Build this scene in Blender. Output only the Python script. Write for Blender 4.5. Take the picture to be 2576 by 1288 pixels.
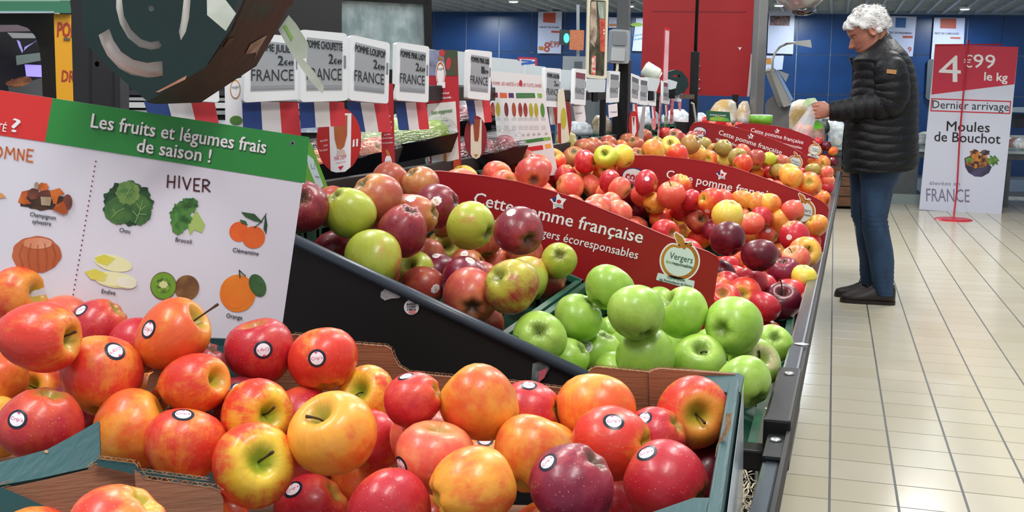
import bpy, bmesh, math, random
import numpy as np
from mathutils import Vector, Matrix
from mathutils.bvhtree import BVHTree
from mathutils.geometry import tessellate_polygon
random.seed(7)
for o in list(bpy.data.objects): bpy.data.objects.remove(o)
SC = bpy.context.scene; COL = SC.collection
V = Vector
# ------------------------------------------------------------------ camera
F = 2700.0; CH = 1.2
_A = V((812, 394, 2700)); _B = V((1, -math.tan(math.radians(.6)), 0))
_Y = _A.normalized(); _Z = _A.cross(_B).normalized()
if _Z.y < 0: _Z = -_Z
_X = -(_Y.cross(_Z)); _X = -_X if _X.x < 0 else _X
CR = V((_X.x, _Y.x, _Z.x)); CU = V((_X.y, _Y.y, _Z.y)); CF = V((_X.z, _Y.z, _Z.z))   # camera right / up / forward in the world
CAM = V((0, 0, CH))
cd = bpy.data.cameras.new('camera'); cam = bpy.data.objects.new('camera', cd); COL.objects.link(cam)
cd.sensor_width = 36; cd.lens = F/2576*36; cd.clip_start = .02; cd.clip_end = 100
M = Matrix.Identity(4)
for i in range(3): M[i][0] = CR[i]; M[i][1] = CU[i]; M[i][2] = -CF[i]; M[i][3] = CAM[i]
cam.matrix_world = M
SC.camera = cam
# ------------------------------------------------------------------ world, lights, exposure
w = bpy.data.worlds.new('world'); SC.world = w; w.use_nodes = True
w.node_tree.nodes['Background'].inputs[0].default_value = (.86, .92, 1, 1)
w.node_tree.nodes['Background'].inputs[1].default_value = .46
SC.view_settings.view_transform = 'Standard'; SC.view_settings.look = 'None'
SC.view_settings.exposure = .2; SC.view_settings.gamma = 1; SC.view_settings.use_curve_mapping = False
def area(name, loc, sx, sy, power, col=(1, .98, .94), rot=(0, 0, 0)):
    l = bpy.data.lights.new(name, 'AREA'); l.shape = 'RECTANGLE'; l.size = sx; l.size_y = sy; l.energy = power; l.color = col
    o = bpy.data.objects.new(name, l); COL.objects.link(o); o.location = loc; o.rotation_euler = rot
    return o
# rows of fluorescent ceiling lamps over the stand and the aisle
for i, (x, y, p) in enumerate([(-1.5, .2, 26), (.3, .0, 26), (-1.5, 2.6, 26), (.3, 2.6, 26), (-1.5, 5.2, 30), (.6, 5.2, 30), (-1.5, 8, 32), (1.0, 8, 36), (1.0, 10.4, 30), (-2.4, 10.4, 26)]):
    area('ceiling_lamp_light', (x, y, 3.1), .35, 1.3, p*1.3)

# ------------------------------------------------------------------ helpers
def ray(px, py): return CF + CR*((px-1288)/F) - CU*((py-644)/F)
def at(px, py, d): return CAM + ray(px, py)*d
def aY(px, py, Y): q = ray(px, py); return CAM + q*(Y/q.y)
def aX(px, py, X): q = ray(px, py); return CAM + q*(X/q.x)
def aZ(px, py, Z): q = ray(px, py); return CAM + q*((Z-CH)/q.z)
class Plane:
    def __init__(s, o, n): s.o = V(o); s.n = V(n).normalized(); 
    def p(s, px, py, lift=0):
        q = ray(px, py); t = (s.o + s.n*lift - CAM).dot(s.n)/q.dot(s.n); return CAM + q*t
def facing(px, py, d): q = -ray(px, py); return Plane(at(px, py, d), q)          # a plane square to the line of sight
def crossY(Y): return Plane((0, Y, 0), (0, -1, 0))
def turned(px, py, d, deg, tilt=0):                                               # vertical plane, normal turned deg from -Y towards +X
    a = math.radians(deg); t = math.radians(tilt)
    return Plane(at(px, py, d), (math.sin(a)*math.cos(t), -math.cos(a)*math.cos(t), math.sin(t)))
def lin(c):
    if isinstance(c, str): c = tuple(int(c[i:i+2], 16) for i in (0, 2, 4))
    if max(c) > 1.001: c = tuple(x/255 for x in c)
    return tuple((x/12.92 if x <= .04045 else ((x+.055)/1.055)**2.4) for x in c[:3])
MATS = {}
def mat(name, col, rough=.5, metal=0, var=0, scale=8, bump=0, bscale=40, spec=.5, emit=0, alpha=1, trans=0, col2=None, stretch=(1, 1, 1), coat=0):
    if name in MATS: return MATS[name]
    m = bpy.data.materials.new(name); m.use_nodes = True; nt = m.node_tree; b = nt.nodes['Principled BSDF']
    c = (*lin(col), 1)
    b.inputs['Base Color'].default_value = c; b.inputs['Roughness'].default_value = rough; b.inputs['Metallic'].default_value = metal
    b.inputs['Specular IOR Level'].default_value = spec; b.inputs['Coat Weight'].default_value = coat
    if emit: b.inputs['Emission Color'].default_value = c; b.inputs['Emission Strength'].default_value = emit
    if alpha < 1: b.inputs['Alpha'].default_value = alpha
    if trans: b.inputs['Transmission Weight'].default_value = trans
    if var or bump or col2:
        tc = nt.nodes.new('ShaderNodeTexCoord'); mp = nt.nodes.new('ShaderNodeMapping'); mp.inputs['Scale'].default_value = stretch
        nt.links.new(tc.outputs['Object'], mp.inputs[0])
    if var or col2:
        n = nt.nodes.new('ShaderNodeTexNoise'); n.inputs['Scale'].default_value = scale; n.inputs['Detail'].default_value = 4
        nt.links.new(mp.outputs[0], n.inputs['Vector'])
        r = nt.nodes.new('ShaderNodeValToRGB'); r.color_ramp.elements[0].position = .38; r.color_ramp.elements[1].position = .62
        c2 = (*lin(col2), 1) if col2 else tuple(max(0, x*(1-var)) for x in c[:3])+(1,)
        r.color_ramp.elements[0].color = c2; r.color_ramp.elements[1].color = c
        nt.links.new(n.outputs[0], r.inputs[0]); nt.links.new(r.outputs[0], b.inputs['Base Color'])
    if bump:
        n2 = nt.nodes.new('ShaderNodeTexNoise'); n2.inputs['Scale'].default_value = bscale; n2.inputs['Detail'].default_value = 3
        bp = nt.nodes.new('ShaderNodeBump'); bp.inputs['Strength'].default_value = bump; bp.inputs['Distance'].default_value = .01
        nt.links.new(mp.outputs[0], n2.inputs['Vector']); nt.links.new(n2.outputs[0], bp.inputs['Height']); nt.links.new(bp.outputs[0], b.inputs['Normal'])
    MATS[name] = m
    return m
ORG = {}
def link(name, verts, faces, m, parent=None, smooth=False, mats=None, fm=None, loc=None):
    """one mesh object from world-space vertices; its origin is its parent's, or loc"""
    if loc is None:
        if parent is not None: loc = ORG[parent]
        else:
            xs = [v[0] for v in verts]; ys = [v[1] for v in verts]; zs = [v[2] for v in verts]
            loc = V(((min(xs)+max(xs))/2, (min(ys)+max(ys))/2, min(zs)))
    loc = V(loc)
    me = bpy.data.meshes.new(name)
    me.from_pydata([tuple(V(v)-loc) for v in verts], [], faces); me.update()
    for mm in (mats or [m]): me.materials.append(mm)
    if fm: me.polygons.foreach_set('material_index', fm)
    if smooth: me.polygons.foreach_set('use_smooth', [True]*len(me.polygons))
    o = bpy.data.objects.new(name, me); COL.objects.link(o)
    ORG[o] = loc
    if parent is not None: o.parent = parent; o.location = loc-ORG[parent]
    else: o.location = loc
    return o
def tag(o, label, cat, group=None, kind=None):
    if label: o['label'] = label
    if cat: o['category'] = cat
    if group: o['group'] = group
    if kind: o['kind'] = kind
    return o
def root(name, loc, label=None, cat=None, group=None, kind=None):
    o = bpy.data.objects.new(name, None); COL.objects.link(o); o.location = loc; o.empty_display_size = .05; ORG[o] = V(loc)
    return tag(o, label, cat, group, kind)
def prism(front, back):
    """verts, faces of a prism between two equal polygons"""
    n = len(front); tri = tessellate_polygon([front])
    fs = [tuple(t) for t in tri] + [tuple(reversed([i+n for i in t])) for t in tri]
    fs += [(i, (i+1) % n, (i+1) % n+n, i+n) for i in range(n)]
    return list(front)+list(back), fs
def slab(pl, poly, th, m, name, parent=None, lift=0, holes=None, loc=None):
    """a plate on plane pl whose outline is poly; front face at lift, th thick"""
    loops = [[pl.p(x, y, lift) for x, y in poly]] + [[pl.p(x, y, lift) for x, y in h] for h in (holes or [])]
    flat = [v for l in loops for v in l]; n = len(flat); tri = tessellate_polygon(loops)
    fs = [tuple(t) for t in tri]
    vs = flat
    if th > 0:
        vs = flat + [v - pl.n*th for v in flat]
        fs += [tuple(reversed([i+n for i in t])) for t in tri]; k = 0
        for l in loops:
            c = len(l); fs += [(k+i, k+(i+1) % c, k+(i+1) % c+n, k+i+n) for i in range(c)]; k += c
    return link(name, vs, fs, m, parent, loc=loc)
def plate(pts, th, m, name, parent=None, loc=None):
    """a plate through near-planar 3-D points, th thick behind its normal"""
    pts = [V(p) for p in pts]; n = V((0, 0, 0)); c = sum(pts, V())/len(pts)
    for i in range(len(pts)): n += (pts[i]-c).cross(pts[(i+1) % len(pts)]-c)
    n.normalize()
    if n.dot(CAM-c) < 0: n = -n
    vs, fs = prism(pts, [p-n*th for p in pts])
    return link(name, vs, fs, m, parent, loc=loc)
def boxv(c, s, R=None):
    c = V(c); vs = []
    for x in (-1, 1):
        for y in (-1, 1):
            for z in (-1, 1):
                d = V((x*s[0]/2, y*s[1]/2, z*s[2]/2)); vs.append(c + (R @ d if R else d))
    return vs, [(0, 1, 3, 2), (4, 6, 7, 5), (0, 4, 5, 1), (2, 3, 7, 6), (0, 2, 6, 4), (1, 5, 7, 3)]
class MB:
    def __init__(s): s.v = []; s.f = []; s.m = []
    def add(s, vf, mi=0):
        v, f = vf; k = len(s.v); s.v += list(v); s.f += [tuple(i+k for i in q) for q in f]; s.m += [mi]*len(f); return s
    def box(s, c, sz, R=None, mi=0): return s.add(boxv(c, sz, R), mi)
    def tube(s, pts, r, seg=8, mi=0): return s.add(tube(pts, r, seg), mi)
    def build(s, name, m, parent=None, smooth=False, mats=None, loc=None):
        return link(name, s.v, s.f, m, parent, smooth, mats, s.m if mats else None, loc)
def bevel(o, w=.003, seg=2):
    md = o.modifiers.new('bevel', 'BEVEL'); md.width = w; md.segments = seg; md.limit_method = 'ANGLE'; md.angle_limit = math.radians(40); return o
def tube(pts, r, seg=8):
    pts = [V(p) for p in pts]; vs = []; fs = []; n = len(pts)
    rr = r if isinstance(r, (list, tuple)) else [r]*n
    t0 = (pts[1]-pts[0]).normalized(); a = t0.orthogonal().normalized()
    for i, p in enumerate(pts):
        t = (pts[min(i+1, n-1)]-pts[max(i-1, 0)]).normalized(); a = (a-t*a.dot(t)).normalized(); b = t.cross(a)
        for k in range(seg):
            g = 2*math.pi*k/seg; vs.append(p+(a*math.cos(g)+b*math.sin(g))*rr[i])
    for i in range(n-1):
        for k in range(seg): fs.append((i*seg+k, i*seg+(k+1) % seg, (i+1)*seg+(k+1) % seg, (i+1)*seg+k))
    fs.append(tuple(range(seg-1, -1, -1))); fs.append(tuple((n-1)*seg+k for k in range(seg)))
    return vs, fs
def loft(rings, cap=True):
    n = len(rings[0]); vs = [v for r in rings for v in r]; fs = []
    for i in range(len(rings)-1):
        for k in range(n): fs.append((i*n+k, i*n+(k+1) % n, (i+1)*n+(k+1) % n, (i+1)*n+k))
    if cap: fs.append(tuple(range(n-1, -1, -1))); fs.append(tuple((len(rings)-1)*n+k for k in range(n)))
    return vs, fs
_TX = {}
def text_raw(s, bold=0):
    k = (s, bold)
    if k not in _TX:
        c = bpy.data.curves.new('lettering', 'FONT'); c.body = s; c.size = 1; c.resolution_u = 2; c.fill_mode = 'FRONT'
        o = bpy.data.objects.new('lettering', c); me = o.to_mesh()
        vs = [tuple(v.co) for v in me.vertices]; fs = [tuple(p.vertices) for p in me.polygons]
        o.to_mesh_clear(); bpy.data.objects.remove(o); bpy.data.curves.remove(c)
        x0 = min(v[0] for v in vs); x1 = max(v[0] for v in vs)
        if bold:   # heavier strokes: the same outline laid over itself with small shifts
            n = len(vs); base = vs, fs; vs = []; fs2 = []
            for i, (dx, dy) in enumerate(((-1, -.6), (1, -.6), (-1, .6), (1, .6), (0, 0))):
                vs += [(v[0]+dx*bold, v[1]+dy*bold, i) for v in base[0]]; fs2 += [tuple(q+i*n for q in f) for f in base[1]]
            fs = fs2
        _TX[k] = ([((v[0]-x0)/(x1-x0), v[1]/.73) for v in vs], fs, [v[2] for v in vs])
    return _TX[k]
def text_on(mb, pl, s, p0, p1, h, lift=.0006, bold=0, up=None, mi=0):
    """add lettering to mb: baseline from pixel p0 to p1, capitals h pixels high"""
    uv, fs, lay = text_raw(s, bold)
    P0 = pl.p(*p0, lift); P1 = pl.p(*p1, lift)
    if up is None:
        dx, dy = p1[0]-p0[0], p1[1]-p0[1]; L = math.hypot(dx, dy); up = (dy/L*h, -dx/L*h)
    U = pl.p(p0[0]+up[0], p0[1]+up[1], lift)-P0; D = P1-P0
    mb.add(([P0+D*u+U*v+pl.n*(.00012*q) for (u, v), q in zip(uv, lay)], fs), mi)
def text(pl, s, p0, p1, h, m, parent, name='lettering', **k):
    mb = MB(); text_on(mb, pl, s, p0, p1, h, **k); return mb.build(name, m, parent)
def ell(cx, cy, rx, ry, n=28, a0=0, a1=360, rot=0):
    c, s = math.cos(math.radians(rot)), math.sin(math.radians(rot)); out = []
    full = (a1-a0) >= 360
    for i in range(n if full else n+1):
        g = math.radians(a0+(a1-a0)*i/n); x, y = rx*math.cos(g), ry*math.sin(g)
        out.append((cx+x*c-y*s, cy+x*s+y*c))
    return out
def arcband(cx, cy, r0, r1, a0, a1, n=18, sy=1):
    o = [(cx+r1*math.cos(math.radians(a0+(a1-a0)*i/n)), cy+sy*r1*math.sin(math.radians(a0+(a1-a0)*i/n))) for i in range(n+1)]
    q = [(cx+r0*math.cos(math.radians(a0+(a1-a0)*i/n)), cy+sy*r0*math.sin(math.radians(a0+(a1-a0)*i/n))) for i in range(n+1)]
    return o+q[::-1]
def rrect(pts, r=.12, n=4):
    """round the corners of a quad given in pixels (r as a fraction of the shorter side)"""
    out = []; k = len(pts); P = [V((*p, 0)) for p in pts]
    L = min((P[i]-P[(i+1) % k]).length for i in range(k))*r
    for i in range(k):
        a, b, c = P[i-1], P[i], P[(i+1) % k]; d1 = (a-b).normalized()*L; d2 = (c-b).normalized()*L
        for j in range(n+1):
            t = j/n; q = (b+d1)*(1-t)**2 + b*2*t*(1-t) + (b+d2)*t*t; out.append((q.x, q.y))
    return out
def shift(poly, dx, dy): return [(x+dx, y+dy) for x, y in poly]
WHITE = mat('white_plastic', 'e4e6e6', .45); BLACK = mat('black_metal', '17181a', .45, var=.3)
INK = mat('black_ink', '15161c', .6); WINK = mat('white_ink', 'f1eff0', .6); RINK = mat('red_ink', 'c81e2c', .6); PAPER = mat('white_paper', 'e9e9ec', .6)
# ------------------------------------------------------------------ floor: grout slab with every tile its own piece
TX, TY = .198, .1935
floor = link('floor', *boxv((-1.5, 8.2, -.02), (11, 17, .04)), mat('floor_grout', '585a58', .5, var=.2), loc=(-1.5, 8.2, -.04)); floor['kind'] = 'structure'
def tile_mat():
    m = mat('floor_tile_glaze', 'c9c4b4', .17, var=.0, spec=.5); nt = m.node_tree; b = nt.nodes['Principled BSDF']
    oi = nt.nodes.new('ShaderNodeObjectInfo'); r = nt.nodes.new('ShaderNodeValToRGB'); r.color_ramp.interpolation = 'LINEAR'
    r.color_ramp.elements[0].color = (*lin('cfc6ac'), 1); r.color_ramp.elements[1].color = (*lin('d6cfb9'), 1)
    tc = nt.nodes.new('ShaderNodeTexCoord'); n = nt.nodes.new('ShaderNodeTexNoise'); n.inputs['Scale'].default_value = 6; n.inputs['Detail'].default_value = 5
    mx = nt.nodes.new('ShaderNodeMix'); mx.data_type = 'RGBA'; mx.inputs['B'].default_value = (*lin('c4bca8'), 1)
    mr = nt.nodes.new('ShaderNodeMath'); mr.operation = 'MULTIPLY'; mr.inputs[1].default_value = .5
    nt.links.new(tc.outputs['Object'], n.inputs['Vector']); nt.links.new(n.outputs[0], mr.inputs[0]); nt.links.new(mr.outputs[0], mx.inputs['Factor'])
    nt.links.new(oi.outputs['Random'], r.inputs[0]); nt.links.new(r.outputs[0], mx.inputs['A']); nt.links.new(mx.outputs['Result'], b.inputs['Base Color'])
    return m
TM = tile_mat(); proto = None; cells = []
for j in range(14, 76):
    for i in range(-27, 18):
        x, y = (i+.5)*TX+.047, (j+.5)*TY+.162
        q = V((x, y, 0))-CAM; zf = q.dot(CF); px = 1288+F*q.dot(CR)/zf; py = 644-F*q.dot(CU)/zf
        vis = (1985 < px < 2640 and py < 1330 and px > 1975+(1288-py)*.16)
        cells.append((0 if vis else 1, zf, x, y))
cells.sort()
def tile_vf(x, y):
    h = TX/2-.0019; g = TY/2-.0011; b = .002; z = .0012
    return ([(x-h, y-g, -.004), (x+h, y-g, -.004), (x+h, y+g, -.004), (x-h, y+g, -.004), (x-h+b, y-g+b, z), (x+h-b, y-g+b, z), (x+h-b, y+g-b, z), (x-h+b, y+g-b, z)],
            [(4, 5, 6, 7), (0, 1, 5, 4), (1, 2, 6, 5), (2, 3, 7, 6), (3, 0, 4, 7)])
me = bpy.data.meshes.new('floor_tile'); v, f = tile_vf(0, 0); me.from_pydata(v, [], f); me.materials.append(TM)
rest = MB(); k = 0
for vis, zf, x, y in cells:
    if vis == 0 and k < 300:
        o = bpy.data.objects.new('floor_tile', me); COL.objects.link(o); o.parent = floor; o.location = V((x, y, 0))-ORG[floor]; k += 1
    else: rest.add(tile_vf(x, y))
o = rest.build('floor_tiling', TM, floor); o['kind'] = 'stuff'
# ------------------------------------------------------------------ blue tiled back wall of the fish hall
W0 = V((-5.27, 13.9, 0)); W1 = V((2.6, 15.75, 0)); WD = (W1-W0).normalized(); WN = V((WD.y, -WD.x, 0)); WZ = V((0, 0, 1))
WT = 2.33
def wq(a, z, d=0): return W0+WD*a+WZ*z+WN*d
wall = link('wall_back', [wq(-.8, -.02, -.02), wq(9.2, -.02, -.02), wq(9.2, 3.4, -.02), wq(-.8, 3.4, -.02), wq(-.8, -.02, -.15), wq(9.2, -.02, -.15), wq(9.2, 3.4, -.15), wq(-.8, 3.4, -.15)],
            [(0, 1, 2, 3), (7, 6, 5, 4), (0, 4, 5, 1), (3, 2, 6, 7), (0, 3, 7, 4), (1, 5, 6, 2)], mat('wall_joint_grey', '8fa0b4', .6), loc=wq(0, 0)); wall['kind'] = 'structure'
BT = mat('blue_wall_tile', '0c3b70', .35, var=.25, scale=3, spec=.5)
pw, ph = .442, .53; base = boxv((0, 0, 0), (pw-.012, .018, ph-.012))
me = bpy.data.meshes.new('wall_tile'); me.from_pydata([tuple(v) for v in base[0]], [], base[1]); me.materials.append(BT)
ang = math.atan2(WD.y, WD.x)
for i in range(-2, 21):
    for j in range(0, 6):
        o = bpy.data.objects.new('wall_tile', me); COL.objects.link(o); o.parent = wall
        zc = 2.32-ph/2-j*ph + (ph if 0 else 0)
        if zc < .1: continue
        o.location = wq((i+.5)*pw+.02, zc, -.012)-ORG[wall]; o.rotation_euler.z = ang
# dropped slatted ceiling over the fish hall
CM = mat('ceiling_metal', 'aeb6ba', .5, metal=.0, var=.15); ceil = root('ceiling', (-1.5, 13.4, WT), kind='structure')
c = MB(); c.box((-1.5, 13.9, WT+.06), (11.5, 5.6, .02)); c.build('ceiling_panel', mat('ceiling_white', '8d979c', .7), ceil)
def up_to_wall(x): return W0.y+(x-W0.x)*WD.y/WD.x
for i in range(56):
    x = -7.1+i*.2; link('ceiling_slat', *boxv((x, (11.2+up_to_wall(x))/2, WT+.02), (.03, up_to_wall(x)-11.2-.03, .05)), CM, ceil)
for j in range(22):
    y = 11.25+j*.2; s = MB()
    xs = -7.2 if y < 13.4 else min(3.9, W0.x+(y-W0.y)/(WD.y/WD.x)+.1)
    s.box(((max(-7.2, xs)+4)/2, y, WT+.04), (4-max(-7.2, xs), .02, .03)); s.build('ceiling_crosspiece', CM, ceil)
fr = MB(); fr.box((-1.5, 11.15, WT+.06), (11.5, .06, .16)); fr.build('ceiling_edge', mat('ceiling_edge', 'c8ccce', .5), ceil)
SPOT = mat('spot_glow', 'e6f4ff', .3, emit=14)
for i, (px, py) in enumerate([(2215, 17), (2427, 21), (1292, 2), (1583, 14), (2425, -40), (2200, -45), (1960, 12)]):
    p = aZ(px, py, WT-.01); t = root('ceiling_spotlight', p, 'round recessed spotlight in slatted ceiling, ' + ['above the white-haired man', 'above the mussels sign', 'above the blue wall at the left', 'beside the red panel top', 'out of the frame above mussels sign', 'out of the frame above the man', 'above the weighing scale'][i], 'light', 'ceiling spotlights')
    r = MB(); r.add(tube([p+V((0, 0, .012)), p-V((0, 0, .012))], .062, 20)); r.build('rim', WHITE, t)
    r = MB(); r.add(tube([p-V((0, 0, .010)), p-V((0, 0, .018))], .048, 20)); r.build('bulb', SPOT, t)
for x in (-4.3, -2.3, -.3, 1.6):
    area('spot_light', (x, up_to_wall(x)-.75, WT-.06), .25, .25, 20, (.8, .9, 1))
# ------------------------------------------------------------------ the sloping fruit stand
def zs(x): return .847-.38*(x+.28)                 # top line of the sloping bed across the stand
def rx(Y): return -.058+.0185*(Y-1.3)              # inner edge of the aisle rail along the stand
STEEL = mat('brushed_steel', '6a727b', .28, metal=.85, var=.35, scale=30, stretch=(1, .08, 1)); DARK = mat('dark_panel', '0e0c0c', .6, var=.5, scale=5)
BLK = mat('black_steel', '0f1013', .45, var=.3, spec=.35); RUB = mat('blue_grey_trim', '3a434e', .35)
stand = root('fruit_stand', (-.45, 3.6, 0), 'long black sloping fruit stand with a steel rail along the tiled aisle', 'stand')
def quadbeam(mb, Y0, Y1, xa, xb, z0, z1, mi=0):
    vs = []
    for Y in (Y0, Y1): vs += [(rx(Y)+xa, Y, z0), (rx(Y)+xb, Y, z0), (rx(Y)+xb, Y, z1), (rx(Y)+xa, Y, z1)]
    mb.add((vs, [(0, 1, 2, 3), (7, 6, 5, 4), (0, 4, 5, 1), (1, 5, 6, 2), (2, 6, 7, 3), (3, 7, 4, 0)]), mi)
m = MB(); quadbeam(m, 1.60, 6.42, -.004, .021, .745, .795); bevel(m.build('aisle_rail', STEEL, stand), .004)
m = MB(); quadbeam(m, .55, 1.275, -.002, .022, .735, .778); bevel(m.build('near_aisle_rail', STEEL, stand), .006)
m = MB(); quadbeam(m, 1.34, 1.62, -.008, .026, .735, .803); bevel(m.build('rail_bracket', BLK, stand), .004)
m = MB(); quadbeam(m, 1.25, 1.345, -.002, .024, .735, .785); bevel(m.build('rail_end_cap', BLK, stand), .004)
for Y, z in ((1.575, .803), (1.31, .785)):
    b = MB(); c = V((rx(Y)+.01, Y, z)); b.add(tube([c, c+V((0, 0, .003))], [.008, .006], 14)); b.build('rivet', mat('rivet_metal', 'c5c9cc', .3, metal=.8), stand, smooth=True)
m = MB(); quadbeam(m, .4, 6.42, .021, .026, .752, .790); m.build('front_panel', DARK, stand)
m = MB(); m.box((-.55, 3.4, .28), (.5, 6.04, .56)); m.build('base', DARK, stand)
# bed: sloping boards below the crates
bed = MB()
for Y0, Y1, dz in ((.35, 1.37, -.33), (1.42, 6.42, -.16)):
    bed.add(([(-.84, Y0, zs(-.84)+dz), (-.09, Y0, zs(-.09)+dz), (-.09, Y1, zs(-.09)+dz), (-.84, Y1, zs(-.84)+dz), (-.84, Y0, zs(-.84)+dz-.02), (-.09, Y0, zs(-.09)+dz-.02), (-.09, Y1, zs(-.09)+dz-.02), (-.84, Y1, zs(-.84)+dz-.02)],
             [(0, 1, 2, 3), (7, 6, 5, 4), (0, 4, 5, 1), (1, 5, 6, 2), (2, 6, 7, 3), (3, 7, 4, 0)]))
bed.build('bed', DARK, stand)
m = MB(); m.box((-.845, 3.91, .80), (.02, 5.02, .5)); m.build('back_board', DARK, stand)
# divider panel between the cartons and the crates
DY = 1.385; dp = crossY(DY)
e0 = dp.p(560, 521); e1 = dp.p(740, 605); e2 = dp.p(1480, 952); 
slope = (e2.z-e1.z)/(e2.x-e1.x)
def dz_(x): return e1.z+slope*(x-e1.x)
xl, xr = -.86, -.075
plate([(xl, DY, dz_(xl)), (xr, DY, dz_(xr)), (xr, DY, .6), (xl, DY, .6)], .012, DARK, 'divider_panel', stand)
m = MB(); m.add(tube([(xl, DY, dz_(xl)+.001), (-.25, DY, dz_(-.25)+.001)], .0088, 12)); m.build('divider_trim', RUB, stand, smooth=True)
m = MB(); m.box((-.145, 1.37, .742), (.17, .035, .028)); bevel(m.build('cross_bracket', BLK, stand), .003)
# scraps stuck on the divider
dl = Plane((0, DY, 0), (0, -1, 0)); PS = mat('torn_paper', 'c4c4c6', .6, var=.3, scale=60)
t = slab(dl, [(958, 735), (975, 722), (988, 712), (993, 725), (1015, 742), (1003, 750), (985, 751), (968, 756), (957, 748)], .0004, PS, 'paper_scrap', lift=.002)
tag(t, 'torn silvery paper scrap stuck on the black divider panel', 'scrap')
t = root('fallen_sticker', dl.p(1035, 772), 'round white apple sticker with red base stuck on the black divider panel', 'sticker')
slab(dl, ell(1035, 773, 19, 19), .0004, PAPER, 'disc', t, lift=.002); mb = MB()
for i, s in enumerate(['RED', 'CHIEF', '+4016']): text_on(mb, dl, s, (1024, 768+i*6.5), (1046, 767+i*6.5), 5, lift=.0026, bold=.03)
mb.build('lettering', INK, t); slab(dl, ell(1037, 785, 9, 5), .0002, mat('pink_ink', 'e58a90', .6), 'red_mark', t, lift=.0026)
t = slab(dl, [(1340, 915), (1362, 908), (1384, 925), (1372, 945), (1352, 964), (1336, 962)], .0006, mat('crumpled_foil', '7f8a8a', .4, var=.6, scale=70), 'foil_scrap', lift=.002)
tag(t, 'crumpled grey foil label hanging under the divider trim near the carton', 'scrap')
slab(dl, [(1355, 935), (1378, 925), (1370, 950), (1355, 962)], .0004, mat('faded_red', 'c25a66', .5), 'red_patch', t, lift=.004)
for px, py, s in ((1258, 822, 9), (935, 700, 3)):
    pass
# white blobs on the rail
m = MB()
for px, py, Y in ((2016, 866, 0), (1945, 1030, 0)):
    c = aZ(px, py, .796 if px > 2000 else .757); ring = [c+V((math.cos(a)*.011*(1+.25*math.sin(3*a)), math.sin(a)*.007, .0005)) for a in [k*math.pi/8 for k in range(16)]]
    m.add((ring+[c+V((0, 0, .003))], [(i, (i+1) % 16, 16) for i in range(16)]))
m.build('paint_spot', WHITE, stand)
# wood wool between carton and rail
WW = mat('wood_wool', 'cfc3a8', .7, var=.35, scale=30); mb = MB(); R2 = random.Random(3)
for i in range(700):
    Y = R2.uniform(.8, 1.35); x = rx(Y)-.012-R2.random()*.055; z = .690+R2.random()*.045; a = R2.uniform(0, 6.28)
    pts = []; L = R2.uniform(.02, .05)
    for k in range(6):
        a += R2.uniform(-.6, .6); pts.append(V((x, Y, z))); x += math.cos(a)*L/5*.7; Y += math.sin(a)*L/5; z += R2.uniform(-.004, .0055); x = min(x, rx(Y)-.006)
    wv = V((0, 0, 1)).cross((pts[-1]-pts[0]).normalized())*R2.uniform(.0006, .0012)
    mb.add(([p+wv for p in pts]+[p-wv for p in pts], [(k, k+1, k+7, k+6) for k in range(5)]))
o = mb.build('wood_wool', WW); tag(o, 'loose pale wood wool packing between the teal carton and the steel rail', 'packing', kind='stuff')
m = MB(); m.add(boxv((-.105, .97, .682), (.085, .8, .012))); m.build('lower_shelf', DARK, stand)
# ------------------------------------------------------------------ green plastic crates set into the stand
CG = mat('green_crate_plastic', '1d5743', .45, var=.2, scale=12)
def crate(x0, x1, Y0, Y1, label, H=.09, lip=.012, name='plastic_crate', mt=None, plane=None, grp='green crates'):
    mt = mt or CG; fz = plane or zs
    fz0 = fz; fz = lambda x: fz0(x)-.034
    ctr = V(((x0+x1)/2, (Y0+Y1)/2, fz((x0+x1)/2)-H)); t = root(name, ctr, label, 'crate', grp)
    def up(x, y, h): return V((x, y, fz(x)+h))
    def wallp(ax, ay, bx, by, nx, ny):
        m = MB(); n = 9
        def seg(s0, s1, h0, h1, th=.004):
            p = []
            for s, h in ((s0, h0), (s1, h0), (s1, h1), (s0, h1)):
                x, y = ax+(bx-ax)*s, ay+(by-ay)*s; p.append(up(x, y, h))
            q = [V((v.x+nx*th, v.y+ny*th, v.z)) for v in p]
            m.add((p+q, [(0, 1, 2, 3), (7, 6, 5, 4), (0, 4, 5, 1), (1, 5, 6, 2), (2, 6, 7, 3), (3, 7, 4, 0)]))
        seg(0, 1, -.012, 0, lip); seg(0, 1, -.045, -.012); seg(0, 1, -H, -.09)
        for k in range(n+1): s = k/n; seg(max(0, s-.02), min(1, s+.02), -.09, -.045)
        for k in range(n): 
            if k % 2: seg(k/n, (k+1)/n, -.09, -.045)
        return m.build('wall', mt, t)
    wallp(x0, Y0, x1, Y0, 0, 1); wallp(x0, Y1, x1, Y1, 0, -1); wallp(x0, Y0, x0, Y1, 1, 0); wallp(x1, Y0, x1, Y1, -1, 0)
    p = [up(x0, Y0, -H), up(x1, Y0, -H), up(x1, Y1, -H), up(x0, Y1, -H)]; q = [v-V((0, 0, .004)) for v in p]
    link('floor_panel', p+q, [(0, 1, 2, 3), (7, 6, 5, 4), (0, 4, 5, 1), (1, 5, 6, 2), (2, 6, 7, 3), (3, 7, 4, 0)], mt, t)
    return t
crate(-.825, -.425, 1.41, 1.90, 'green plastic crate holding the red and yellow mottled apples behind the divider')
crate(-.420, -.078, 1.41, 1.90, 'green plastic crate holding the plain green apples beside the rail')
crate(-.825, -.425, 2.00, 2.44, 'green plastic crate behind the first red sign, away from the aisle')
crate(-.420, -.062, 2.00, 2.44, 'green plastic crate of dark red apples behind the first red sign, by the rail')
crate(-.825, -.425, 2.46, 2.92, 'green plastic crate just before the second red sign, away from the aisle')
crate(-.420, -.055, 2.46, 2.92, 'green plastic crate just before the second red sign, by the rail')
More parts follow.
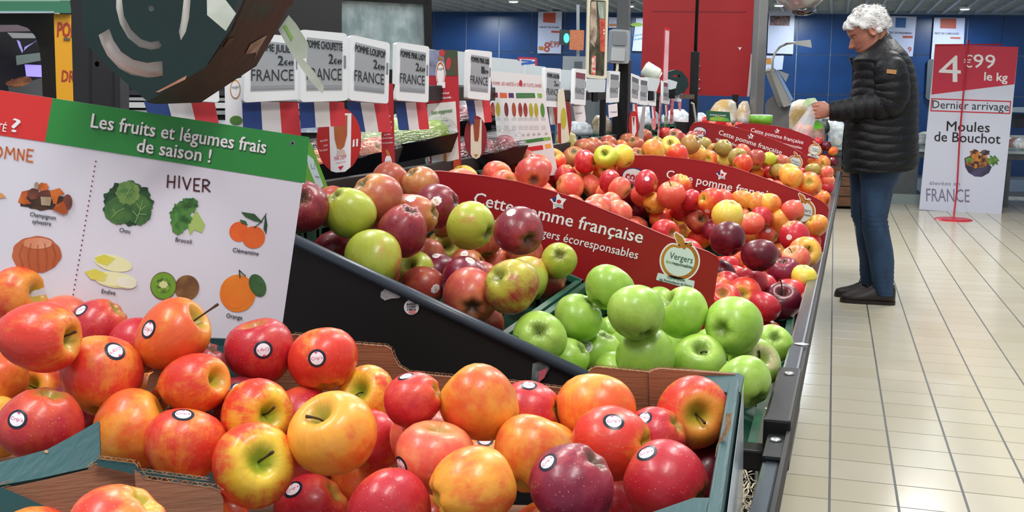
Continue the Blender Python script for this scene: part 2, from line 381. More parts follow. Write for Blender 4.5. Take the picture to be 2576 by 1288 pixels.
yy = [3.03, 3.66, 4.29, 4.92]
for i in range(3):
    crate(-.825, -.415, yy[i]+.01, yy[i+1]-.01, ['green crate just behind the second red sign, away from the aisle', 'middle green crate of russet apples, away from the aisle', 'green crate just before the third red sign, away from the aisle'][i])
    crate(-.410, rx(yy[i])-.008, yy[i]+.01, yy[i+1]-.01, ['green crate just behind the second red sign, by the rail', 'middle green crate of russet apples, by the rail', 'green crate just before the third red sign, by the rail'][i])
for i in range(2):
    crate(-.825, -.405, 5.07+.72*i, 5.75+.65*i, ['green crate behind the third red sign, away from the aisle', 'green crate behind the fourth red sign, away from the aisle'][i])
    crate(-.400, .0, 5.07+.72*i, 5.75+.65*i, ['green crate behind the third red sign, under the hanging bag', 'green crate behind the fourth red sign, beside the man'][i])
# ------------------------------------------------------------------ apples
def apple_material():
    m = bpy.data.materials.new('apple_skin'); m.use_nodes = True; nt = m.node_tree; b = nt.nodes['Principled BSDF']; L = nt.links.new
    def nd(t, **k):
        n = nt.nodes.new(t)
        for a, v in k.items(): setattr(n, a, v)
        return n
    def mathn(op, a, b_=None, clamp=False):
        n = nd('ShaderNodeMath', operation=op); n.use_clamp = clamp
        for i, v in enumerate((a, b_)):
            if v is None: continue
            if isinstance(v, (int, float)): n.inputs[i].default_value = v
            else: L(v, n.inputs[i])
        return n.outputs[0]
    def attr(n_): return nd('ShaderNodeAttribute', attribute_type='OBJECT', attribute_name=n_)
    over, under, cav, bias = attr('skin_over').outputs['Color'], attr('skin_under').outputs['Color'], attr('skin_cavity').outputs['Color'], attr('skin_bias').outputs['Fac']
    seed = attr('skin_seed').outputs['Fac']
    co_ = nd('ShaderNodeAttribute', attribute_type='GEOMETRY', attribute_name='apple_co').outputs['Vector']; sep = nd('ShaderNodeSeparateXYZ'); L(co_, sep.inputs[0])
    xy = nd('ShaderNodeCombineXYZ'); L(sep.outputs[0], xy.inputs[0]); L(sep.outputs[1], xy.inputs[1])
    ln = nd('ShaderNodeVectorMath', operation='LENGTH'); L(xy.outputs[0], ln.inputs[0]); rad = ln.outputs['Value']
    nm = nd('ShaderNodeVectorMath', operation='NORMALIZE'); L(xy.outputs[0], nm.inputs[0])
    sx = nd('ShaderNodeSeparateXYZ'); L(nm.outputs[0], sx.inputs[0])
    # streaks along the meridians
    cb = nd('ShaderNodeCombineXYZ'); L(sx.outputs[0], cb.inputs[0]); L(sx.outputs[1], cb.inputs[1]); L(mathn('MULTIPLY', sep.outputs[2], .10), cb.inputs[2])
    st = nd('ShaderNodeTexNoise', noise_dimensions='4D'); st.inputs['Scale'].default_value = 9; st.inputs['Detail'].default_value = 5; st.inputs['Roughness'].default_value = .65
    L(cb.outputs[0], st.inputs['Vector']); L(seed, st.inputs['W'])
    pt = nd('ShaderNodeTexNoise', noise_dimensions='4D'); pt.inputs['Scale'].default_value = .85; pt.inputs['Detail'].default_value = 7; pt.inputs['Roughness'].default_value = .62
    L(co_, pt.inputs['Vector']); L(seed, pt.inputs['W'])
    f = mathn('ADD', mathn('MULTIPLY', mathn('SUBTRACT', pt.outputs[0], .5), 3.6), mathn('MULTIPLY', mathn('SUBTRACT', st.outputs[0], .5), 1.0))
    f = mathn('ADD', f, mathn('ADD', bias, .16))
    f = mathn('SUBTRACT', f, mathn('MULTIPLY', mathn('POWER', mathn('SUBTRACT', 1.08, rad, True), 2), 1.5))
    ramp = nd('ShaderNodeMapRange', interpolation_type='SMOOTHSTEP'); ramp.inputs['From Min'].default_value = .05; ramp.inputs['From Max'].default_value = .95
    L(f, ramp.inputs['Value'])
    mx = nd('ShaderNodeMix', data_type='RGBA'); L(ramp.outputs[0], mx.inputs['Factor']); L(under, mx.inputs['A']); L(over, mx.inputs['B'])
    # darker deep streaks
    hs = nd('ShaderNodeHueSaturation'); L(mx.outputs['Result'], hs.inputs['Color'])
    L(mathn('ADD', mathn('MULTIPLY', st.outputs[0], .5), .75), hs.inputs['Value'])
    # stem cavity and eye
    cavf = nd('ShaderNodeMapRange', interpolation_type='SMOOTHSTEP'); cavf.inputs['From Min'].default_value = .50; cavf.inputs['From Max'].default_value = .10
    L(mathn('ADD', rad, mathn('MULTIPLY', mathn('SUBTRACT', st.outputs[0], .5), .35)), cavf.inputs['Value'])
    m2 = nd('ShaderNodeMix', data_type='RGBA'); L(cavf.outputs[0], m2.inputs['Factor']); L(hs.outputs[0], m2.inputs['A']); L(cav, m2.inputs['B'])
    # pale lenticel dots
    vo = nd('ShaderNodeTexVoronoi'); vo.inputs['Scale'].default_value = 10; L(co_, vo.inputs['Vector'])
    dot = nd('ShaderNodeMapRange'); dot.inputs['From Min'].default_value = .16; dot.inputs['From Max'].default_value = .07; dot.inputs['To Max'].default_value = .5
    L(vo.outputs['Distance'], dot.inputs['Value'])
    dl_ = mathn('MULTIPLY', dot.outputs[0], attr('skin_dots').outputs['Fac'])
    m3 = nd('ShaderNodeMix', data_type='RGBA'); L(dl_, m3.inputs['Factor']); L(m2.outputs['Result'], m3.inputs['A']); m3.inputs['B'].default_value = (*lin('f2c9a0'), 1)
    L(m3.outputs['Result'], b.inputs['Base Color'])
    b.inputs['Roughness'].default_value = .36; b.inputs['Specular IOR Level'].default_value = .45; b.inputs['Coat Weight'].default_value = .15; b.inputs['Coat Roughness'].default_value = .12
    bn = nd('ShaderNodeTexNoise'); bn.inputs['Scale'].default_value = 3; L(co_, bn.inputs['Vector'])
    bp = nd('ShaderNodeBump'); bp.inputs['Strength'].default_value = .08; bp.inputs['Distance'].default_value = .01; L(bn.outputs[0], bp.inputs['Height']); L(bp.outputs[0], b.inputs['Normal'])
    return m
SKIN = apple_material()
def apple_mesh(seed, hgt=.9, taper=.12, cav=.5, wid=.28, lob=.03, eye=.3, NU=30, NV=26):
    R = random.Random(seed); ph = [R.uniform(0, 6.28) for _ in range(4)]; vs = []; fs = []
    def P(t, a):
        r = math.sin(t)**.92; z = hgt*math.cos(t)
        r *= 1-taper*(1-math.cos(t))/2*1.0 + .04*math.sin(t)
        top = math.cos(t) > 0
        if top: z -= cav*math.exp(-(r/wid)**2)*(1+.1*math.cos(a+ph[0]))
        else:
            z += eye*math.exp(-(r/.24)**2); z += lob*math.cos(5*a+ph[1])*math.exp(-((r-.38)/.22)**2)
        r *= 1+.025*math.cos(2*a+ph[2])+.018*math.cos(3*a+ph[3]); z += .04*r*math.cos(a+ph[1])
        return (r*math.cos(a), r*math.sin(a), z)
    ts = [0]
    for i in range(1, NV):
        u = i/NV; ts.append(math.pi*(u-.06*math.sin(4*math.pi*u)*.9))
    vs.append(P(1e-4, 0))
    for t in ts[1:]:
        for k in range(NU): vs.append(P(t, 2*math.pi*k/NU))
    vs.append(P(math.pi-1e-4, 0)); n = len(ts)-1
    for k in range(NU): fs.append((0, 1+k, 1+(k+1) % NU))
    for i in range(n-1):
        for k in range(NU): a = 1+i*NU; fs.append((a+k, a+NU+k, a+NU+(k+1) % NU, a+(k+1) % NU))
    a = 1+(n-1)*NU
    for k in range(NU): fs.append((a+k, len(vs)-1, a+(k+1) % NU))
    me = bpy.data.meshes.new('apple'); me.from_pydata(vs, [], fs); me.polygons.foreach_set('use_smooth', [True]*len(fs)); me.materials.append(SKIN); me.update()
    at_ = me.attributes.new('apple_co', 'FLOAT_VECTOR', 'POINT'); at_.data.foreach_set('vector', [c for v in vs for c in v])
    return me, BVHTree.FromPolygons([V(v) for v in vs], fs)
VAR = {'t': [apple_mesh(s, hgt=h, taper=tp) for s, h, tp in ((1, .98, .2), (2, .94, .14), (3, 1.0, .24), (4, .9, .12))],      # tall pink apples
       'r': [apple_mesh(s, hgt=h, taper=.1, cav=.42) for s, h in ((5, .9), (6, .95), (7, .88))],                              # round green
       'f': [apple_mesh(s, hgt=h, taper=.13, NU=18, NV=16) for s, h in ((8, .88), (9, .94), (10, .84), (11, .98))]}           # far
STEMM = mat('apple_stem', '4a3419', .7, var=.4, scale=9); CALM = mat('apple_calyx', '3a2c16', .8)
def stem_mesh(seed, L=.62):
    R = random.Random(seed); a = R.uniform(0, 6.28); k = R.uniform(.05, .3)
    v, f = tube([(math.cos(a)*k*t*t, math.sin(a)*k*t*t, .36+L*t) for t in (0, .25, .5, .75, .95, 1)], [.03, .026, .026, .028, .042, .04], 7)
    me = bpy.data.meshes.new('stem'); me.from_pydata([tuple(x) for x in v], [], f); me.polygons.foreach_set('use_smooth', [True]*len(f)); me.materials.append(STEMM); return me
STEMS = [stem_mesh(i, L) for i, L in enumerate((.55, .7, .48, 1.05))]
def cal_mesh():
    m = MB()
    for k in range(5):
        a = k*2*math.pi/5; d = V((math.cos(a), math.sin(a), 0)); s = V((-d.y, d.x, 0)); z0 = -.57
        m.add(([d*.03+s*.05+V((0, 0, z0)), d*.03-s*.05+V((0, 0, z0)), d*.12-s*.03+V((0, 0, z0-.08)), d*.17+V((0, 0, z0-.05)), d*.12+s*.03+V((0, 0, z0-.08))], [(0, 1, 2, 3, 4)]))
    m.add(tube([(0, 0, z0+.02), (0, 0, z0-.05)], [.05, .03], 8))
    me = bpy.data.meshes.new('calyx'); me.from_pydata([tuple(x) for x in m.v], [], m.f); me.materials.append(CALM); return me
CALYX = cal_mesh()
SB = mat('sticker_black', '1c2230', .3); SW = mat('sticker_white', 'f0e9ee', .35); SPK = mat('sticker_pink_ink', 'd0467e', .5); SY = mat('sticker_yellow', 'd9a632', .4)
GREYI = mat('sticker_grey_ink', '9aa79a', .5)
PAL = { # over, under, cavity, bias, dots, words
 'ro': ('dc3c2c', 'f59a3c', 'b8a838', .72, .7, 'bright red apple with orange patches'), 'or': ('e2602e', 'f2a43c', 'b0a03c', .55, .3, 'orange apple with faint red streaks'),
 'yr': ('dc4028', 'f4c93e', 'a8b83a', .42, .4, 'red and yellow streaked apple'), 'cr': ('bf2634', 'dc5438', 'a08a3a', .8, 1, 'crimson apple with pale dots'),
 'dp': ('7a1834', 'a83244', '5a4030', .8, .9, 'dark purple-red apple'), 'yo': ('e07c34', 'f2bd4c', 'a8943c', .5, .3, 'yellow-orange apple'),
 'pk': ('e05c4a', 'f09868', 'b09048', .65, .5, 'salmon-pink apple'), 'g': ('8fb840', 'acce5c', '6f8a36', .5, .5, 'plain green apple'),
 'gb': ('a0c848', 'e0c8a0', '88a040', .6, .3, 'pale green apple with a pinkish blush'),
 'br': ('a63e36', 'c8744a', '6a5a38', .62, .5, 'brownish red apple'), 'bm': ('7c1c2c', 'a03a3c', '4c3020', .75, .6, 'dark maroon apple'),
 'bg': ('c4743c', 'b2bc42', '70702c', -.02, .3, 'yellow-green apple with a faint orange flush'), 'bo': ('b4543e', 'c8884a', '6a5a34', .68, .3, 'dull orange-red apple'),
 'bc': ('c04440', 'd07048', '5a4030', .65, .3, 'coral-red apple'), 'bx': ('9c2430', 'b8b03c', '8a9040', .5, .4, 'half red and half yellow-green apple'),
 'dk': ('5a0a20', '7c1426', '40201c', .85, .2, 'very dark wine-red apple'), 'ru': ('a8763c', 'b48c48', '6c5430', .5, .3, 'brown russet apple'),
 'ye': ('e6cc40', 'f0dc68', 'b0a040', .5, .2, 'bright yellow apple'), 'lg': ('c0d030', 'd8dc50', '90a030', .5, .2, 'lime-yellow apple'),
 'ol': ('9c8a40', 'b4a050', '6a6030', .5, .3, 'olive-brown apple'), 'rr': ('c8222a', 'e45438', 'a07838', .75, .2, 'shiny red apple')}
ORD = ['first', 'second', 'third', 'fourth', 'fifth', 'sixth', 'seventh', 'eighth', 'ninth', 'tenth', 'eleventh', 'twelfth', 'thirteenth', 'fourteenth', 'fifteenth', 'sixteenth', 'seventeenth', 'eighteenth', 'nineteenth', 'twentieth']
ALL = []
RANGE = {'right_carton': (.74, lambda x: 1.03+(x+.6)*.36, -.22, .03, -.86), 'left_carton': (.70, lambda x: 1.055, -.24, .0, -1.05), 'corner_carton': (.5, lambda x: .9, -.3, .0, -.9),
         'green': (1.455, lambda x: 1.86, -.075, .075, -.385), 'mottled': (1.455, lambda x: 1.86, -.075, .10, -.79), 'first_second': (2.04, lambda x: 2.88, -.075, .09, -.79), 'dark_crate': (2.05, lambda x: 2.6, -.075, .04, -.39),
         'third': (3.07, lambda x: 4.86, -.075, .10, -.79), 'fourth': (5.12, lambda x: 6.4, -.075, .10, -.79)}
def clampd(p, key):
    """keep an apple inside its crate: between its front and back wall, above its floor, not above the heap"""
    Y0, Y1, h0, h1, X0 = RANGE[key]
    for k in range(3):
        d = p[3]; c = at(p[0], p[1], d); q = ray(p[0], p[1])
        den = q.z+.38*q.x
        def dh(h): return (zs(0)+h-CH)/den                 # depth where the ray is h above the bed line
        if den < -1e-4:
            if c.z-zs(c.x) < h0: d = min(d, dh(h0))
            if c.z-zs(c.x) > h1: d = max(d, dh(h1))
        c = CAM+q*d
        if c.y > Y1(c.x): d = Y1(c.x)/q.y
        if c.y < Y0: d = Y0/q.y
        c = CAM+q*d
        if c.x < X0 and q.x < 0: d = X0/q.x
        p[3] = d
def solve(rows, D, key, blend, flat):
    P = []
    for r in rows:
        p = [r[0], r[1], r[2], D*F/r[2]*(r[4].get('d', 1)), r[3], r[4]]
        if key == 'dark_crate': q = ray(p[0], p[1]); p[3] = (zs(0)-.012-CH)/(q.z+.38*q.x)
        clampd(p, key)
        Dn = p[2]*p[3]/F
        if Dn < D*.86: n = D*.86*F/p[3]; p[1] += (n-p[2])*.42; p[2] = n
        P.append(p)
    return P
GROUPS = {}
def add_group(key, zone, D, rows, kind, grp, blend=.45, stick=None, flat=None):
    GROUPS[key] = dict(zone=zone, P=solve(rows, D, key, blend, flat), kind=kind, grp=grp, stick=stick)
def sticker(kind, mesh_bvh, loc_dir, up, parent, size=.19, words='Crip\'s'):
    me, bv = mesh_bvh; d = loc_dir.normalized(); h = bv.ray_cast(d*3, -d)
    if h[0] is None: return
    c, n = h[0], d; u = n.cross(up).normalized(); v = n.cross(u).normalized()*-1
    def pr(a, b, lift=.006):
        q = bv.ray_cast(c+n*1.0+u*a+v*b, -n); p = q[0] if q[0] is not None else c+u*a+v*b
        return p+(q[1] if q[1] is not None else n)*lift
    vs = [pr(0, 0)]; fs = []; mi = []; NR, NS = 5, 20
    for i in range(1, NR+1):
        for k in range(NS):
            a = 2*math.pi*k/NS; rr = size*(0, .25, .5, .72, .88, 1)[i]
            if kind == 'wavy': rr *= 1+.10*math.cos(8*a)
            vs.append(pr(rr*math.cos(a)*(.8 if kind == 'wavy' else 1), rr*math.sin(a)))
    for k in range(NS): fs.append((0, 1+k, 1+(k+1) % NS)); mi.append(1)
    for i in range(NR-1):
        for k in range(NS):
            a = 1+i*NS; fs.append((a+k, a+NS+k, a+NS+(k+1) % NS, a+(k+1) % NS)); mi.append(0 if i >= NR-3 else 1)
    mm = {'ring': [SB, SW], 'wavy': [SW, SW], 'plain': [SW, SW], 'ringed': [SW, SW]}[kind]
    m_ = bpy.data.meshes.new('sticker'); m_.from_pydata([tuple(x) for x in vs], [], fs); m_.polygons.foreach_set('use_smooth', [True]*len(fs))
    for q in mm: m_.materials.append(q)
    m_.polygons.foreach_set('material_index', mi)
    o = bpy.data.objects.new('sticker', m_); COL.objects.link(o); o.parent = parent
    o['label'] = {'ring': 'round white sticker with a black rim', 'wavy': 'white scalloped sticker with yellow writing', 'plain': 'round white sticker', 'ringed': 'round white sticker with a grey ring'}[kind]
    mb = MB()
    if kind == 'ring':
        uv, tf, _l = text_raw(words); mb.add(([pr((.5-x)*size*1.25, (y-.4)*size*.36, .012) for x, y in uv], tf))
        mb.add(([pr(x*size*.2, size*.62+y*size*.1, .012) for x, y in ((-1, 0), (0, -1), (1, 0), (.3, 1.5), (-.2, 1))], [(0, 1, 2, 3, 4)])); mt_ = SPK
    elif kind == 'wavy':
        pts = [(-.55+.11*i, .25*(-1)**i) for i in range(11)]
        for i in range(10):
            (x0, y0), (x1, y1) = pts[i], pts[i+1]; mb.add(([pr(x0*size, (y0-.12)*size, .012), pr(x1*size, (y1-.12)*size, .012), pr(x1*size, (y1+.12)*size, .012), pr(x0*size, (y0+.12)*size, .012)], [(0, 1, 2, 3)]))
        mt_ = SY
    elif kind == 'ringed':
        for k in range(16):
            a, b_ = k*math.pi/9, (k+1)*math.pi/9; mb.add(([pr(size*.6*math.cos(a), size*.6*math.sin(a), .012), pr(size*.7*math.cos(a), size*.7*math.sin(a), .012), pr(size*.7*math.cos(b_), size*.7*math.sin(b_), .012), pr(size*.6*math.cos(b_), size*.6*math.sin(b_), .012)], [(0, 1, 2, 3)]))
        uv, tf, _l = text_raw('J'); mb.add(([pr((x-.5)*size*.3, (y-.5)*size*.5, .012) for x, y in uv], tf)); mt_ = GREYI
    else: return
    l = bpy.data.meshes.new('lettering'); l.from_pydata([tuple(x) for x in mb.v], [], mb.f); l.materials.append(mt_)
    q = bpy.data.objects.new('lettering', l); COL.objects.link(q); q.parent = o
def relax():
    """nudge overlapping apples apart, mostly along their lines of sight, so none sinks into another"""
    A = [(k, p) for k, g in GROUPS.items() for p in g['P']]; home = [(p[0], p[1], p[2]*p[3]) for k, p in A]
    for it in range(150):
        pos = np.array([tuple(at(p[0], p[1], p[3])) for k, p in A]); rad = np.array([p[2]*p[3]/F/2*.965 for k, p in A])
        D = np.linalg.norm(pos[:, None]-pos[None], axis=2)+np.eye(len(A))*9; S = rad[:, None]+rad[None]
        I, J = np.where((D < S*.985) & (np.arange(len(A))[:, None] < np.arange(len(A))[None]))
        if len(I) == 0: break
        mv = np.zeros(len(A)); lx = np.zeros(len(A)); ly = np.zeros(len(A))
        for i, j in zip(I, J):
            k = (S[i, j]-D[i, j]); a, b = A[i][1], A[j][1]; s = 1 if a[3] <= b[3] else -1
            mv[i] -= k*.3*s; mv[j] += k*.3*s
            ux, uy = a[0]-b[0], a[1]-b[1]; l = math.hypot(ux, uy)+1e-6; q = k*F/a[3]*.06
            lx[i] += ux/l*q; ly[i] += uy/l*q; lx[j] -= ux/l*q; ly[j] -= uy/l*q
        for i, (k, p) in enumerate(A):
            d0 = p[3]; p[3] += max(-.01, min(.01, mv[i])); p[0] += lx[i]; p[1] += ly[i]
            m_ = p[2]*.10; p[0] = min(max(p[0], home[i][0]-m_), home[i][0]+m_); p[1] = min(max(p[1], home[i][1]-m_), home[i][1]+m_)
            clampd(p, k)
            if it > 60:   # stubborn ones give a little in size
                if any(i in (a_, b_) for a_, b_ in zip(I, J)) and p[2]*p[3] > home[i][2]*.9: p[2] *= .999
    print('relax', it, len(I))
def emit_apples():
    n = 0
    for key, g in GROUPS.items():
        P = g['P']; order = sorted(range(len(P)), key=lambda i: -P[i][1]); R = random.Random(hash(key) % 1000 if False else sum(map(ord, key)))
        rowsz = max(1, min(7, int(math.sqrt(len(P))*1.1)+1)); where = {}
        nr = math.ceil(len(P)/rowsz)
        for r in range(nr):
            row = sorted(order[r*rowsz:(r+1)*rowsz], key=lambda i: P[i][0])
            for c, i in enumerate(row): where[i] = (r, c)
        for i, p in enumerate(P):
            px, py, dia, dep, pal, op = p; over, under, cav, bias, dots, words = PAL[pal]
            kind = g['kind']; mi = (i*7+len(key)) % len(VAR[kind]); me, bv = VAR[kind][mi]
            o = bpy.data.objects.new('apple', me); COL.objects.link(o)
            c = at(px, py, dep); s = dia*dep/F/2*1.06; view = (CAM-c).normalized()
            rt = CF.cross(CU).cross(view); rt = CU.cross(view).normalized(); upv = view.cross(rt).normalized()
            if 's' in op: a, b_ = op['s']; sg = 1
            elif 'c' in op: a, b_ = op['c']; sg = -1
            else: a, b_ = R.uniform(-.8, .8), R.uniform(-1, -.2) if R.random() < .7 else R.uniform(.2, .9); sg = 1
            if op.get('k') and 's' not in op and 'c' not in op: a, b_ = op['k'][1], -op['k'][0]; a += .02
            L2 = a*a+b_*b_
            vis = 's' in op or 'c' in op
            if vis: zz = math.sqrt(max(.03, 1-L2))
            else: l = math.sqrt(L2)+1e-6; a, b_ = a/l*.93, b_/l*.93; zz = -.35
            ax = (rt*a - upv*b_ + view*zz).normalized()*sg
            tx = ax.orthogonal().normalized(); ty = ax.cross(tx); Rm = Matrix((tx, ty, ax)).transposed()
            Rm = Rm @ Matrix.Rotation(R.uniform(0, 6.28), 3, 'Z')
            asp = op.get('a', 1.0); sc3 = V((s, s, s))
            if asp != 1: sc3 = V((s*asp, s*asp, s)) if abs(ax.dot(rt)) > abs(ax.dot(upv)) else V((s, s, s*asp))
            o.matrix_world = Matrix.LocRotScale(c, Rm.to_quaternion(), sc3)
            j = R.uniform(-.12, .12); hue = R.uniform(.92, 1.06)
            o['skin_over'] = [x*hue for x in lin(over)]; o['skin_under'] = [x*hue for x in lin(under)]; o['skin_cavity'] = list(lin(cav)); o['skin_bias'] = bias+j+op.get('b', 0); o['skin_seed'] = R.uniform(0, 100.0); o['skin_dots'] = dots
            r, cc = where[i]
            ex = ''
            if op.get('k'): ex = ' bearing a sticker'
            elif 's' in op: ex = ' showing its stem'
            elif 'c' in op: ex = ' showing its eye'
            lab = f"{words}{ex}, {ORD[cc]} from left in {ORD[r]} row from front, {g['zone']}"
            pos = f"{ORD[cc]} from left, {ORD[r]} row"; zn = g['zone']
            for lab in (lab, f"{words}{ex}, {pos} from front, {zn}", f"{words}{ex}, {pos}, {zn}", f"{words}, {pos}, {zn}", f"{words}, {pos}, {zn.replace('in the ', 'in ')}"):
                if len(lab.split()) <= 16: break
            tag(o, lab, 'apple', g['grp'])
            if 's' in op and op.get('st', 1):
                q = bpy.data.objects.new('stem', STEMS[op.get('st', R.choice((1, 3)))-1 if op.get('st') else R.choice((0, 1, 2))]); COL.objects.link(q); q.parent = o
            if 'c' in op: q = bpy.data.objects.new('calyx', CALYX); COL.objects.link(q); q.parent = o
            if op.get('k'):
                kx, ky = op['k'][:2]; q2 = min(.97, kx*kx+ky*ky); dd = rt*kx-upv*ky+view*math.sqrt(1-q2)
                Ri = Rm.transposed(); upx = upv if len(op['k']) < 3 else (upv*math.cos(math.radians(op['k'][2]))+rt*math.sin(math.radians(op['k'][2])))
                sticker(g['stick'], (me, bv), Ri @ dd, Ri @ upx, o, size={'ring': .25, 'wavy': .23, 'plain': .18, 'ringed': .25}[g['stick']])
            n += 1
    print('apples', n)
def c5(x, y): return 1400+.326*x, 280+.326*y
def K(x, y, dia, pal, **o): return (x, y, dia, pal, o)
def K5(x, y, dia, pal, **o): a, b = c5(x, y); return (a, b, dia*.326, pal, o)
# right-hand teal carton (nearest)
add_group('right_carton', 'in the nearest teal carton', .080, [
 K(655,887,174,'cr',a=0.95,s=(-.25,-.93),st=0,k=(.07,-.06,170)), K(812,905,168,'ro',c=(.1,.96),k=(-.17,-.03,-8)), K(490,975,190,'ro',d=.97,a=0.82,s=(.68,-.1),st=0), K(345,1080,195,'or',d=.97,s=(.90,-.42)),
 K(458,1115,203,'ro',a=0.88,c=(-.2,.93),k=(-.03,-.80),b=-.1), K(640,1042,200,'yr',a=0.86,s=(.42,.05),b=.4), K(637,1170,214,'yr',s=(.2,-.1),b=.25), K(840,1093,212,'or',b=-.25,s=(-.42,-.62),st=3),
 K(928,1012,160,'yr',a=0.93,s=(-.3,-.22)), K(1055,1008,132,'cr',a=0.85,k=(-.3,-.85)), K(1192,1018,196,'or',c=(.72,.68)), K(1045,1075,140,'pk',k=(0,-.93)), K(752,1040,120,'cr'),
 K(955,1112,130,'rr'), K(1090,1150,207,'pk',a=0.85,s=(.15,-.95),st=0,k=(-.82,.2,20)), K(1190,1222,222,'or',a=0.86,c=(-.93,.3),b=-.1), K(1350,1040,145,'cr',k=(-.05,-.86)), K(1510,1052,192,'or'),
 K(1345,1150,210,'or',a=0.88,b=-.1), K(1560,1122,208,'ro',a=0.93,k=(.02,-.58,-10)), K(1722,1057,190,'ro',s=(.2,.06)), K(1652,1188,230,'cr',a=0.88,c=(.88,.42),k=(-.42,-.66,-25)), K(1428,1232,226,'dp',a=0.85,k=(-.6,-.55,-50)),
 K(1383,1112,130,'or',k=(-.1,-.78)), K(988,1278,216,'cr',a=0.88), K(786,1290,190,'cr',k=(-.5,-.62,-30)), K(1385,1348,220,'ro',b=-.1), K(915,1290,140,'or',d=1.0), K(925,1205,160,'or',d=1.06),
 K(1645,1070,120,'cr',k=(-.4,-.6),d=1.06), K(758,1160,150,'bc',d=1.06), K(1228,1150,140,'or',k=(-.1,-.65),d=1.06), K(612,1010,130,'bm',k=(-.1,-.65),d=1.06), K(1775,1190,150,'bm',d=1.06), K(1560,1300,170,'cr',d=1.06), K(1120,1330,190,'ro')],
 't', 'pink-red apples in the nearest teal carton', stick='ring')
# left-hand teal carton (higher)
add_group('left_carton', 'in the left teal carton', .080, [
 K(55,748,155,'ro',a=0.92,s=(.68,-.12),st=0,b=-.1), K(95,847,205,'ro',a=0.87,s=(.83,.1),b=.1), K(172,815,110,'pk'), K(262,828,125,'cr',k=(-.6,-.62,-30)), K(232,858,130,'pk'),
 K(415,850,190,'or',d=1.04,a=0.93,s=(.75,-.52),st=4,k=(-.68,-.22,20),b=.2), K(335,840,110,'cr'), K(257,948,196,'ro',c=(0,.95),k=(.33,-.62,150)), K(100,985,165,'ro',a=0.86,s=(-.4,-.2),b=-.15), K(105,1065,208,'cr',a=0.84,k=(-.55,-.18,15),b=-.05),
 K(8,955,130,'or'), K(-5,1060,110,'yo'), K(498,905,100,'bm',d=1.06), K(352,975,95,'or',d=1.06), K(-20,860,120,'or'), K(180,1010,120,'bm',d=1.06)],
 't', 'pink-red apples in the left teal carton', stick='ring')
add_group('corner_carton', 'in the bottom-left carton', .080, [
 K(305,1337,262,'ro',a=0.85,b=-.1), K(525,1352,212,'ro'), K(70,1400,240,'ro'), K(430,1420,220,'or')], 't', 'apples in the bottom-left carton', stick='ring')
# green apples
add_group('green', 'in the green apple crate', .076, [
 K(1525,733,121,'g'), K(1468,803,121,'g'), K(1603,798,139,'g'), K(1662,770,95,'g'), K(1725,788,128,'g',s=(-.75,-.55),st=0), K(1838,818,141,'g',c=(-.45,.15)), K(1358,852,130,'g',c=(0,-.3)),
 K(1498,875,120,'g',k=(-.45,-.22)), K(1623,888,148,'g'), K(1758,904,130,'g',s=(.12,-.55)), K(1938,868,80,'g',c=(.1,-.4)), K(1895,918,130,'gb',d=1.04,s=(.45,-.35)), K(1872,962,134,'g',d=.90),
 K(1915,905,100,'g',d=1.06), K(1690,872,110,'g',d=1.06), K(1790,872,100,'g',d=1.06), K(1430,895,90,'g',d=1.06), K(1545,840,90,'g',d=1.06), K(1570,760,90,'g',d=1.06), K(1790,950,110,'g',d=1.06), K(1385,940,90,'g',d=1.06)],
 'r', 'green apples in the crate by the rail', stick='ringed')
# mottled apples behind the divider
add_group('mottled', 'in the mottled apple crate', .077, [
 K(770,520,132,'bm',c=(.0,-.4)), K(878,527,126,'bg'), K(937,502,124,'bo'), K(990,468,95,'bo'), K(1048,464,92,'bo'), K(1045,543,118,'bo',k=(-.15,-.8)), K(1098,520,115,'bm',k=(-.05,-.22,60)),
 K(1000,592,130,'bm',b=-.2), K(840,632,106,'bm'), K(950,642,146,'bg',c=(-.08,.75)), K(1185,568,120,'bg',c=(.82,.35)), K(1307,583,126,'bm',c=(.42,.36),k=(-.35,-.8,-20)), K(1118,614,84,'bx',s=(.25,-.15)),
 K(1072,640,72,'bo'), K(1046,678,88,'bg',s=(-.25,-.45)), K(1097,680,94,'dp',k=(-.1,-.86)), K(1178,672,96,'bo',k=(-.2,-.7)), K(1240,656,96,'bc'), K(1168,706,122,'dp',k=(.2,-.82)), K(1193,745,145,'bc',c=(.08,.4)),
 K(1275,722,138,'bx',c=(-.55,-.42)), K(1327,702,112,'bg'), K(1370,690,106,'br',k=(-.05,-.92)), K(1397,660,84,'bg',c=(.05,-.3)), K(1067,720,108,'br',k=(.55,.1,60)), K(885,606,70,'bo',d=1.06), K(1330,640,80,'br',d=1.06),
 K(920,575,90,'br',d=1.06), K(1120,560,90,'br',d=1.06), K(1225,610,90,'br',d=1.06), K(1215,800,80,'bc',d=1.06), K(1010,520,80,'br',d=1.06)],
 't', 'mottled red and yellow apples behind the divider', stick='wavy')
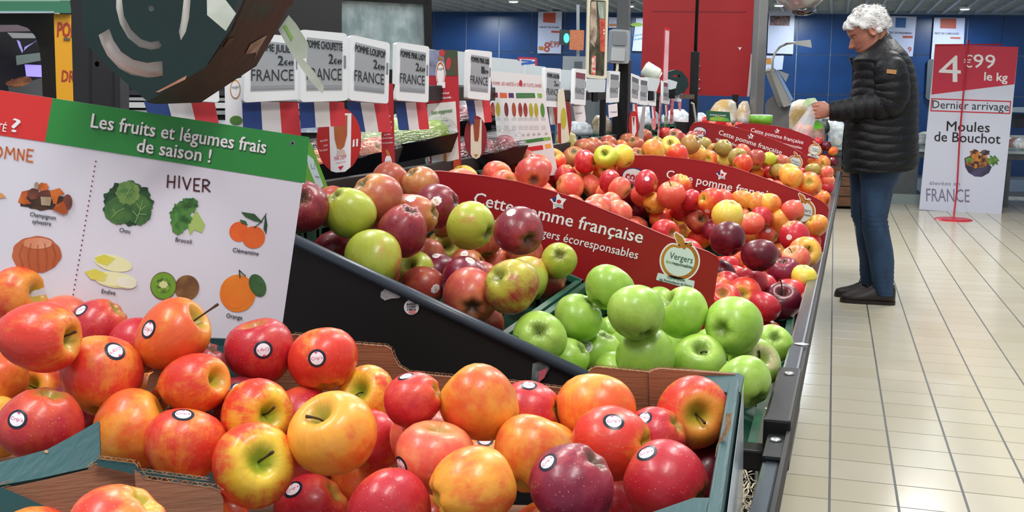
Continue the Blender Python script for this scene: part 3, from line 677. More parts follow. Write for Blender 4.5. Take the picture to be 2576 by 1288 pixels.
# tray between the first and second red signs
add_group('first_second', 'before the second red sign', .075, [
 K(1318,412,74,'br',s=(-.6,-.3),st=0), K(1340,437,84,'bc',c=(.1,.4)), K(1398,410,64,'ro',s=(.3,-.75)), K(1385,445,62,'cr'), K(1474,413,58,'cr',k=(.1,-.75)), K(1428,436,56,'cr'), K(1255,440,64,'cr',k=(.1,0)), K(1165,438,40,'yo'),
 K5(395,365,172,'lg',s=(-.1,-.4)), K5(490,335,110,'ye'), K5(390,455,172,'or',s=(-.05,-.1)), K5(215,495,150,'yo'), K5(430,530,120,'cr',k=(.1,-.7)), K5(95,560,214,'pk'), K5(290,560,190,'pk'), K5(375,625,205,'pk'),
 K5(470,565,150,'pk'), K5(560,635,195,'dp',s=(.6,-.4)), K5(680,575,204,'cr',k=(.05,-.35)), K5(650,645,150,'pk'), K5(950,575,180,'ro'), K5(890,660,218,'pk',s=(.1,-.9)), K5(745,700,140,'yo'), K5(640,745,195,'dp',b=-.2),
 K5(750,745,150,'yo'), K5(945,775,190,'cr'), K5(825,815,195,'ro'), K5(905,835,140,'ye'), K5(1168,692,228,'ro',c=(-.7,-.25),k=(-.25,.75)), K5(1295,680,130,'pk'), K5(1045,670,100,'cr'), K5(1105,860,170,'br',s=(.45,-.3)),
 K5(1195,900,180,'dp',b=-.3,s=(.75,-.55)), K5(1322,800,238,'ye',b=-.2), K5(1450,705,190,'yo'), K5(1430,770,120,'pk'), K5(1620,735,200,'yo'), K5(1600,800,180,'cr'), K5(1525,845,200,'pk'), K5(1800,795,200,'pk'), K5(1745,825,215,'yo'),
 K5(1320,985,266,'dk'), K5(1500,960,195,'yo',b=.2), K5(1620,920,208,'pk',k=(.1,-.2)), K5(1990,895,185,'yo'), K5(1832,960,232,'cr',k=(-.3,.1)), K5(1975,975,130,'rr'), K5(1898,1102,242,'yo',s=(.25,-.1)), K5(1568,1112,272,'dk'), K5(1700,1085,160,'yo'),
 K5(1010,925,170,'yo'), K5(1085,960,175,'ro'), K5(1400,1110,150,'lg'), K5(1340,750,110,'pk'), K5(1250,1190,160,'ro'), K5(1560,700,120,'yo')],
 'f', 'mixed red and yellow apples before the second red sign', stick='plain')
add_group('dark_crate', 'behind the first red sign', .076, [
 K(1828,672,62,'rr'), K(1815,692,72,'dk'), K(1808,733,70,'or',b=.3), K(1860,655,60,'ro'), K(1896,682,78,'or',b=.2), K(1885,714,88,'cr'), K(1872,747,96,'ro',c=(-.02,-.15),b=.2), K(1993,662,80,'pk',s=(-.3,-.8)),
 K(1980,690,86,'dp',s=(-.1,-.9)), K(1972,714,90,'dk'), K(1965,760,96,'dk',k=(-.8,-.05),s=(.1,-.75),st=4), K(1990,738,90,'rr',k=(.75,-.05)), K(2016,694,52,'ye'), K(1925,722,60,'cr'), K(1830,715,66,'cr'), K(1925,690,60,'or'), K(1945,655,60,'dk'), K(1850,700,60,'rr'), K(1915,765,70,'cr',d=1.03), K(2010,720,54,'dk')],
 'f', 'shiny dark and red apples behind the first red sign', stick='plain')
add_group('third', 'before the third red sign', .074, [
 K5(908,200,140,'br',c=(-.1,-.4)), K5(880,270,160,'ye',s=(0,-.4)), K5(1035,255,155,'ru'), K5(1045,205,100,'br'), K5(742,305,182,'yo'), K5(625,290,140,'or',s=(.15,-.8),b=.3), K5(930,335,168,'ro'), K5(560,270,125,'cr'), K5(490,280,120,'or'),
 K5(770,245,110,'ol'), K5(1140,258,115,'ol'), K5(1212,305,125,'ru',s=(-.1,-.1)), K5(1290,292,135,'ol'), K5(1095,330,150,'yo'), K5(1152,362,150,'ro',c=(.1,-.05)), K5(1290,372,135,'ye'), K5(1400,355,145,'ol',s=(.2,0)), K5(1425,315,120,'pk'),
 K5(1435,405,150,'ro'), K5(1408,425,135,'cr'), K5(1540,360,135,'br'), K5(1545,408,120,'ol',c=(-.2,-.1)), K5(1630,380,110,'lg',b=.3), K5(1722,412,155,'bo'), K5(1645,462,125,'cr',c=(.1,.1)), K5(1555,465,115,'or'), K5(1700,450,110,'ol'), K5(1795,485,165,'yo',s=(.2,-.4)),
 K5(1822,515,170,'yo'), K5(1730,520,110,'pk'), K5(1790,560,120,'pk'), K5(1965,470,135,'ol'), K5(1948,560,184,'or',c=(0,-.2)), K5(2085,520,105,'pk'), K5(2078,570,100,'cr'), K5(2068,620,100,'yo'), K5(2048,680,135,'or'), K5(1900,640,120,'pk'),
 K5(2080,475,90,'pk'), K5(1360,330,100,'ru'), K5(1010,350,100,'ro'), K5(700,260,100,'yo'), K5(850,330,90,'or'), K5(1230,420,110,'or'), K5(1330,440,100,'pk'), K5(1480,450,100,'rr'), K5(1890,475,110,'cr')],
 'f', 'russet and mixed apples before the third red sign', stick='plain')
add_group('fourth', 'behind the third red sign', .074, [
 K5(1795,250,105,'or'), K5(1870,295,125,'rr'), K5(1910,330,110,'cr'), K5(2000,300,130,'yo',b=.3), K5(2062,365,115,'dk'), K5(2045,405,130,'yo',c=(0,.05),b=.1), K5(2125,375,90,'dk',k=(-.3,-.5)), K5(1950,375,90,'pk'), K5(1580,165,85,'dk',k=(.1,-.5)),
 K5(1700,205,80,'dk'), K5(1150,80,70,'rr'), K5(1205,88,70,'pk'), K5(1262,90,80,'rr'), K5(1400,125,70,'cr'), K5(1470,160,70,'rr',k=(-.1,-.5)), K5(2080,275,80,'dk'), K5(2125,300,70,'or'), K5(1990,395,110,'or'), K5(2090,455,100,'rr'), K5(1760,235,60,'cr'),
 K5(1640,190,60,'dp'), K5(1930,255,80,'rr'), K5(2010,240,70,'cr'), K5(1945,400,70,'rr'), K5(1330,110,60,'pk'), K5(1530,150,60,'rr'), K5(2030,350,80,'cr')],
 'f', 'red apples behind the third red sign', stick='plain')
relax(); emit_apples()
# the apples lying underneath the top layer, past the 260 built singly
def underlayer(key, x0, x1, Y0, Y1, pal, heights, s=.037, mt=None):
    R = random.Random(5); A = [(at(p[0], p[1], p[3]), p[2]*p[3]/F/2*.9) for g in GROUPS.values() for p in g['P']]; mine = []; mb = MB(); locs = []
    me = VAR['f'][1][0]; vv = [v.co.copy() for v in me.vertices]; ff = [tuple(p.vertices) for p in me.polygons]
    for h in heights:
        y = Y0+.04; row = 0
        while y < Y1-.035:
            x = x0+.042+(.036 if row % 2 else 0)
            while x < x1-.035:
                c = V((x+R.uniform(-.006, .006), y+R.uniform(-.006, .006), 0)); c.z = zs(c.x)+h+R.uniform(-.006, .006)
                if all((c-a).length > r+s*.9 for a, r in A+mine):
                    mine.append((c, s*.9)); M3 = (Matrix.Rotation(R.uniform(0, 6.28), 3, 'Z') @ Matrix.Rotation(R.uniform(.6, 2.4), 3, 'X'))
                    mb.add(([c+(M3 @ v)*s for v in vv], ff)); locs += vv
                x += .073
            y += .064; row += 1
    if not mine: return
    m = SKIN; o = mb.build('apples_underneath', m, smooth=True); over, under, cav, bias, dots, words = PAL[pal]
    at_ = o.data.attributes.new('apple_co', 'FLOAT_VECTOR', 'POINT'); at_.data.foreach_set('vector', [c for v in locs for c in v])
    tag(o, f'{words}s packed below the top layer of the {key}'.replace('apple with', 'apples with').replace('patchess', 'patches').replace('dotss', 'dots').replace('streakss', 'streaks'), 'apples', kind='stuff')
    o['skin_over'] = list(lin(over)); o['skin_under'] = list(lin(under)); o['skin_cavity'] = list(lin(cav)); o['skin_bias'] = bias; o['skin_seed'] = 3.3; o['skin_dots'] = dots
underlayer('green crate', -.415, -.085, 1.42, 1.89, 'g', (-.072,))
underlayer('mottled crate', -.82, -.43, 1.42, 1.89, 'br', (-.072, -.015))
underlayer('far-left crates of the second row', -.82, -.43, 2.01, 2.91, 'pk', (-.072, -.01))
underlayer('aisle-side crates of the second row', -.415, -.07, 2.01, 2.91, 'rr', (-.072, -.012))
underlayer('russet crates', -.82, -.42, 3.05, 4.9, 'bo', (-.072, -.01))
underlayer('russet crates by the rail', -.405, -.03, 3.05, 4.9, 'pk', (-.072, -.012))
underlayer('farthest crates', -.82, -.02, 5.08, 6.4, 'rr', (-.072, -.01))
# ------------------------------------------------------------------ teal fruit cartons of the foreground
TEAL = mat('teal_print', '124c50', .5, var=.25, scale=5, bump=.15, bscale=120, stretch=(1, .1, 1)); KRAFT = mat('brown_cardboard', '8a5a3e', .7, var=.22, scale=7, stretch=(.3, 1, 6), bump=.15, bscale=60)
EDGE = mat('corrugated_edge', 'b08a66', .8, var=.5, scale=160); TEALD = mat('teal_inside', '17494c', .5)
def vplane(a, b):
    d = (b-a); d.z = 0; n = V((d.y, -d.x, 0)).normalized()
    if n.dot(CAM-a) < 0: n = -n
    return Plane(a, n)
def corr(pl, pts, w, parent, lift=.001, depth=.004):
    """a corrugated cardboard edge: two liners with a wave between, along pixel points on a plane"""
    mb = MB(); P = [pl.p(x, y, lift) for x, y in pts]; up = V((0, 0, 1))
    for i in range(len(P)-1):
        a, b = P[i], P[i+1]; n = max(2, int((b-a).length/.004)); t = (b-a)/n; s = (b-a).normalized().cross(pl.n).normalized()
        if s.z < 0: s = -s
        for k in range(n):
            p = a+t*k; q = p+t
            for h0, h1 in ((w, w-.0006), (.0006, 0)): mb.add(([p+s*h0, q+s*h0, q+s*h1, p+s*h1], [(0, 1, 2, 3)]))
            z0, z1 = (0, w) if k % 2 else (w, 0); mb.add(([p+s*z0, q+s*z1, q+s*(z1+.0007), p+s*(z0+.0007)], [(0, 1, 2, 3)]))
    return mb.build('corrugated_edge', EDGE, parent)
BL = aY(560, 858, 1.10); BR = aY(1862, 942, 1.262); pb = vplane(BL, BR)
rc = root('fruit_carton', (BL+BR)/2-V((0, .2, .22)), 'nearest open teal fruit carton in front, full of stickered pink-red apples', 'carton', 'teal fruit cartons')
slab(pb, [(560, 856), (740, 842), (885, 865), (972, 872), (984, 880), (990, 900), (1003, 922), (1030, 938), (1100, 946), (1290, 962), (1430, 980), (1476, 984), (1478, 945), (1486, 930), (1500, 924), (1632, 937), (1646, 930), (1662, 928), (1760, 934), (1862, 942), (1862, 1230), (560, 1160)], .006, KRAFT, 'back_wall', rc)
slab(pb, [(1632, 938), (1646, 931), (1662, 928), (1850, 942), (1850, 1200), (1640, 1190)], .004, KRAFT, 'end_panel', rc, lift=.005)
for pts in ([(885, 865), (972, 872), (984, 880), (990, 900), (1003, 922), (1030, 938), (1290, 962), (1430, 980)], [(1486, 930), (1500, 924), (1632, 937), (1662, 928), (1750, 934)], [(740, 842), (885, 865)]):
    corr(pb, pts, .0035, rc)
sd = V((BR.y-BL.y, -(BR.x-BL.x), 0)).normalized()                      # along the carton's ends, towards the camera
def wl(c, L, th, m, name, parent, h=.15, up0=0, tilt=-.10):
    a = c+V((0, 0, up0)); b = c+sd*L+V((0, 0, up0+tilt*L)); dn = V((0, 0, -h)); w_ = V((1, sd.x/-sd.y, 0)).normalized()*th
    v = [a, b, b+dn, a+dn]; v += [q+w_ for q in v]
    return link(name, v, [(0, 1, 2, 3), (7, 6, 5, 4), (0, 4, 5, 1), (1, 5, 6, 2), (2, 6, 7, 3), (3, 7, 4, 0)], m, parent)
NR = at(1812, 1292, .90); d = NR-BR; sdr = d
a, b = BR.copy(), BR+d*1.15; dn = V((0, 0, -.16)); w_ = V((.012, .003, 0))
v = [a-w_, b-w_, b-w_+dn, a-w_+dn, a+w_*.1, b+w_*.1, b+w_*.6+dn, a+w_*.6+dn]
bevel(link('side_wall', v, [(0, 1, 2, 3), (7, 6, 5, 4), (0, 4, 5, 1), (1, 5, 6, 2), (2, 6, 7, 3), (3, 7, 4, 0)], TEAL, rc), .004)
v2 = [a+w_*.4-V((0, 0, .012)), b+w_*.4-V((0, 0, .012)), b+w_*.8+dn, a+w_*.8+dn]
plate(v2, .0005, mat('clear_label_film', 'b9c2c6', .25, var=.4, scale=14, stretch=(1, .2, 1)), 'film_strip', rc)
fl = Plane(BR+V((0, 0, .001)), (0, -.12, 1))
slab(fl, [(1748, 931), (1860, 939), (1872, 946), (1862, 985), (1845, 993), (1790, 975), (1765, 958)], .004, TEAL, 'corner_flap', rc); 
tb = facing(1822, 1095, 1.06)
slab(tb, [(1826, 1040), (1841, 1040), (1838, 1075), (1820, 1105), (1815, 1140), (1798, 1150), (1803, 1120), (1822, 1080)], .004, EDGE, 'torn_tab', rc)
nf = Plane(at(1770, 1262, .93), (0, -.25, 1))
slab(nf, [(1630, 1292), (1745, 1252), (1790, 1252), (1800, 1292)], .004, TEAL, 'corner_flap', rc)
nl = Plane(BL+V((0, 0, .002)), (0, -.2, 1)); slab(vplane(aY(520, 852, 1.10), BL), [(522, 851), (577, 853), (574, 884), (540, 900), (508, 914), (530, 890)], .004, TEAL, 'corner_flap', rc, lift=.01)
slab(vplane(aY(520, 852, 1.10), BL), [(512, 853), (522, 851), (537, 890), (528, 896)], .005, EDGE, 'torn_tab', rc, lift=.012)
pb2 = facing(600, 950, 1.24); slab(pb2, [(545, 870), (660, 872), (700, 980), (560, 1010)], .004, TEALD, 'inner_panel', rc)
FLO = -.205
plate([BL+V((0, 0, -.2)), BR+V((0, 0, -.165)), BR+d*1.1+V((0, 0, -.165)), BL+d*1.1+V((0, 0, -.2))], .006, KRAFT, 'floor_panel', rc)
# shared wall between the left and right cartons
lc = root('fruit_carton', at(120, 1100, 1.1)-V((.1, 0, .2)), 'left teal fruit carton, set higher, with apples piled against the season board', 'carton', 'teal fruit cartons')
tbp = facing(415, 945, 1.135)
slab(tbp, [(352, 982), (368, 975), (372, 955), (378, 942), (438, 906), (458, 901), (468, 910), (466, 922), (440, 930), (405, 955), (384, 980), (378, 1000), (352, 1010)], .004, KRAFT, 'side_tab', lc)
corr(tbp, [(372, 958), (378, 943), (438, 906), (460, 901)], .004, lc)
ff = Plane(at(150, 1150, .955), (.05, -.42, .9))
slab(ff, [(-40, 1172), (55, 1148), (120, 1130), (190, 1092), (249, 1058), (252, 1148), (242, 1160), (222, 1176), (100, 1203), (-40, 1228)], .004, TEAL, 'corner_flap', lc)
slab(ff, ell(116, 1136, 5, 4, 12), .002, EDGE, 'staple_hole', lc, lift=.001)
cpl = facing(120, 1210, .945); corr(cpl, [(-20, 1232), (100, 1208), (222, 1182), (244, 1163)], .0045, lc)
A1, B1 = at(251, 1168, 1.05), at(420, 985, 1.27)
plate([A1, B1, B1+V((0, 0, -.13)), A1+V((0, 0, -.13))], .005, KRAFT, 'side_wall', lc)
A2 = at(-60, 1195, .93); A0 = at(250, 1165, .955)
plate([A2+V((0, 0, -.008)), A0+V((0, 0, -.008)), A0+V((0, 0, -.12)), A2+V((0, 0, -.12))], .005, TEALD, 'front_wall', lc)
plate([A2+V((0, 0, -.12)), A0+V((0, 0, -.12)), B1+V((-.03, -.02, -.12)), V((-1.1, 1.06, B1.z-.05))], .005, KRAFT, 'floor_panel', lc)
# bottom-left carton
cc = root('fruit_carton', at(300, 1330, .85)-V((0, 0, .18)), 'bottom-left teal fruit carton, mostly out of the frame', 'carton', 'teal fruit cartons')
p1 = facing(300, 1220, .935)
slab(p1, [(-30, 1240), (10, 1228), (120, 1205), (222, 1181), (240, 1166), (350, 1180), (370, 1195), (375, 1340), (-30, 1340)], .004, KRAFT, 'back_wall', cc)
p2 = facing(450, 1240, .925)
slab(p2, [(338, 1181), (352, 1190), (362, 1205), (540, 1228), (555, 1240), (562, 1256), (562, 1340), (350, 1340)], .004, KRAFT, 'back_wall_end', cc)
p3 = facing(450, 1200, .94); slab(p3, [(243, 1152), (340, 1165), (347, 1180), (520, 1203), (528, 1218), (350, 1196), (245, 1172)], .004, TEALD, 'slot_panel', cc)
corr(p3, [(243, 1154), (340, 1166), (347, 1178)], .003, cc, lift=.002); corr(p3, [(350, 1186), (525, 1210)], .003, cc, lift=.002); corr(p2, [(352, 1192), (362, 1205), (540, 1228), (556, 1240)], .0035, cc); corr(p1, [(222, 1181), (240, 1166), (330, 1178)], .003, cc)
slab(facing(60, 1260, .90), [(-30, 1215), (10, 1228), (120, 1276), (126, 1292), (120, 1340), (-30, 1340)], .004, TEALD, 'corner_flap', cc)
# ------------------------------------------------------------------ the season board
bp = facing(390, 540, 1.335); BW = mat('board_white', 'dcdce6', .35); BG = mat('board_green', '2c8c3c', .35); BRD = mat('board_red', 'd8322e', .35)
bd = root('season_board', bp.p(390, 900), 'tilted white board of seasonal fruit and vegetables under a green and red header', 'sign')
slab(bp, [(-70, 216), (778, 345), (697, 910), (-70, 800)], .004, BW, 'panel', bd)
slab(bp, [(132, 247), (778, 345), (768, 461), (113, 357)], .0006, BG, 'green_header', bd, lift=.0008)
slab(bp, [(-70, 216), (132, 247), (113, 357), (-70, 330)], .0006, BRD, 'red_header', bd, lift=.0008)
slab(bp, ell(736, 360, 6, 6, 14), .0004, mat('eyelet_grey', '8c9690', .4, metal=.6), 'eyelet', bd, lift=.0013); slab(bp, ell(736, 360, 3.6, 3.6, 12), .0003, BLACK, 'hole', bd, lift=.0018)
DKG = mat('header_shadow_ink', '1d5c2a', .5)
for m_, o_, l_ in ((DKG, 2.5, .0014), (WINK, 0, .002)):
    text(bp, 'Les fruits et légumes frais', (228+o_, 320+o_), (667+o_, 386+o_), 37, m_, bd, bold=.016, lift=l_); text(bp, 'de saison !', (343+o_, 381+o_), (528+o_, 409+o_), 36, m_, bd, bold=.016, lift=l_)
text(bp, 'TÉ', (-9, 328), (15, 332), 20, WINK, bd, bold=.012, lift=.002); text(bp, '?', (28, 331), (47, 334), 36, WINK, bd, bold=.012, lift=.002)
mb = MB(); 
def stroke(mb, pl, pts, w, lift=.001, mi=0):
    for i in range(len(pts)-1):
        (x0, y0), (x1, y1) = pts[i], pts[i+1]; L = math.hypot(x1-x0, y1-y0)+1e-6; nx, ny = -(y1-y0)/L*w/2, (x1-x0)/L*w/2; ex, ey = (x1-x0)/L*w*.3, (y1-y0)/L*w*.3
        mb.add(([pl.p(x0+nx-ex, y0+ny-ey, lift), pl.p(x0-nx-ex, y0-ny-ey, lift), pl.p(x1-nx+ex, y1-ny+ey, lift), pl.p(x1+nx+ex, y1+ny+ey, lift)], [(0, 1, 2, 3)]), mi)
def strokes(pl, ls, w, m, parent, name='lettering', lift=.001):
    mb = MB(); [stroke(mb, pl, l, w, lift) for l in ls]; return mb.build(name, m, parent)
strokes(bp, [[(423, 441), (421, 471)], [(440, 443), (438, 473)], [(422, 457), (439, 458)], [(451, 443), (450, 472)], [(460, 446), (470, 476), (480, 449)], [(503, 450), (489, 450), (488, 479), (502, 481)], [(488, 465), (500, 466)], [(510, 482), (511, 452), (521, 453), (527, 459), (523, 466), (511, 468)], [(514, 468), (528, 482)]], 4.2, mat('maroon_ink', '4a2026', .6), bd)
strokes(bp, [ell(-6, 382, 11, 14, 14)+[(5, 382)], [(12, 398), (17, 370), (25, 388), (35, 373), (37, 401)], [(44, 403), (46, 375), (58, 402), (61, 377)], [(84, 378), (70, 376), (67, 405), (82, 407)], [(68, 391), (80, 392)]], 4.2, mat('orange_brown_ink', 'c8662e', .6), bd)
mb = MB()
for k in range(30): x, y = 241-k*2.1, 406+k*12.4; mb.add(([bp.p(*q, .001) for q in ell(x, y, 2.2, 2.2, 8)], [tuple(range(8))]))
o = mb.build('dotted_line', mat('plum_ink', '7a2c50', .6), bd); o['kind'] = 'stuff'
GI = mat('caption_ink', '33363e', .6)
for s, p0, p1 in (('Champignon', (75, 543), (140, 553)), ('sylvestre', (81, 561), (128, 568)), ('Chou', (300, 583), (327, 587)), ('Brocoli', (441, 607), (482, 613)), ('Clémentine', (585, 633), (650, 643)), ('Endive', (255, 737), (290, 742)), ('Kiwi', (422, 769), (447, 773)), ('Orange', (569, 798), (609, 804))):
    text(bp, s, p0, p1, 11, GI, bd, bold=.01, lift=.001)
def pic(name, parts, pl=None, parent=None, L0=.0008):
    t = None
    for i, (poly, m) in enumerate(parts):
        o = slab(pl or bp, poly, .0002, m, name if i == 0 else 'print_detail', parent or bd, lift=L0+i*.00022)
def blob(cx, cy, rx, ry, amp=.12, n=36, seed=1, f=7):
    R = random.Random(seed); a = [R.uniform(0, 6.28) for _ in range(3)]
    return [(cx+rx*math.cos(g)*(1+amp*(math.sin(f*g+a[0])*.5+math.sin((2*f+1)*g+a[1])*.5)), cy+ry*math.sin(g)*(1+amp*(math.sin(f*g+a[0])*.5+math.sin((2*f+1)*g+a[1])*.5))) for g in [2*math.pi*i/n for i in range(n)]]
PM = lambda n, c, c2, s=14, st=(1, 1, 1): mat('print_'+n, c, .5, col2=c2, scale=s, stretch=st)
g1, g2, g3, g4 = PM('dark_leaf', '2c5a30', '16381c', 90), PM('mid_leaf', '4c7c3a', '2c5a2c', 60), PM('light_leaf', '7ca052', '4c7c3c', 60), PM('vein', '9cc07c', '8cb46c')
pic('cabbage_print', [(blob(322, 512, 62, 55, .10, 60, 3, 9), g1), (blob(300, 530, 38, 34, .06, 40, 4), g2), (blob(350, 528, 32, 38, .06, 40, 5), g2), (blob(322, 485, 30, 30, .10, 40, 6), g3)])
strokes(bp, [[(308, 515), (318, 490), (330, 470)], [(314, 500), (304, 486)], [(318, 490), (332, 482)], [(340, 560), (352, 530), (358, 505)], [(346, 545), (334, 530)], [(352, 530), (366, 518)], [(349, 538), (368, 540)], [(352, 525), (344, 512)], [(280, 548), (296, 532), (312, 524)], [(290, 538), (284, 526)]], 1.6, g4, bd, 'leaf_veins', lift=.0022)
b1, b2 = PM('broccoli', '4f8a3a', '25561f', 110), PM('broccoli_stalk', 'a6c46a', '7ea84a', 20)
pic('broccoli_print', [([(470, 560), (495, 530), (516, 566), (508, 586), (488, 578), (478, 592)], b2), (blob(455, 545, 27, 34, .16, 50, 2, 8), b1), (blob(472, 518, 24, 19, .2, 40, 7, 7), b1), (blob(448, 570, 16, 20, .15, 30, 9), b1), (blob(482, 510, 16, 12, .15, 30, 19), b1)])
o1, o2, lf = PM('clementine', 'ee6a22', 'd8521a', 30), PM('orange', 'f2932c', 'e67a1e', 14), PM('citrus_leaf', '3d6a38', '22482a', 30)
pic('clementine_print', [(ell(601, 583, 24, 25), o1), (ell(638, 597, 29, 28), PM('clementine_front', 'f07426', 'de5a1c', 20)), ([(607, 533), (640, 538), (662, 560), (640, 556), (618, 546)], lf), ([(668, 536), (673, 566), (670, 590), (663, 575)], lf), ([(603, 552), (618, 556), (624, 567), (608, 562)], lf)])
strokes(bp, [[(640, 572), (655, 560), (670, 538)]], 2.4, lf, bd, 'twig_print', lift=.0022)
pic('orange_print', [(blob(598, 738, 45, 47, .01, 40), o2), (ell(592, 760, 20, 16), PM('orange_deep', 'e8701c', 'ee8424', 9)), (ell(648, 718, 20, 30, 24, rot=-25), lf)]); strokes(bp, [[(604, 698), (602, 680), (610, 688), (618, 694)]], 3, g1, bd, 'stalk_print', lift=.0022)
k1, k2, k3, k4 = PM('kiwi_flesh', '86b63c', '6aa02c', 20), PM('kiwi_core', 'e2e6b0', 'd2dc98'), PM('kiwi_skin', '8a6238', '6a4626', 60), PM('kiwi_seed_ring', '3c5c20', '86b63c', 160)
pic('kiwi_print', [(ell(470, 724, 31, 32, rot=20), k3), (ell(411, 719, 33, 35), k3), (ell(411, 719, 31, 33), k1), (ell(411, 717, 19, 20), k4), (blob(411, 716, 11, 9, .2), k2)])
e1_, e2_, e3_ = PM('endive', 'eef0c4', 'e2e6a0', 8), PM('endive_tip', 'd8d44c', 'e6e48a', 12), PM('endive_white', 'f0f2e2', 'e6e8cc')
pic('endive_print', [(ell(285, 662, 48, 20, 28, rot=12), e1_), ([(238, 648), (262, 640), (290, 650), (270, 668), (245, 660)], e2_), (ell(290, 704, 54, 20, 28, rot=8), e1_), ([(213, 684), (240, 676), (270, 690), (262, 708), (228, 702)], e2_), (ell(318, 712, 26, 14, 20, rot=8), e3_), ([(240, 710), (300, 722), (330, 725), (270, 716)], e2_)])
u1, u2 = PM('pumpkin', 'd2784c', 'b4582e', 12, (1, 1, .3)), PM('pumpkin_rib', '96481f', 'a85830')
pic('pumpkin_print', [(blob(92, 640, 62, 46, .03, 50, 8, 5), u1), (ell(94, 612, 38, 14, 20), PM('pumpkin_top', 'e8ad90', 'd88c66', 20))]); strokes(bp, [[(60, 608), (48, 640), (58, 672)], [(78, 612), (70, 645), (76, 680)], [(95, 616), (94, 650), (97, 684)], [(112, 612), (118, 645), (116, 680)], [(130, 612), (140, 640), (132, 672)]], 1.6, u2, bd, 'rib_print', lift=.0016)
m1, m2, m3 = PM('chanterelle', 'd66f26', 'a84c18', 50), PM('cep_cap', '7c4230', '542a22', 40), PM('cep_stalk', 'cdb89c', 'a08a70', 30)
pic('mushroom_print', [(blob(112, 508, 62, 20, .12, 40, 5, 6), PM('mushroom_soil', '2e2016', '4c3018', 80)), ([(45, 508), (55, 482), (72, 478), (66, 500), (80, 512), (60, 515)], m1), (blob(84, 488, 16, 14, .1), m2), (ell(115, 490, 18, 13), m2), ([(102, 495), (130, 496), (126, 518), (104, 516)], m3), (blob(108, 470, 14, 10, .2, seed=4), m1), ([(125, 480), (150, 473), (163, 488), (148, 492), (142, 515), (134, 512)], m1), (ell(170, 508, 12, 19), m2), ([(140, 516), (160, 505), (172, 535), (160, 540), (132, 528)], m1), (ell(92, 467, 6, 9), m3)])
slab(bp, [(-30, 480), (5, 486), (16, 497), (-5, 500), (-30, 490)], .0003, PM('nut', 'd69a5c', 'b87838', 20), 'nut_print', bd, lift=.001)
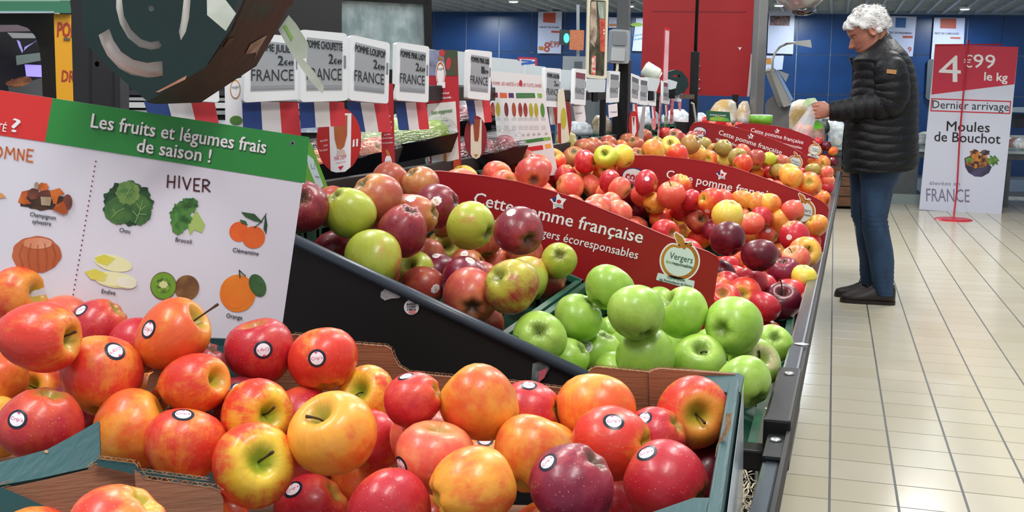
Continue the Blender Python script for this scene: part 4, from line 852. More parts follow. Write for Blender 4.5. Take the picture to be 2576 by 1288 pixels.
# ------------------------------------------------------------------ curved red divider signs
SR = mat('sign_red', '98101a', .42); SE = mat('sign_edge', 'e0c8c8', .5); GOLD = mat('gold_ink', 'd09a34', .5, col2='b0661e', scale=6); PALE = mat('pale_ink', 'd9e6e2', .5); DG = mat('dark_green_ink', '22503c', .5); LG = mat('lime_ink', '9ab83c', .5); NAVY = mat('navy_ink', '25336f', .5)
C1, E1 = (1190, 513), (1614, 612)
def red_sign(Y, outline, C, E, label, cora=True, lo=0):
    pl = crossY(Y); t = root('divider_sign', pl.p(sum(p[0] for p in outline)/len(outline), max(p[1] for p in outline)), label, 'sign', 'curved red apple signs')
    slab(pl, outline, .003, SR, 'panel', t)
    top = outline[:lo or len(outline)-3]; mb = MB(); mb.add(tube([pl.p(x, y, -.0015) for x, y in top], .0022, 6)); mb.build('edge_trim', SR, t)
    a1 = math.atan2(E1[1]-C1[1], E1[0]-C1[0]); L1 = math.hypot(E1[0]-C1[0], E1[1]-C1[1]); a2 = math.atan2(E[1]-C[1], E[0]-C[0]); L2 = math.hypot(E[0]-C[0], E[1]-C[1]); k = L2/L1; c, s = math.cos(a2-a1)*k, math.sin(a2-a1)*k
    def T(x, y): x -= C1[0]; y -= C1[1]; return (C[0]+x*c-y*s, C[1]+x*s+y*c)
    def TP(poly): return [T(*p) for p in poly]
    text(pl, 'Cette pomme française', T(*C1), T(*E1), 33*k, WINK, t, bold=.012); text(pl, 'est issue des Vergers écoresponsables', T(1176, 551), T(1603, 652), 22*k, WINK, t, bold=.008)
    # star emblem
    def star(cx, cy, r0, r1, rot=-90): return [(cx+(r1 if i % 2 else r0)*math.cos(math.radians(rot+36*i)), cy+(r1 if i % 2 else r0)*math.sin(math.radians(rot+36*i))) for i in range(10)]
    slab(pl, TP(star(1404, 508, 22, 13)), .0003, WINK, 'star_emblem', t, lift=.0006); slab(pl, TP([(1388, 498), (1400, 494), (1398, 508), (1392, 508)]), .0002, NAVY, 'star_blue', t, lift=.001); slab(pl, TP(ell(1406, 507, 6, 5, 12)), .0002, RINK, 'star_red', t, lift=.001)
    text(pl, 'POMMES', T(1394, 516), T(1417, 520), 4*k, NAVY, t, lift=.001); text(pl, 'DE FRANCE', T(1395, 521), T(1415, 525), 4*k, NAVY, t, lift=.001)
    # orchard emblem
    def apple(cx, cy, r, sx=1): 
        o = []
        for i in range(44):
            g = 2*math.pi*i/44-math.pi/2; rr = r*(1-.20*math.exp(-((abs(((g+math.pi/2+math.pi) % (2*math.pi))-math.pi))/.32)**2)); o.append((cx+rr*math.cos(g)*sx, cy+rr*math.sin(g)*1.0))
        return o
    em = root('orchard_emblem', ORG[t], None, None); em.parent = t; em.location = (0, 0, 0)
    slab(pl, TP(apple(1710, 656, 51)), .0003, WINK, 'emblem_rim', em, lift=.0006); slab(pl, TP(apple(1710, 656, 47)), .0002, GOLD, 'emblem_ring', em, lift=.001); slab(pl, TP(apple(1709, 656, 39)), .0002, PALE, 'emblem_disc', em, lift=.0014)
    leaf = [(1719, 627), (1704, 610), (1697, 590), (1700, 585), (1716, 596), (1723, 610), (1722, 622), (1730, 612), (1740, 609), (1739, 616), (1728, 619), (1723, 628)]
    slab(pl, TP([(1719, 630), (1702, 612), (1694, 588), (1700, 582), (1719, 594), (1726, 608), (1736, 605), (1743, 609), (1741, 618), (1730, 622), (1725, 630)]), .0003, WINK, 'leaf_rim', em, lift=.0006); slab(pl, TP(leaf), .0002, GOLD, 'leaf', em, lift=.0016)
    mb = MB(); text_on(mb, pl, 'Vergers', T(1683, 649), T(1741, 663), 17*k, lift=.002); text_on(mb, pl, 'responsables', T(1690, 664), T(1742, 676), 8*k, lift=.002, bold=.01); text_on(mb, pl, 'éco', T(1675, 660), T(1688, 663), 8*k, lift=.002, bold=.01, mi=1)
    slab(pl, rrect(TP([(1655, 686), (1748, 707), (1744, 729), (1650, 704)]), .15), .0003, PALE, 'charter_box', em, lift=.0010)
    text_on(mb, pl, 'Charte Qualité', T(1678, 699), T(1722, 708), 7*k, lift=.002, bold=.01); text_on(mb, pl, 'des Pomiculteurs de France', T(1658, 705), T(1740, 723), 7*k, lift=.002, bold=.01)
    mb.build('lettering', None, em, mats=[DG, LG])
    if cora:
        cx, cy = T(1068, 508); rx_, ry_ = 46*k, 36*k
        slab(pl, ell(cx, cy, rx_, ry_, rot=8), .0003, NAVY, 'shop_logo_rim', t, lift=.0006); slab(pl, ell(cx-2*k, cy-1*k, rx_*.9, ry_*.86, rot=8), .0002, WINK, 'shop_logo', t, lift=.001)
        text(pl, 'cora', (cx-34*k, cy+8*k), (cx+34*k, cy+20*k), 36*k, RINK, t, lift=.0016, bold=.03)
    return t
red_sign(1.955, [(1004, 560), (1010, 470), (1030, 440), (1070, 432), (1110, 432), (1150, 436), (1220, 444), (1300, 458), (1380, 479), (1450, 501), (1530, 533), (1600, 562), (1660, 588), (1700, 604), (1745, 622), (1780, 634), (1800, 645), (1809, 658), (1808, 668), (1788, 800), (1780, 860), (1000, 700)], C1, E1, 'nearest curved red sign, behind the mottled and green apples', lo=19)
red_sign(2.98, [(1550, 470), (1553, 430), (1558, 408), (1568, 397), (1590, 392), (1640, 392), (1690, 396), (1750, 403), (1800, 412), (1850, 424), (1900, 441), (1950, 459), (2000, 478), (2040, 493), (2065, 506), (2080, 519), (2084, 532), (2076, 600), (2070, 640), (1548, 560)], (1675, 447), (1955, 505), 'second curved red sign, with an oval shop logo at its left end', lo=17)
red_sign(4.99, [(1726, 365), (1731, 340), (1736, 322), (1745, 309), (1760, 307), (1800, 312), (1850, 321), (1900, 335), (1950, 353), (1990, 370), (2018, 386), (2031, 400), (2031, 415), (2024, 455), (1722, 410)], (1807, 338), (1965, 389), 'third curved red sign, far down the stand before the hanging bag', lo=12)
red_sign(5.772, [(1838, 360), (1842, 330), (1850, 315), (1866, 311), (1900, 312), (1950, 318), (1990, 326), (2040, 345), (2062, 362), (2066, 380), (2060, 400), (1836, 385)], (1888, 331), (2020, 363), 'farthest curved red sign, mostly behind the third one', lo=8)
# ------------------------------------------------------------------ shelf rail with electronic price labels and flag cards
rail = root('label_rail', (-.86, 3.6, 1.15), 'long dark rail on posts behind the stand carrying the price labels', 'rail')
m = MB(); m.box((-.862, 4.0, 1.205), (.014, 3.9, .034)); bevel(m.build('bar', BLK, rail), .002)
for Y in (2.9, 4.2, 5.6): m = MB(); m.box((-.875, Y, 1.0), (.02, .03, .42)); m.build('post', BLK, rail)
SCR = mat('epaper_grey', '9fa3a6', .25, var=.08, scale=20); FRM = mat('label_frame_white', 'dfe2e3', .4)
FB, FW, FR = mat('flag_blue', '1c3a78', .6), mat('flag_white', 'd8d4d2', .6), mat('flag_red', 'c83038', .6)
def lerp(a, b, t): return (a[0]+(b[0]-a[0])*t, a[1]+(b[1]-a[1])*t)
def quadmap(q, u, v): return lerp(lerp(q[0], q[1], u), lerp(q[3], q[2], u), v)
LABG = 'electronic price labels along the rail'
def price_label(q, deg, Hm, label, name='', price='', cents='', country='FRANCE', band=None, dim=False, flag=None, fl_label=None, kind='full'):
    hpx = (q[3][1]-q[0][1]+q[2][1]-q[1][1])/2; cx = sum(p[0] for p in q)/4; cy = sum(p[1] for p in q)/4
    d = Hm*F/hpx; pl = turned(cx, cy, d, deg, 6); t = root('price_label', pl.p(cx, q[2][1], -.01), label, 'price label', LABG)
    bevel(slab(pl, rrect(q, .08), .012, FRM, 'frame', t), .002, 2)
    sq = [quadmap(q, .13, .10), quadmap(q, .90, .12), quadmap(q, .89, .84), quadmap(q, .12, .84)]
    sc = slab(pl, sq, .0005, SCR, 'screen', t, lift=.0008)
    L = .0016; Q = lambda u, v: quadmap(sq, u, v); H = (sq[3][1]-sq[0][1])
    if band: slab(pl, [Q(0, .0), Q(1, 0), Q(1, .22), Q(0, .22)], .0002, band, 'name_band', t, lift=.0013)
    mb = MB()
    if name: text_on(mb, pl, name, Q(.0, .19), Q(1.0, .20), H*.15, lift=L, bold=.025, up=(0, -H*.15))
    if price: text_on(mb, pl, price, Q(.62, .47), Q(.74, .475), H*.19, lift=L, bold=.02, up=(0, -H*.19))
    if cents: text_on(mb, pl, '€'+cents, Q(.76, .475), Q(.98, .48), H*.10, lift=L, bold=.02, up=(0, -H*.10))
    if country: text_on(mb, pl, country, Q(0, .80), Q(.98, .805), H*.24, lift=L, up=(0, -H*.24))
    if mb.v: mb.build('lettering', mat('epaper_ink', '2a2c30', .4) if not dim else mat('epaper_dim_ink', '5c6066', .4), t)
    if hpx > 90: slab(pl, [Q(.02, .9), Q(.98, .9), Q(.98, .97), Q(.02, .97)], .0002, mat('epaper_strip', '8a8e92', .4), 'info_strip', t, lift=.0013)
    slab(pl, [quadmap(q, .93, .33), quadmap(q, .975, .335), quadmap(q, .975, .52), quadmap(q, .93, .52)], .0003, mat('label_code', '7a7e84', .5), 'code_strip', t, lift=.0008)
    if flag:
        f = root('flag_card', pl.p(cx, flag[3][1], -.012), fl_label, 'card', 'tricolour cards under the price labels'); n = 3
        pf = turned((flag[0][0]+flag[1][0])/2, flag[0][1], d*1.005, deg, 6); pf.o = pf.o-pf.n*.008
        for k, (mm, nm) in enumerate(((FB, 'blue_stripe'), (FW, 'white_stripe'), (FR, 'red_stripe'))):
            slab(pf, [quadmap(flag, k/3, 0), quadmap(flag, (k+1)/3, 0), quadmap(flag, (k+1)/3, 1), quadmap(flag, k/3, 1)], .0008, mm, nm, f)
    return pl
MB_ = mat('maroon_band', '7a3444', .4)
price_label([(425, 70), (545, 80), (552, 258), (432, 250)], 50, .118, 'price label mostly hidden behind the green bag dispenser', 'POMME', '2', '49', flag=[(362, 255), (540, 258), (552, 318), (380, 312)], fl_label='tricolour card half hidden behind the season board and bag dispenser')
price_label([(620, 82), (752, 92), (758, 250), (612, 258)], 55, .118, 'price label just right of the bag dispenser, crossed by the plastic strip', 'POMME JULIET', '2', '49', flag=[(609, 256), (750, 257), (758, 345), (613, 345)], fl_label='largest tricolour card, just above the green board header')
price_label([(758, 74), (873, 84), (874, 253), (757, 257)], 58, .118, 'price label reading choupette, with a green corner mark, second from dispenser', 'POMME CHOUPETTE', '2', '49', flag=[(752, 256), (866, 257), (869, 316), (757, 323)], fl_label='tricolour card hanging over the red and white disc sign')
price_label([(882, 87), (981, 108), (977, 261), (879, 252)], 61, .118, 'price label reading lolipop, third right of the bag dispenser', 'POMME LOLIPOP', '2', '99', flag=[(873, 257), (974, 259), (986, 333), (886, 331)], fl_label='slanting tricolour card left of the narrow red sign')
price_label([(998, 105), (1080, 117), (1078, 258), (996, 252)], 64, .118, 'price label reading pink lady, just left of the red commitments poster', 'POMME PINK LADY', '2', '69', flag=[(994, 257), (1072, 258), (1080, 325), (1004, 328)], fl_label='tricolour card over the wrapped green apples left of the poster')
price_label([(1179, 124), (1238, 130), (1233, 253), (1176, 247)], 70, .118, 'price label between the commitments poster and the white variety chart', 'POMME PINK KISS', '1', '99', flag=[(1173, 253), (1232, 252), (1238, 307), (1182, 312)], fl_label='tricolour card over the dark red oval sign')
price_label([(1372, 170), (1412, 173), (1408, 270), (1370, 268)], 72, .118, 'price label at the right edge of the white variety chart', 'POMME GOLDEN', '2', '49', flag=[(1366, 271), (1404, 270), (1409, 313), (1373, 314)], fl_label='tricolour card at the right edge of the variety chart')
price_label([(1446, 172), (1476, 175), (1473, 265), (1443, 262)], 73, .118, 'price label with a maroon name band below the bottle picture', band=MB_, dim=True)
price_label([(1534, 178), (1560, 180), (1557, 257), (1531, 259)], 73, .118, 'price label in front of the black post below the switch box', band=mat('grey_band', '5c6066', .4), dim=True)
GB = mat('grey_band', '5c6066', .4)
price_label([(1588, 184), (1609, 192), (1607, 260), (1588, 257)], 66, .118, 'leftmost small label in the far cluster right of the black post', band=GB, dim=True, flag=[(1585, 261), (1603, 262), (1605, 293), (1586, 293)], fl_label='small tricolour card above the far red oval')
price_label([(1610, 194), (1631, 196), (1629, 265), (1608, 263)], 68, .118, 'second small label in the far cluster, overlapping the first', band=GB, dim=True)
price_label([(1634, 200), (1652, 202), (1650, 267), (1632, 265)], 70, .118, 'third small label in the far cluster, below the green-white roll', band=MB_, dim=True, flag=[(1634, 268), (1648, 268), (1650, 298), (1637, 298)], fl_label='narrow tricolour card under the third far label')
price_label([(1668, 201), (1687, 203), (1684, 263), (1667, 260)], 70, .118, 'small maroon-banded label beneath the tall thin pink strip', band=MB_, dim=True, flag=[(1668, 264), (1681, 264), (1682, 291), (1671, 291)], fl_label='narrow tricolour card under the label below the pink strip')
price_label([(1702, 197), (1717, 199), (1714, 256), (1700, 254)], 71, .118, 'rightmost small label, beside the thin black pole', band=MB_, dim=True)
# white backs of the labels on the other side of the gondola
WB = mat('label_back', 'ccd8dc', .35)
for i, (q, d, lb) in enumerate([([(1040, 118), (1100, 126), (1100, 170), (1040, 165)], 2.5, 'white label back just behind the pink-lady label'), ([(1146, 128), (1180, 132), (1180, 216), (1150, 214)], 2.75, 'white label back beside the orchard photo'),
        ([(1236, 144), (1300, 150), (1309, 156), (1309, 186), (1236, 182)], 3.0, 'wide white label back above the variety chart'), ([(1324, 163), (1372, 168), (1375, 176), (1373, 215), (1340, 212), (1322, 190)], 3.3, 'white label back left of the seventh label'),
        ([(1411, 175), (1446, 177), (1444, 232), (1411, 232)], 3.6, 'white label back under the grey counter scale'), ([(1476, 198), (1524, 200), (1522, 232), (1474, 232)], 3.9, 'white label back under the bottle picture'), ([(1626, 194), (1660, 198), (1660, 206), (1652, 230), (1626, 228)], 4.7, 'white label back among the far cluster'), ([(1684, 200), (1704, 206), (1700, 222), (1684, 226)], 5.2, 'white label back beside the rightmost small label')]):
    pl = turned((q[0][0]+q[1][0])/2, (q[0][1]+q[2][1])/2, d, 60); t = root('price_label', pl.p(q[-1][0], q[-1][1]), lb, 'price label', 'backs of price labels')
    bevel(slab(pl, rrect(q, .1), .01, WB, 'casing', t), .002)
    c = lerp(q[-1], q[-2], .5); slab(pl, [(c[0]-6, c[1]-2), (c[0]+6, c[1]-2), (c[0]+6, c[1]+24), (c[0]-6, c[1]+24)], .008, BLK, 'clip', t, lift=-.002)
# ------------------------------------------------------------------ card signs between the labels
def tpl(px, py, d, deg): return turned(px, py, d, deg)
# red and white disc
pl = tpl(850, 360, 1.98, 40); DR = mat('disc_red', 'cc2a22', .4, col2='b01c1c', scale=10); t = root('disc_sign', pl.p(845, 436), 'red and white disc sign with an apple picture under the second flag card', 'sign')
slab(pl, ell(853, 352, 56, 82, 40), .002, DR, 'disc', t); slab(pl, [(827, 285), (884, 285), (882, 420), (868, 432), (845, 434), (832, 430)], .0004, PAPER, 'white_band', t, lift=.0008)
slab(pl, [(838, 290), (874, 290), (873, 340), (866, 368), (858, 376), (848, 374), (842, 350)], .0003, PM('disc_apple', 'a0382a', 'c07838', 8), 'apple_print', t, lift=.0014)
slab(pl, [(848, 378), (866, 376), (872, 392), (846, 392)], .0002, PM('disc_shadow_print', 'cbb0a4', 'd8c4bc', 9), 'print_detail', t, lift=.0014)
mb = MB(); text_on(mb, pl, 'PINK LADY', (841, 404), (871, 399), 10, lift=.0016, up=(0, -10)); text_on(mb, pl, 'Novembre à Mai', (846, 412), (869, 408), 4, lift=.0016); mb.add(([pl.p(850, 420, .0016), pl.p(865, 416, .0016), pl.p(857, 428, .0016)], [(0, 1, 2)])); o = mb.build('lettering', RINK, t)
mb = MB(); [text_on(mb, pl, s, a, b, 6, lift=.0012, up=(0, -6)) for s, a, b in (('Arômes fruités', (805, 358), (824, 354)), ('Sucrée', (814, 369), (824, 367)), ('Très croquante', (803, 382), (824, 378)))]; mb.build('lettering', WINK, t)
for q in ([(888, 352), (892, 350), (892, 368), (887, 370)], [(896, 350), (901, 349), (900, 368), (896, 369)]): slab(pl, q, .0003, WINK, 'pictogram', t, lift=.0012)
pl = tpl(1204, 355, 2.62, 52); t = root('disc_sign', pl.p(1200, 400), 'dark red oval sign with a cream band beside the commitments poster', 'sign')
slab(pl, ell(1197, 345, 28, 54, 36), .002, PM('oval_red', '98202c', '7c1a26', 10), 'disc', t); slab(pl, [(1184, 300), (1212, 300), (1211, 385), (1206, 396), (1198, 400), (1189, 397), (1184, 388)], .0004, mat('cream_print', 'e0dcc4', .5), 'cream_band', t, lift=.0008)
slab(pl, [(1190, 300), (1208, 300), (1205, 345), (1202, 356), (1194, 354)], .0003, PM('oval_apple', 'a85a30', '8a3a22', 8), 'apple_print', t, lift=.0014); slab(pl, [(1193, 388), (1203, 388), (1198, 396)], .0002, GOLD, 'arrow_mark', t, lift=.0014)
pl = tpl(1412, 300, 3.3, 60); t = root('disc_sign', pl.p(1412, 360), 'cream pointed card with a yellow apple over a red oval, right of chart', 'sign')
slab(pl, ell(1426, 302, 12, 48, 30), .002, PM('oval_red', '98202c', '7c1a26', 10), 'disc', t, lift=-.004); slab(pl, [(1403, 235), (1418, 220), (1433, 350), (1425, 358), (1411, 362), (1402, 330)], .001, mat('cream_print', 'e0dcc4', .5), 'card', t)
slab(pl, ell(1418, 298, 7, 27, 24), .0003, PM('golden_apple', 'b0a828', 'c8c040', 8), 'apple_print', t, lift=.0008)
slab(pl, [(1403, 310), (1411, 310), (1412, 362), (1405, 358)], .0005, mat('oval_face', 'a82430', .5), 'red_edge', t, lift=.0008)
# narrow red sign
pl = tpl(975, 330, 2.1, 45); t = root('strip_sign', pl.p(978, 432), 'narrow upright red sign with white writing and orchard emblem', 'sign')
slab(pl, [(958, 210), (989, 210), (994, 432), (962, 434)], .002, mat('strip_red', 'b0222c', .45), 'panel', t)
mb = MB(); [text_on(mb, pl, s, a, b, h, lift=.0008, up=(0, -h)) for s, a, b, h in (('ette', (970, 297), (982, 294), 8), ('mme', (973, 311), (985, 309), 8), ('aise', (974, 325), (986, 323), 8), ('est cultivée', (966, 341), (983, 339), 5), ('dans des Vergers', (962, 350), (988, 348), 5), ('écoresponsables', (962, 362), (988, 360), 5))]; mb.build('lettering', WINK, t)
slab(pl, ell(977, 410, 9, 20, 24), .0004, WINK, 'emblem', t, lift=.0008); slab(pl, [(969, 378), (974, 376), (980, 386), (982, 392), (974, 392)], .0004, GOLD, 'leaf', t, lift=.0008); text(pl, 'Vergers', (971, 409), (984, 407), 5, DG, t, lift=.0016)
# white card with emblem, left
pl = tpl(590, 255, 1.95, 40); t = root('strip_sign', pl.p(588, 312), 'narrow white card with an orchard emblem and green apple beside the first label', 'sign')
slab(pl, [(565, 205), (608, 195), (612, 345), (568, 345)], .001, PAPER, 'panel', t); slab(pl, ell(592, 225, 13, 24, 24), .0003, GOLD, 'emblem', t, lift=.0008); slab(pl, ell(592, 225, 11, 21, 24), .0003, PAPER, 'emblem_disc', t, lift=.0012)
text(pl, 'Vergers', (583, 224), (602, 221), 8, DG, t, lift=.0018); slab(pl, ell(594, 303, 16, 12, 20), .0003, PM('green_apple_print', '3f6e30', '5a8a3c', 8), 'apple_print', t, lift=.0008)
# green leaflet
pl = tpl(795, 410, 1.75, 35); t = root('leaflet', pl.p(800, 470), 'green leaflet with a white strip standing behind the board corner', 'leaflet')
slab(pl, [(772, 352), (782, 358), (824, 468), (806, 500), (766, 500)], .001, mat('leaflet_green', '5ea038', .5), 'card', t); slab(pl, [(770, 386), (788, 400), (814, 468), (800, 480), (776, 420)], .0004, mat('leaflet_pale', 'b9cdd2', .5), 'strip', t, lift=.0008)
text(pl, 'Vergers', (792, 446), (804, 448), 6, DG, t, lift=.0014); mb = MB(); stroke(mb, pl, [(782, 412), (784, 424), (792, 424), (791, 410)], 1.2, .0014); mb.build('bag_symbol', mat('grey_line', '8a9298', .5), t)
# commitments poster
pl = tpl(1115, 300, 2.45, 42); t = root('commitments_poster', pl.p(1120, 436), 'upright red poster with an orchard photo and a white list panel', 'poster')
slab(pl, [(1076, 126), (1151, 126), (1161, 440), (1083, 440)], .002, mat('poster_red', 'b42430', .45), 'panel', t)
slab(pl, [(1077, 126), (1151, 126), (1152, 190), (1078, 190)], .0003, PM('orchard_sky', '8a94b4', '6a6a74', 30), 'orchard_print', t, lift=.0007)
slab(pl, [(1112, 126), (1151, 126), (1152, 190), (1124, 190), (1118, 150)], .0003, PM('orchard_leaf', '3c5038', '5c4434', 40), 'orchard_print', t, lift=.0011)
for q in (ell(1128, 160, 6, 16, 16, rot=5), ell(1112, 133, 7, 9, 14)): slab(pl, q, .0002, PM('orchard_fruit', 'c83a44', 'a8382c', 9), 'fruit_print', t, lift=.0015)
slab(pl, ell(1108, 185, 12, 32, 24), .0003, WINK, 'emblem_rim', t, lift=.0015); slab(pl, ell(1108, 185, 10.5, 29, 24), .0002, GOLD, 'emblem_ring', t, lift=.0019); slab(pl, ell(1108, 187, 9, 25, 24), .0002, PAPER, 'emblem_disc', t, lift=.0023); slab(pl, [(1104, 150), (1103, 138), (1108, 146), (1112, 144), (1111, 156)], .0003, GOLD, 'leaf', t, lift=.0019)
text(pl, 'Vergers', (1100, 177), (1117, 175), 7, DG, t, lift=.0028); slab(pl, [(1099, 209), (1120, 206), (1120, 221), (1099, 222)], .0003, PAPER, 'charter_box', t, lift=.0025)
mb = MB(); text_on(mb, pl, '1200 pomiculteurs français', (1090, 239), (1130, 236), 6, lift=.0008, up=(0, -6), bold=.01); text_on(mb, pl, 'agréés Vergers écoresponsables', (1086, 250), (1135, 247), 6, lift=.0008, up=(0, -6), bold=.01); mb.build('lettering', WINK, t)
slab(pl, [(1075, 262), (1146, 255), (1155, 400), (1087, 416)], .001, mat('list_panel_cream', 'dde4dc', .5), 'list_panel', t, lift=.0015)
mb = MB(); text_on(mb, pl, 'Leurs engagements', (1086, 288), (1138, 282), 10, lift=.002, up=(0, -11), bold=.01); [mb.add(([pl.p(*q, .002) for q in ell(1084+k*.9, 309+k*14.2, 1.6, 5, 8)], [tuple(range(8))])) for k in range(6)]; mb.build('lettering', mat('list_green', '4a8a3c', .5), t)
mb = MB()
for k, s in enumerate(('Favoriser la biodiversité en verger', 'Protéger nos méthodes de lutte biologique', 'Préserver les ressources en verger', 'Raisonner les interventions et soins', 'Garantir la qualité en amont des vergers', 'Faire contrôler le respect par un organisme')):
    text_on(mb, pl, s, (1088+k*.9, 309+k*14.2), (1128+(k % 3)*6+k*.6, 304+k*13.6), 5, lift=.002, up=(0, -5))
text_on(mb, pl, 'de la visite et indépendant', (1094, 386), (1138, 378), 5, lift=.002, up=(0, -5)); mb.build('lettering', mat('list_grey', '4c5458', .5), t)
slab(pl, [(1083, 416), (1155, 401), (1160, 440), (1083, 440)], .0004, PM('poster_orange', 'd2662c', 'b8481f', 6), 'orange_foot', t, lift=.0008)
slab(pl, [(1117, 388), (1121, 384), (1124, 392), (1124, 412), (1120, 409), (1116, 413)], .0003, GOLD, 'ribbon', t, lift=.0028)
# white variety chart
pl = tpl(1310, 300, 2.85, 35); t = root('variety_chart', pl.p(1330, 425), 'white leaning chart of apple varieties with coloured bands', 'poster')
slab(pl, [(1234, 178), (1362, 190), (1404, 440), (1262, 450)], .0015, mat('chart_white', 'dfe3e2', .5), 'panel', t)
text(pl, 'LA POMME : DES VARIÉTÉS À CROQUER TOUTE L\'ANNÉE', (1233, 213), (1362, 220), 8, mat('chart_red', 'b83440', .5), t, lift=.0008, up=(0, -9)); slab(pl, ell(1310, 209, 4, 8, 16), .0003, mat('chart_red', 'b83440', .5), 'logo_apple', t, lift=.0006)
cols = {'p': PM('chart_plum', '7c2c46', '7c2c46'), 'o': PM('chart_orange', 'd8643c', 'd8643c'), 'v': PM('chart_violet', '5a2c66', '5a2c66'), 'g': PM('chart_green', '3c7c3c', '3c7c3c'), 'l': PM('chart_lime', '7cb44c', '7cb44c'), 'r': RINK, 'y': PM('chart_amber', 'eaa24c', 'eaa24c')}
for q, c in (([(1236, 233), (1252, 233), (1253, 245), (1237, 245)], 'p'), ([(1257, 233), (1275, 234), (1276, 246), (1258, 246)], 'o'), ([(1279, 234), (1292, 234), (1293, 246), (1280, 246)], 'v'), ([(1298, 234), (1345, 234), (1347, 246), (1299, 247)], 'g'), ([(1352, 235), (1363, 235), (1364, 246), (1354, 246)], 'l'),
             ([(1245, 360), (1275, 357), (1276, 367), (1248, 370)], 'p'), ([(1276, 357), (1296, 355), (1298, 364), (1277, 367)], 'o'), ([(1297, 355), (1313, 353), (1315, 362), (1299, 364)], 'v'), ([(1314, 353), (1366, 346), (1368, 354), (1316, 362)], 'g'), ([(1367, 346), (1384, 344), (1386, 352), (1368, 354)], 'l'),
             ([(1253, 380), (1365, 365), (1367, 376), (1256, 392)], 'r'), ([(1371, 363), (1385, 361), (1387, 371), (1373, 374)], 'y')):
    slab(pl, q, .0003, cols[c], 'colour_band', t, lift=.0006)
ac = [PM('chart_apple_red', '8c2c30', 'a8583c', 30), PM('chart_apple_yellow', 'b4ac3c', 'a89a30', 20), PM('chart_apple_dark', '5c2430', '7c3438', 30), PM('chart_apple_green', '5c9440', '4c7c34', 20)]
for i, x in enumerate((1239, 1252, 1273, 1292, 1308, 1321, 1335, 1348, 1364)): slab(pl, ell(x+1, 275+i*.3, 5.2, 18, 16, rot=-4), .0003, ac[(0, 1, 2, 0, 0, 0, 1, 1, 3)[i]], 'apple_print', t, lift=.0006)
for i, x in enumerate((1264, 1277, 1290, 1356, 1368)): slab(pl, ell(x, 418-i*2, 5, 14, 16, rot=-6), .0003, ac[0], 'apple_print', t, lift=.0006)
mb = MB(); R = random.Random(2)
for i, x in enumerate((1240, 1252, 1273, 1292, 1308, 1321, 1335, 1348, 1366)):
    for k, y in enumerate((299, 303, 318, 322, 326)): text_on(mb, pl, ('POMME', 'ROUGE', 'saveur', 'sucrée', 'douce')[k], (x-5+k*.5, y), (x+6+k*.5, y-.5), 2.6, lift=.0008)
    text_on(mb, pl, 'ioib'[:2+i % 3], (x+5, 347-i*.9), (x+12, 346-i*.9), 9, lift=.0008)
text_on(mb, pl, 'ÉCORESPONSABLE', (1304, 243), (1340, 243), 4, lift=.001); mb.build('lettering', mat('chart_grey', '8a8c90', .5), t)
text(pl, 'SAVEURS', (1305, 382), (1325, 379), 5, WINK, t, lift=.001)
# ------------------------------------------------------------------ far hanging strips, ovals and cards
def simple(name, px, py, d, deg, polys, label, cat, grp=None):
    pl = turned(px, py, d, deg); t = root(name, pl.p(px, max(q[1] for q in polys[0][0])), label, cat, grp)
    for i, (q, m, nm, l, th) in enumerate(polys): slab(pl, q, th, m, nm, t, lift=l)
    return pl, t
pl, t = simple('disc_sign', 1594, 310, 4.4, 45, [(ell(1594, 312, 13, 33, 28), mat('disc_red', 'cc2a22', .4), 'disc', 0, .002), ([(1589, 293), (1599, 293), (1601, 330), (1596, 344), (1590, 340)], PAPER, 'white_band', .001, .0004), ([(1591, 294), (1597, 294), (1595, 318)], PM('oval_apple', '7a4a30', '5a2a22', 8), 'apple_print', .0018, .0003)], 'small red oval sign hanging under the far price labels', 'sign')
simple('hanging_strip', 1611, 315, 4.45, 45, [([(1617, 266), (1624, 266), (1619, 350), (1606, 358), (1604, 352)], mat('clear_strip', 'b8b4b8', .3, var=.2), 'strip', 0, .001)], 'translucent strip hanging beside the small red oval', 'strip')
simple('hanging_strip', 1645, 312, 4.8, 50, [([(1638, 298), (1650, 298), (1650, 322), (1646, 328), (1642, 327), (1639, 318)], PM('pink_card', 'c85058', 'd8a0a4', 20), 'card', 0, .001)], 'pink rounded card under the third far label', 'strip')
simple('hanging_strip', 1658, 300, 5.0, 50, [([(1660, 240), (1664, 240), (1658, 350), (1653, 348)], PM('red_strip', 'b83440', 'd8a8ac', 40), 'strip', 0, .001)], 'thin red and white strip left of the grey-green tag', 'strip')
simple('hanging_strip', 1675, 308, 5.2, 50, [([(1671, 292), (1681, 291), (1681, 318), (1677, 325), (1672, 322)], PM('sage_card', 'a0a896', '788470', 30), 'card', 0, .001)], 'grey-green rounded tag under the far label', 'strip')
simple('hanging_strip', 1690, 300, 5.3, 50, [([(1688, 240), (1696, 240), (1692, 330), (1684, 330)], PM('red_strip', 'b83440', 'd8a8ac', 40), 'strip', 0, .001)], 'red writing-covered strip right of the grey-green tag', 'strip')
simple('hanging_strip', 1710, 268, 5.6, 50, [([(1705, 256), (1714, 256), (1713, 280), (1708, 278)], PM('pink_card', 'c85058', 'd8a0a4', 20), 'card', 0, .001)], 'pink tag under the rightmost small label', 'strip')
simple('hanging_strip', 1680, 160, 5.0, 30, [([(1672, 70), (1684, 72), (1680, 202), (1666, 204)], PM('pale_pink', 'e0bcc4', 'd8a4b0', 10), 'strip', 0, .002), ([(1670, 67), (1687, 72), (1686, 78), (1671, 74)], mat('strip_cap_red', 'c02030', .4), 'cap', .001, .003), ([(1672, 74), (1674, 74), (1668, 204), (1665, 204)], mat('strip_cap_red', 'c02030', .4), 'edge', .001, .001)], 'tall thin pale pink strip with a red cap before the red panel', 'strip')
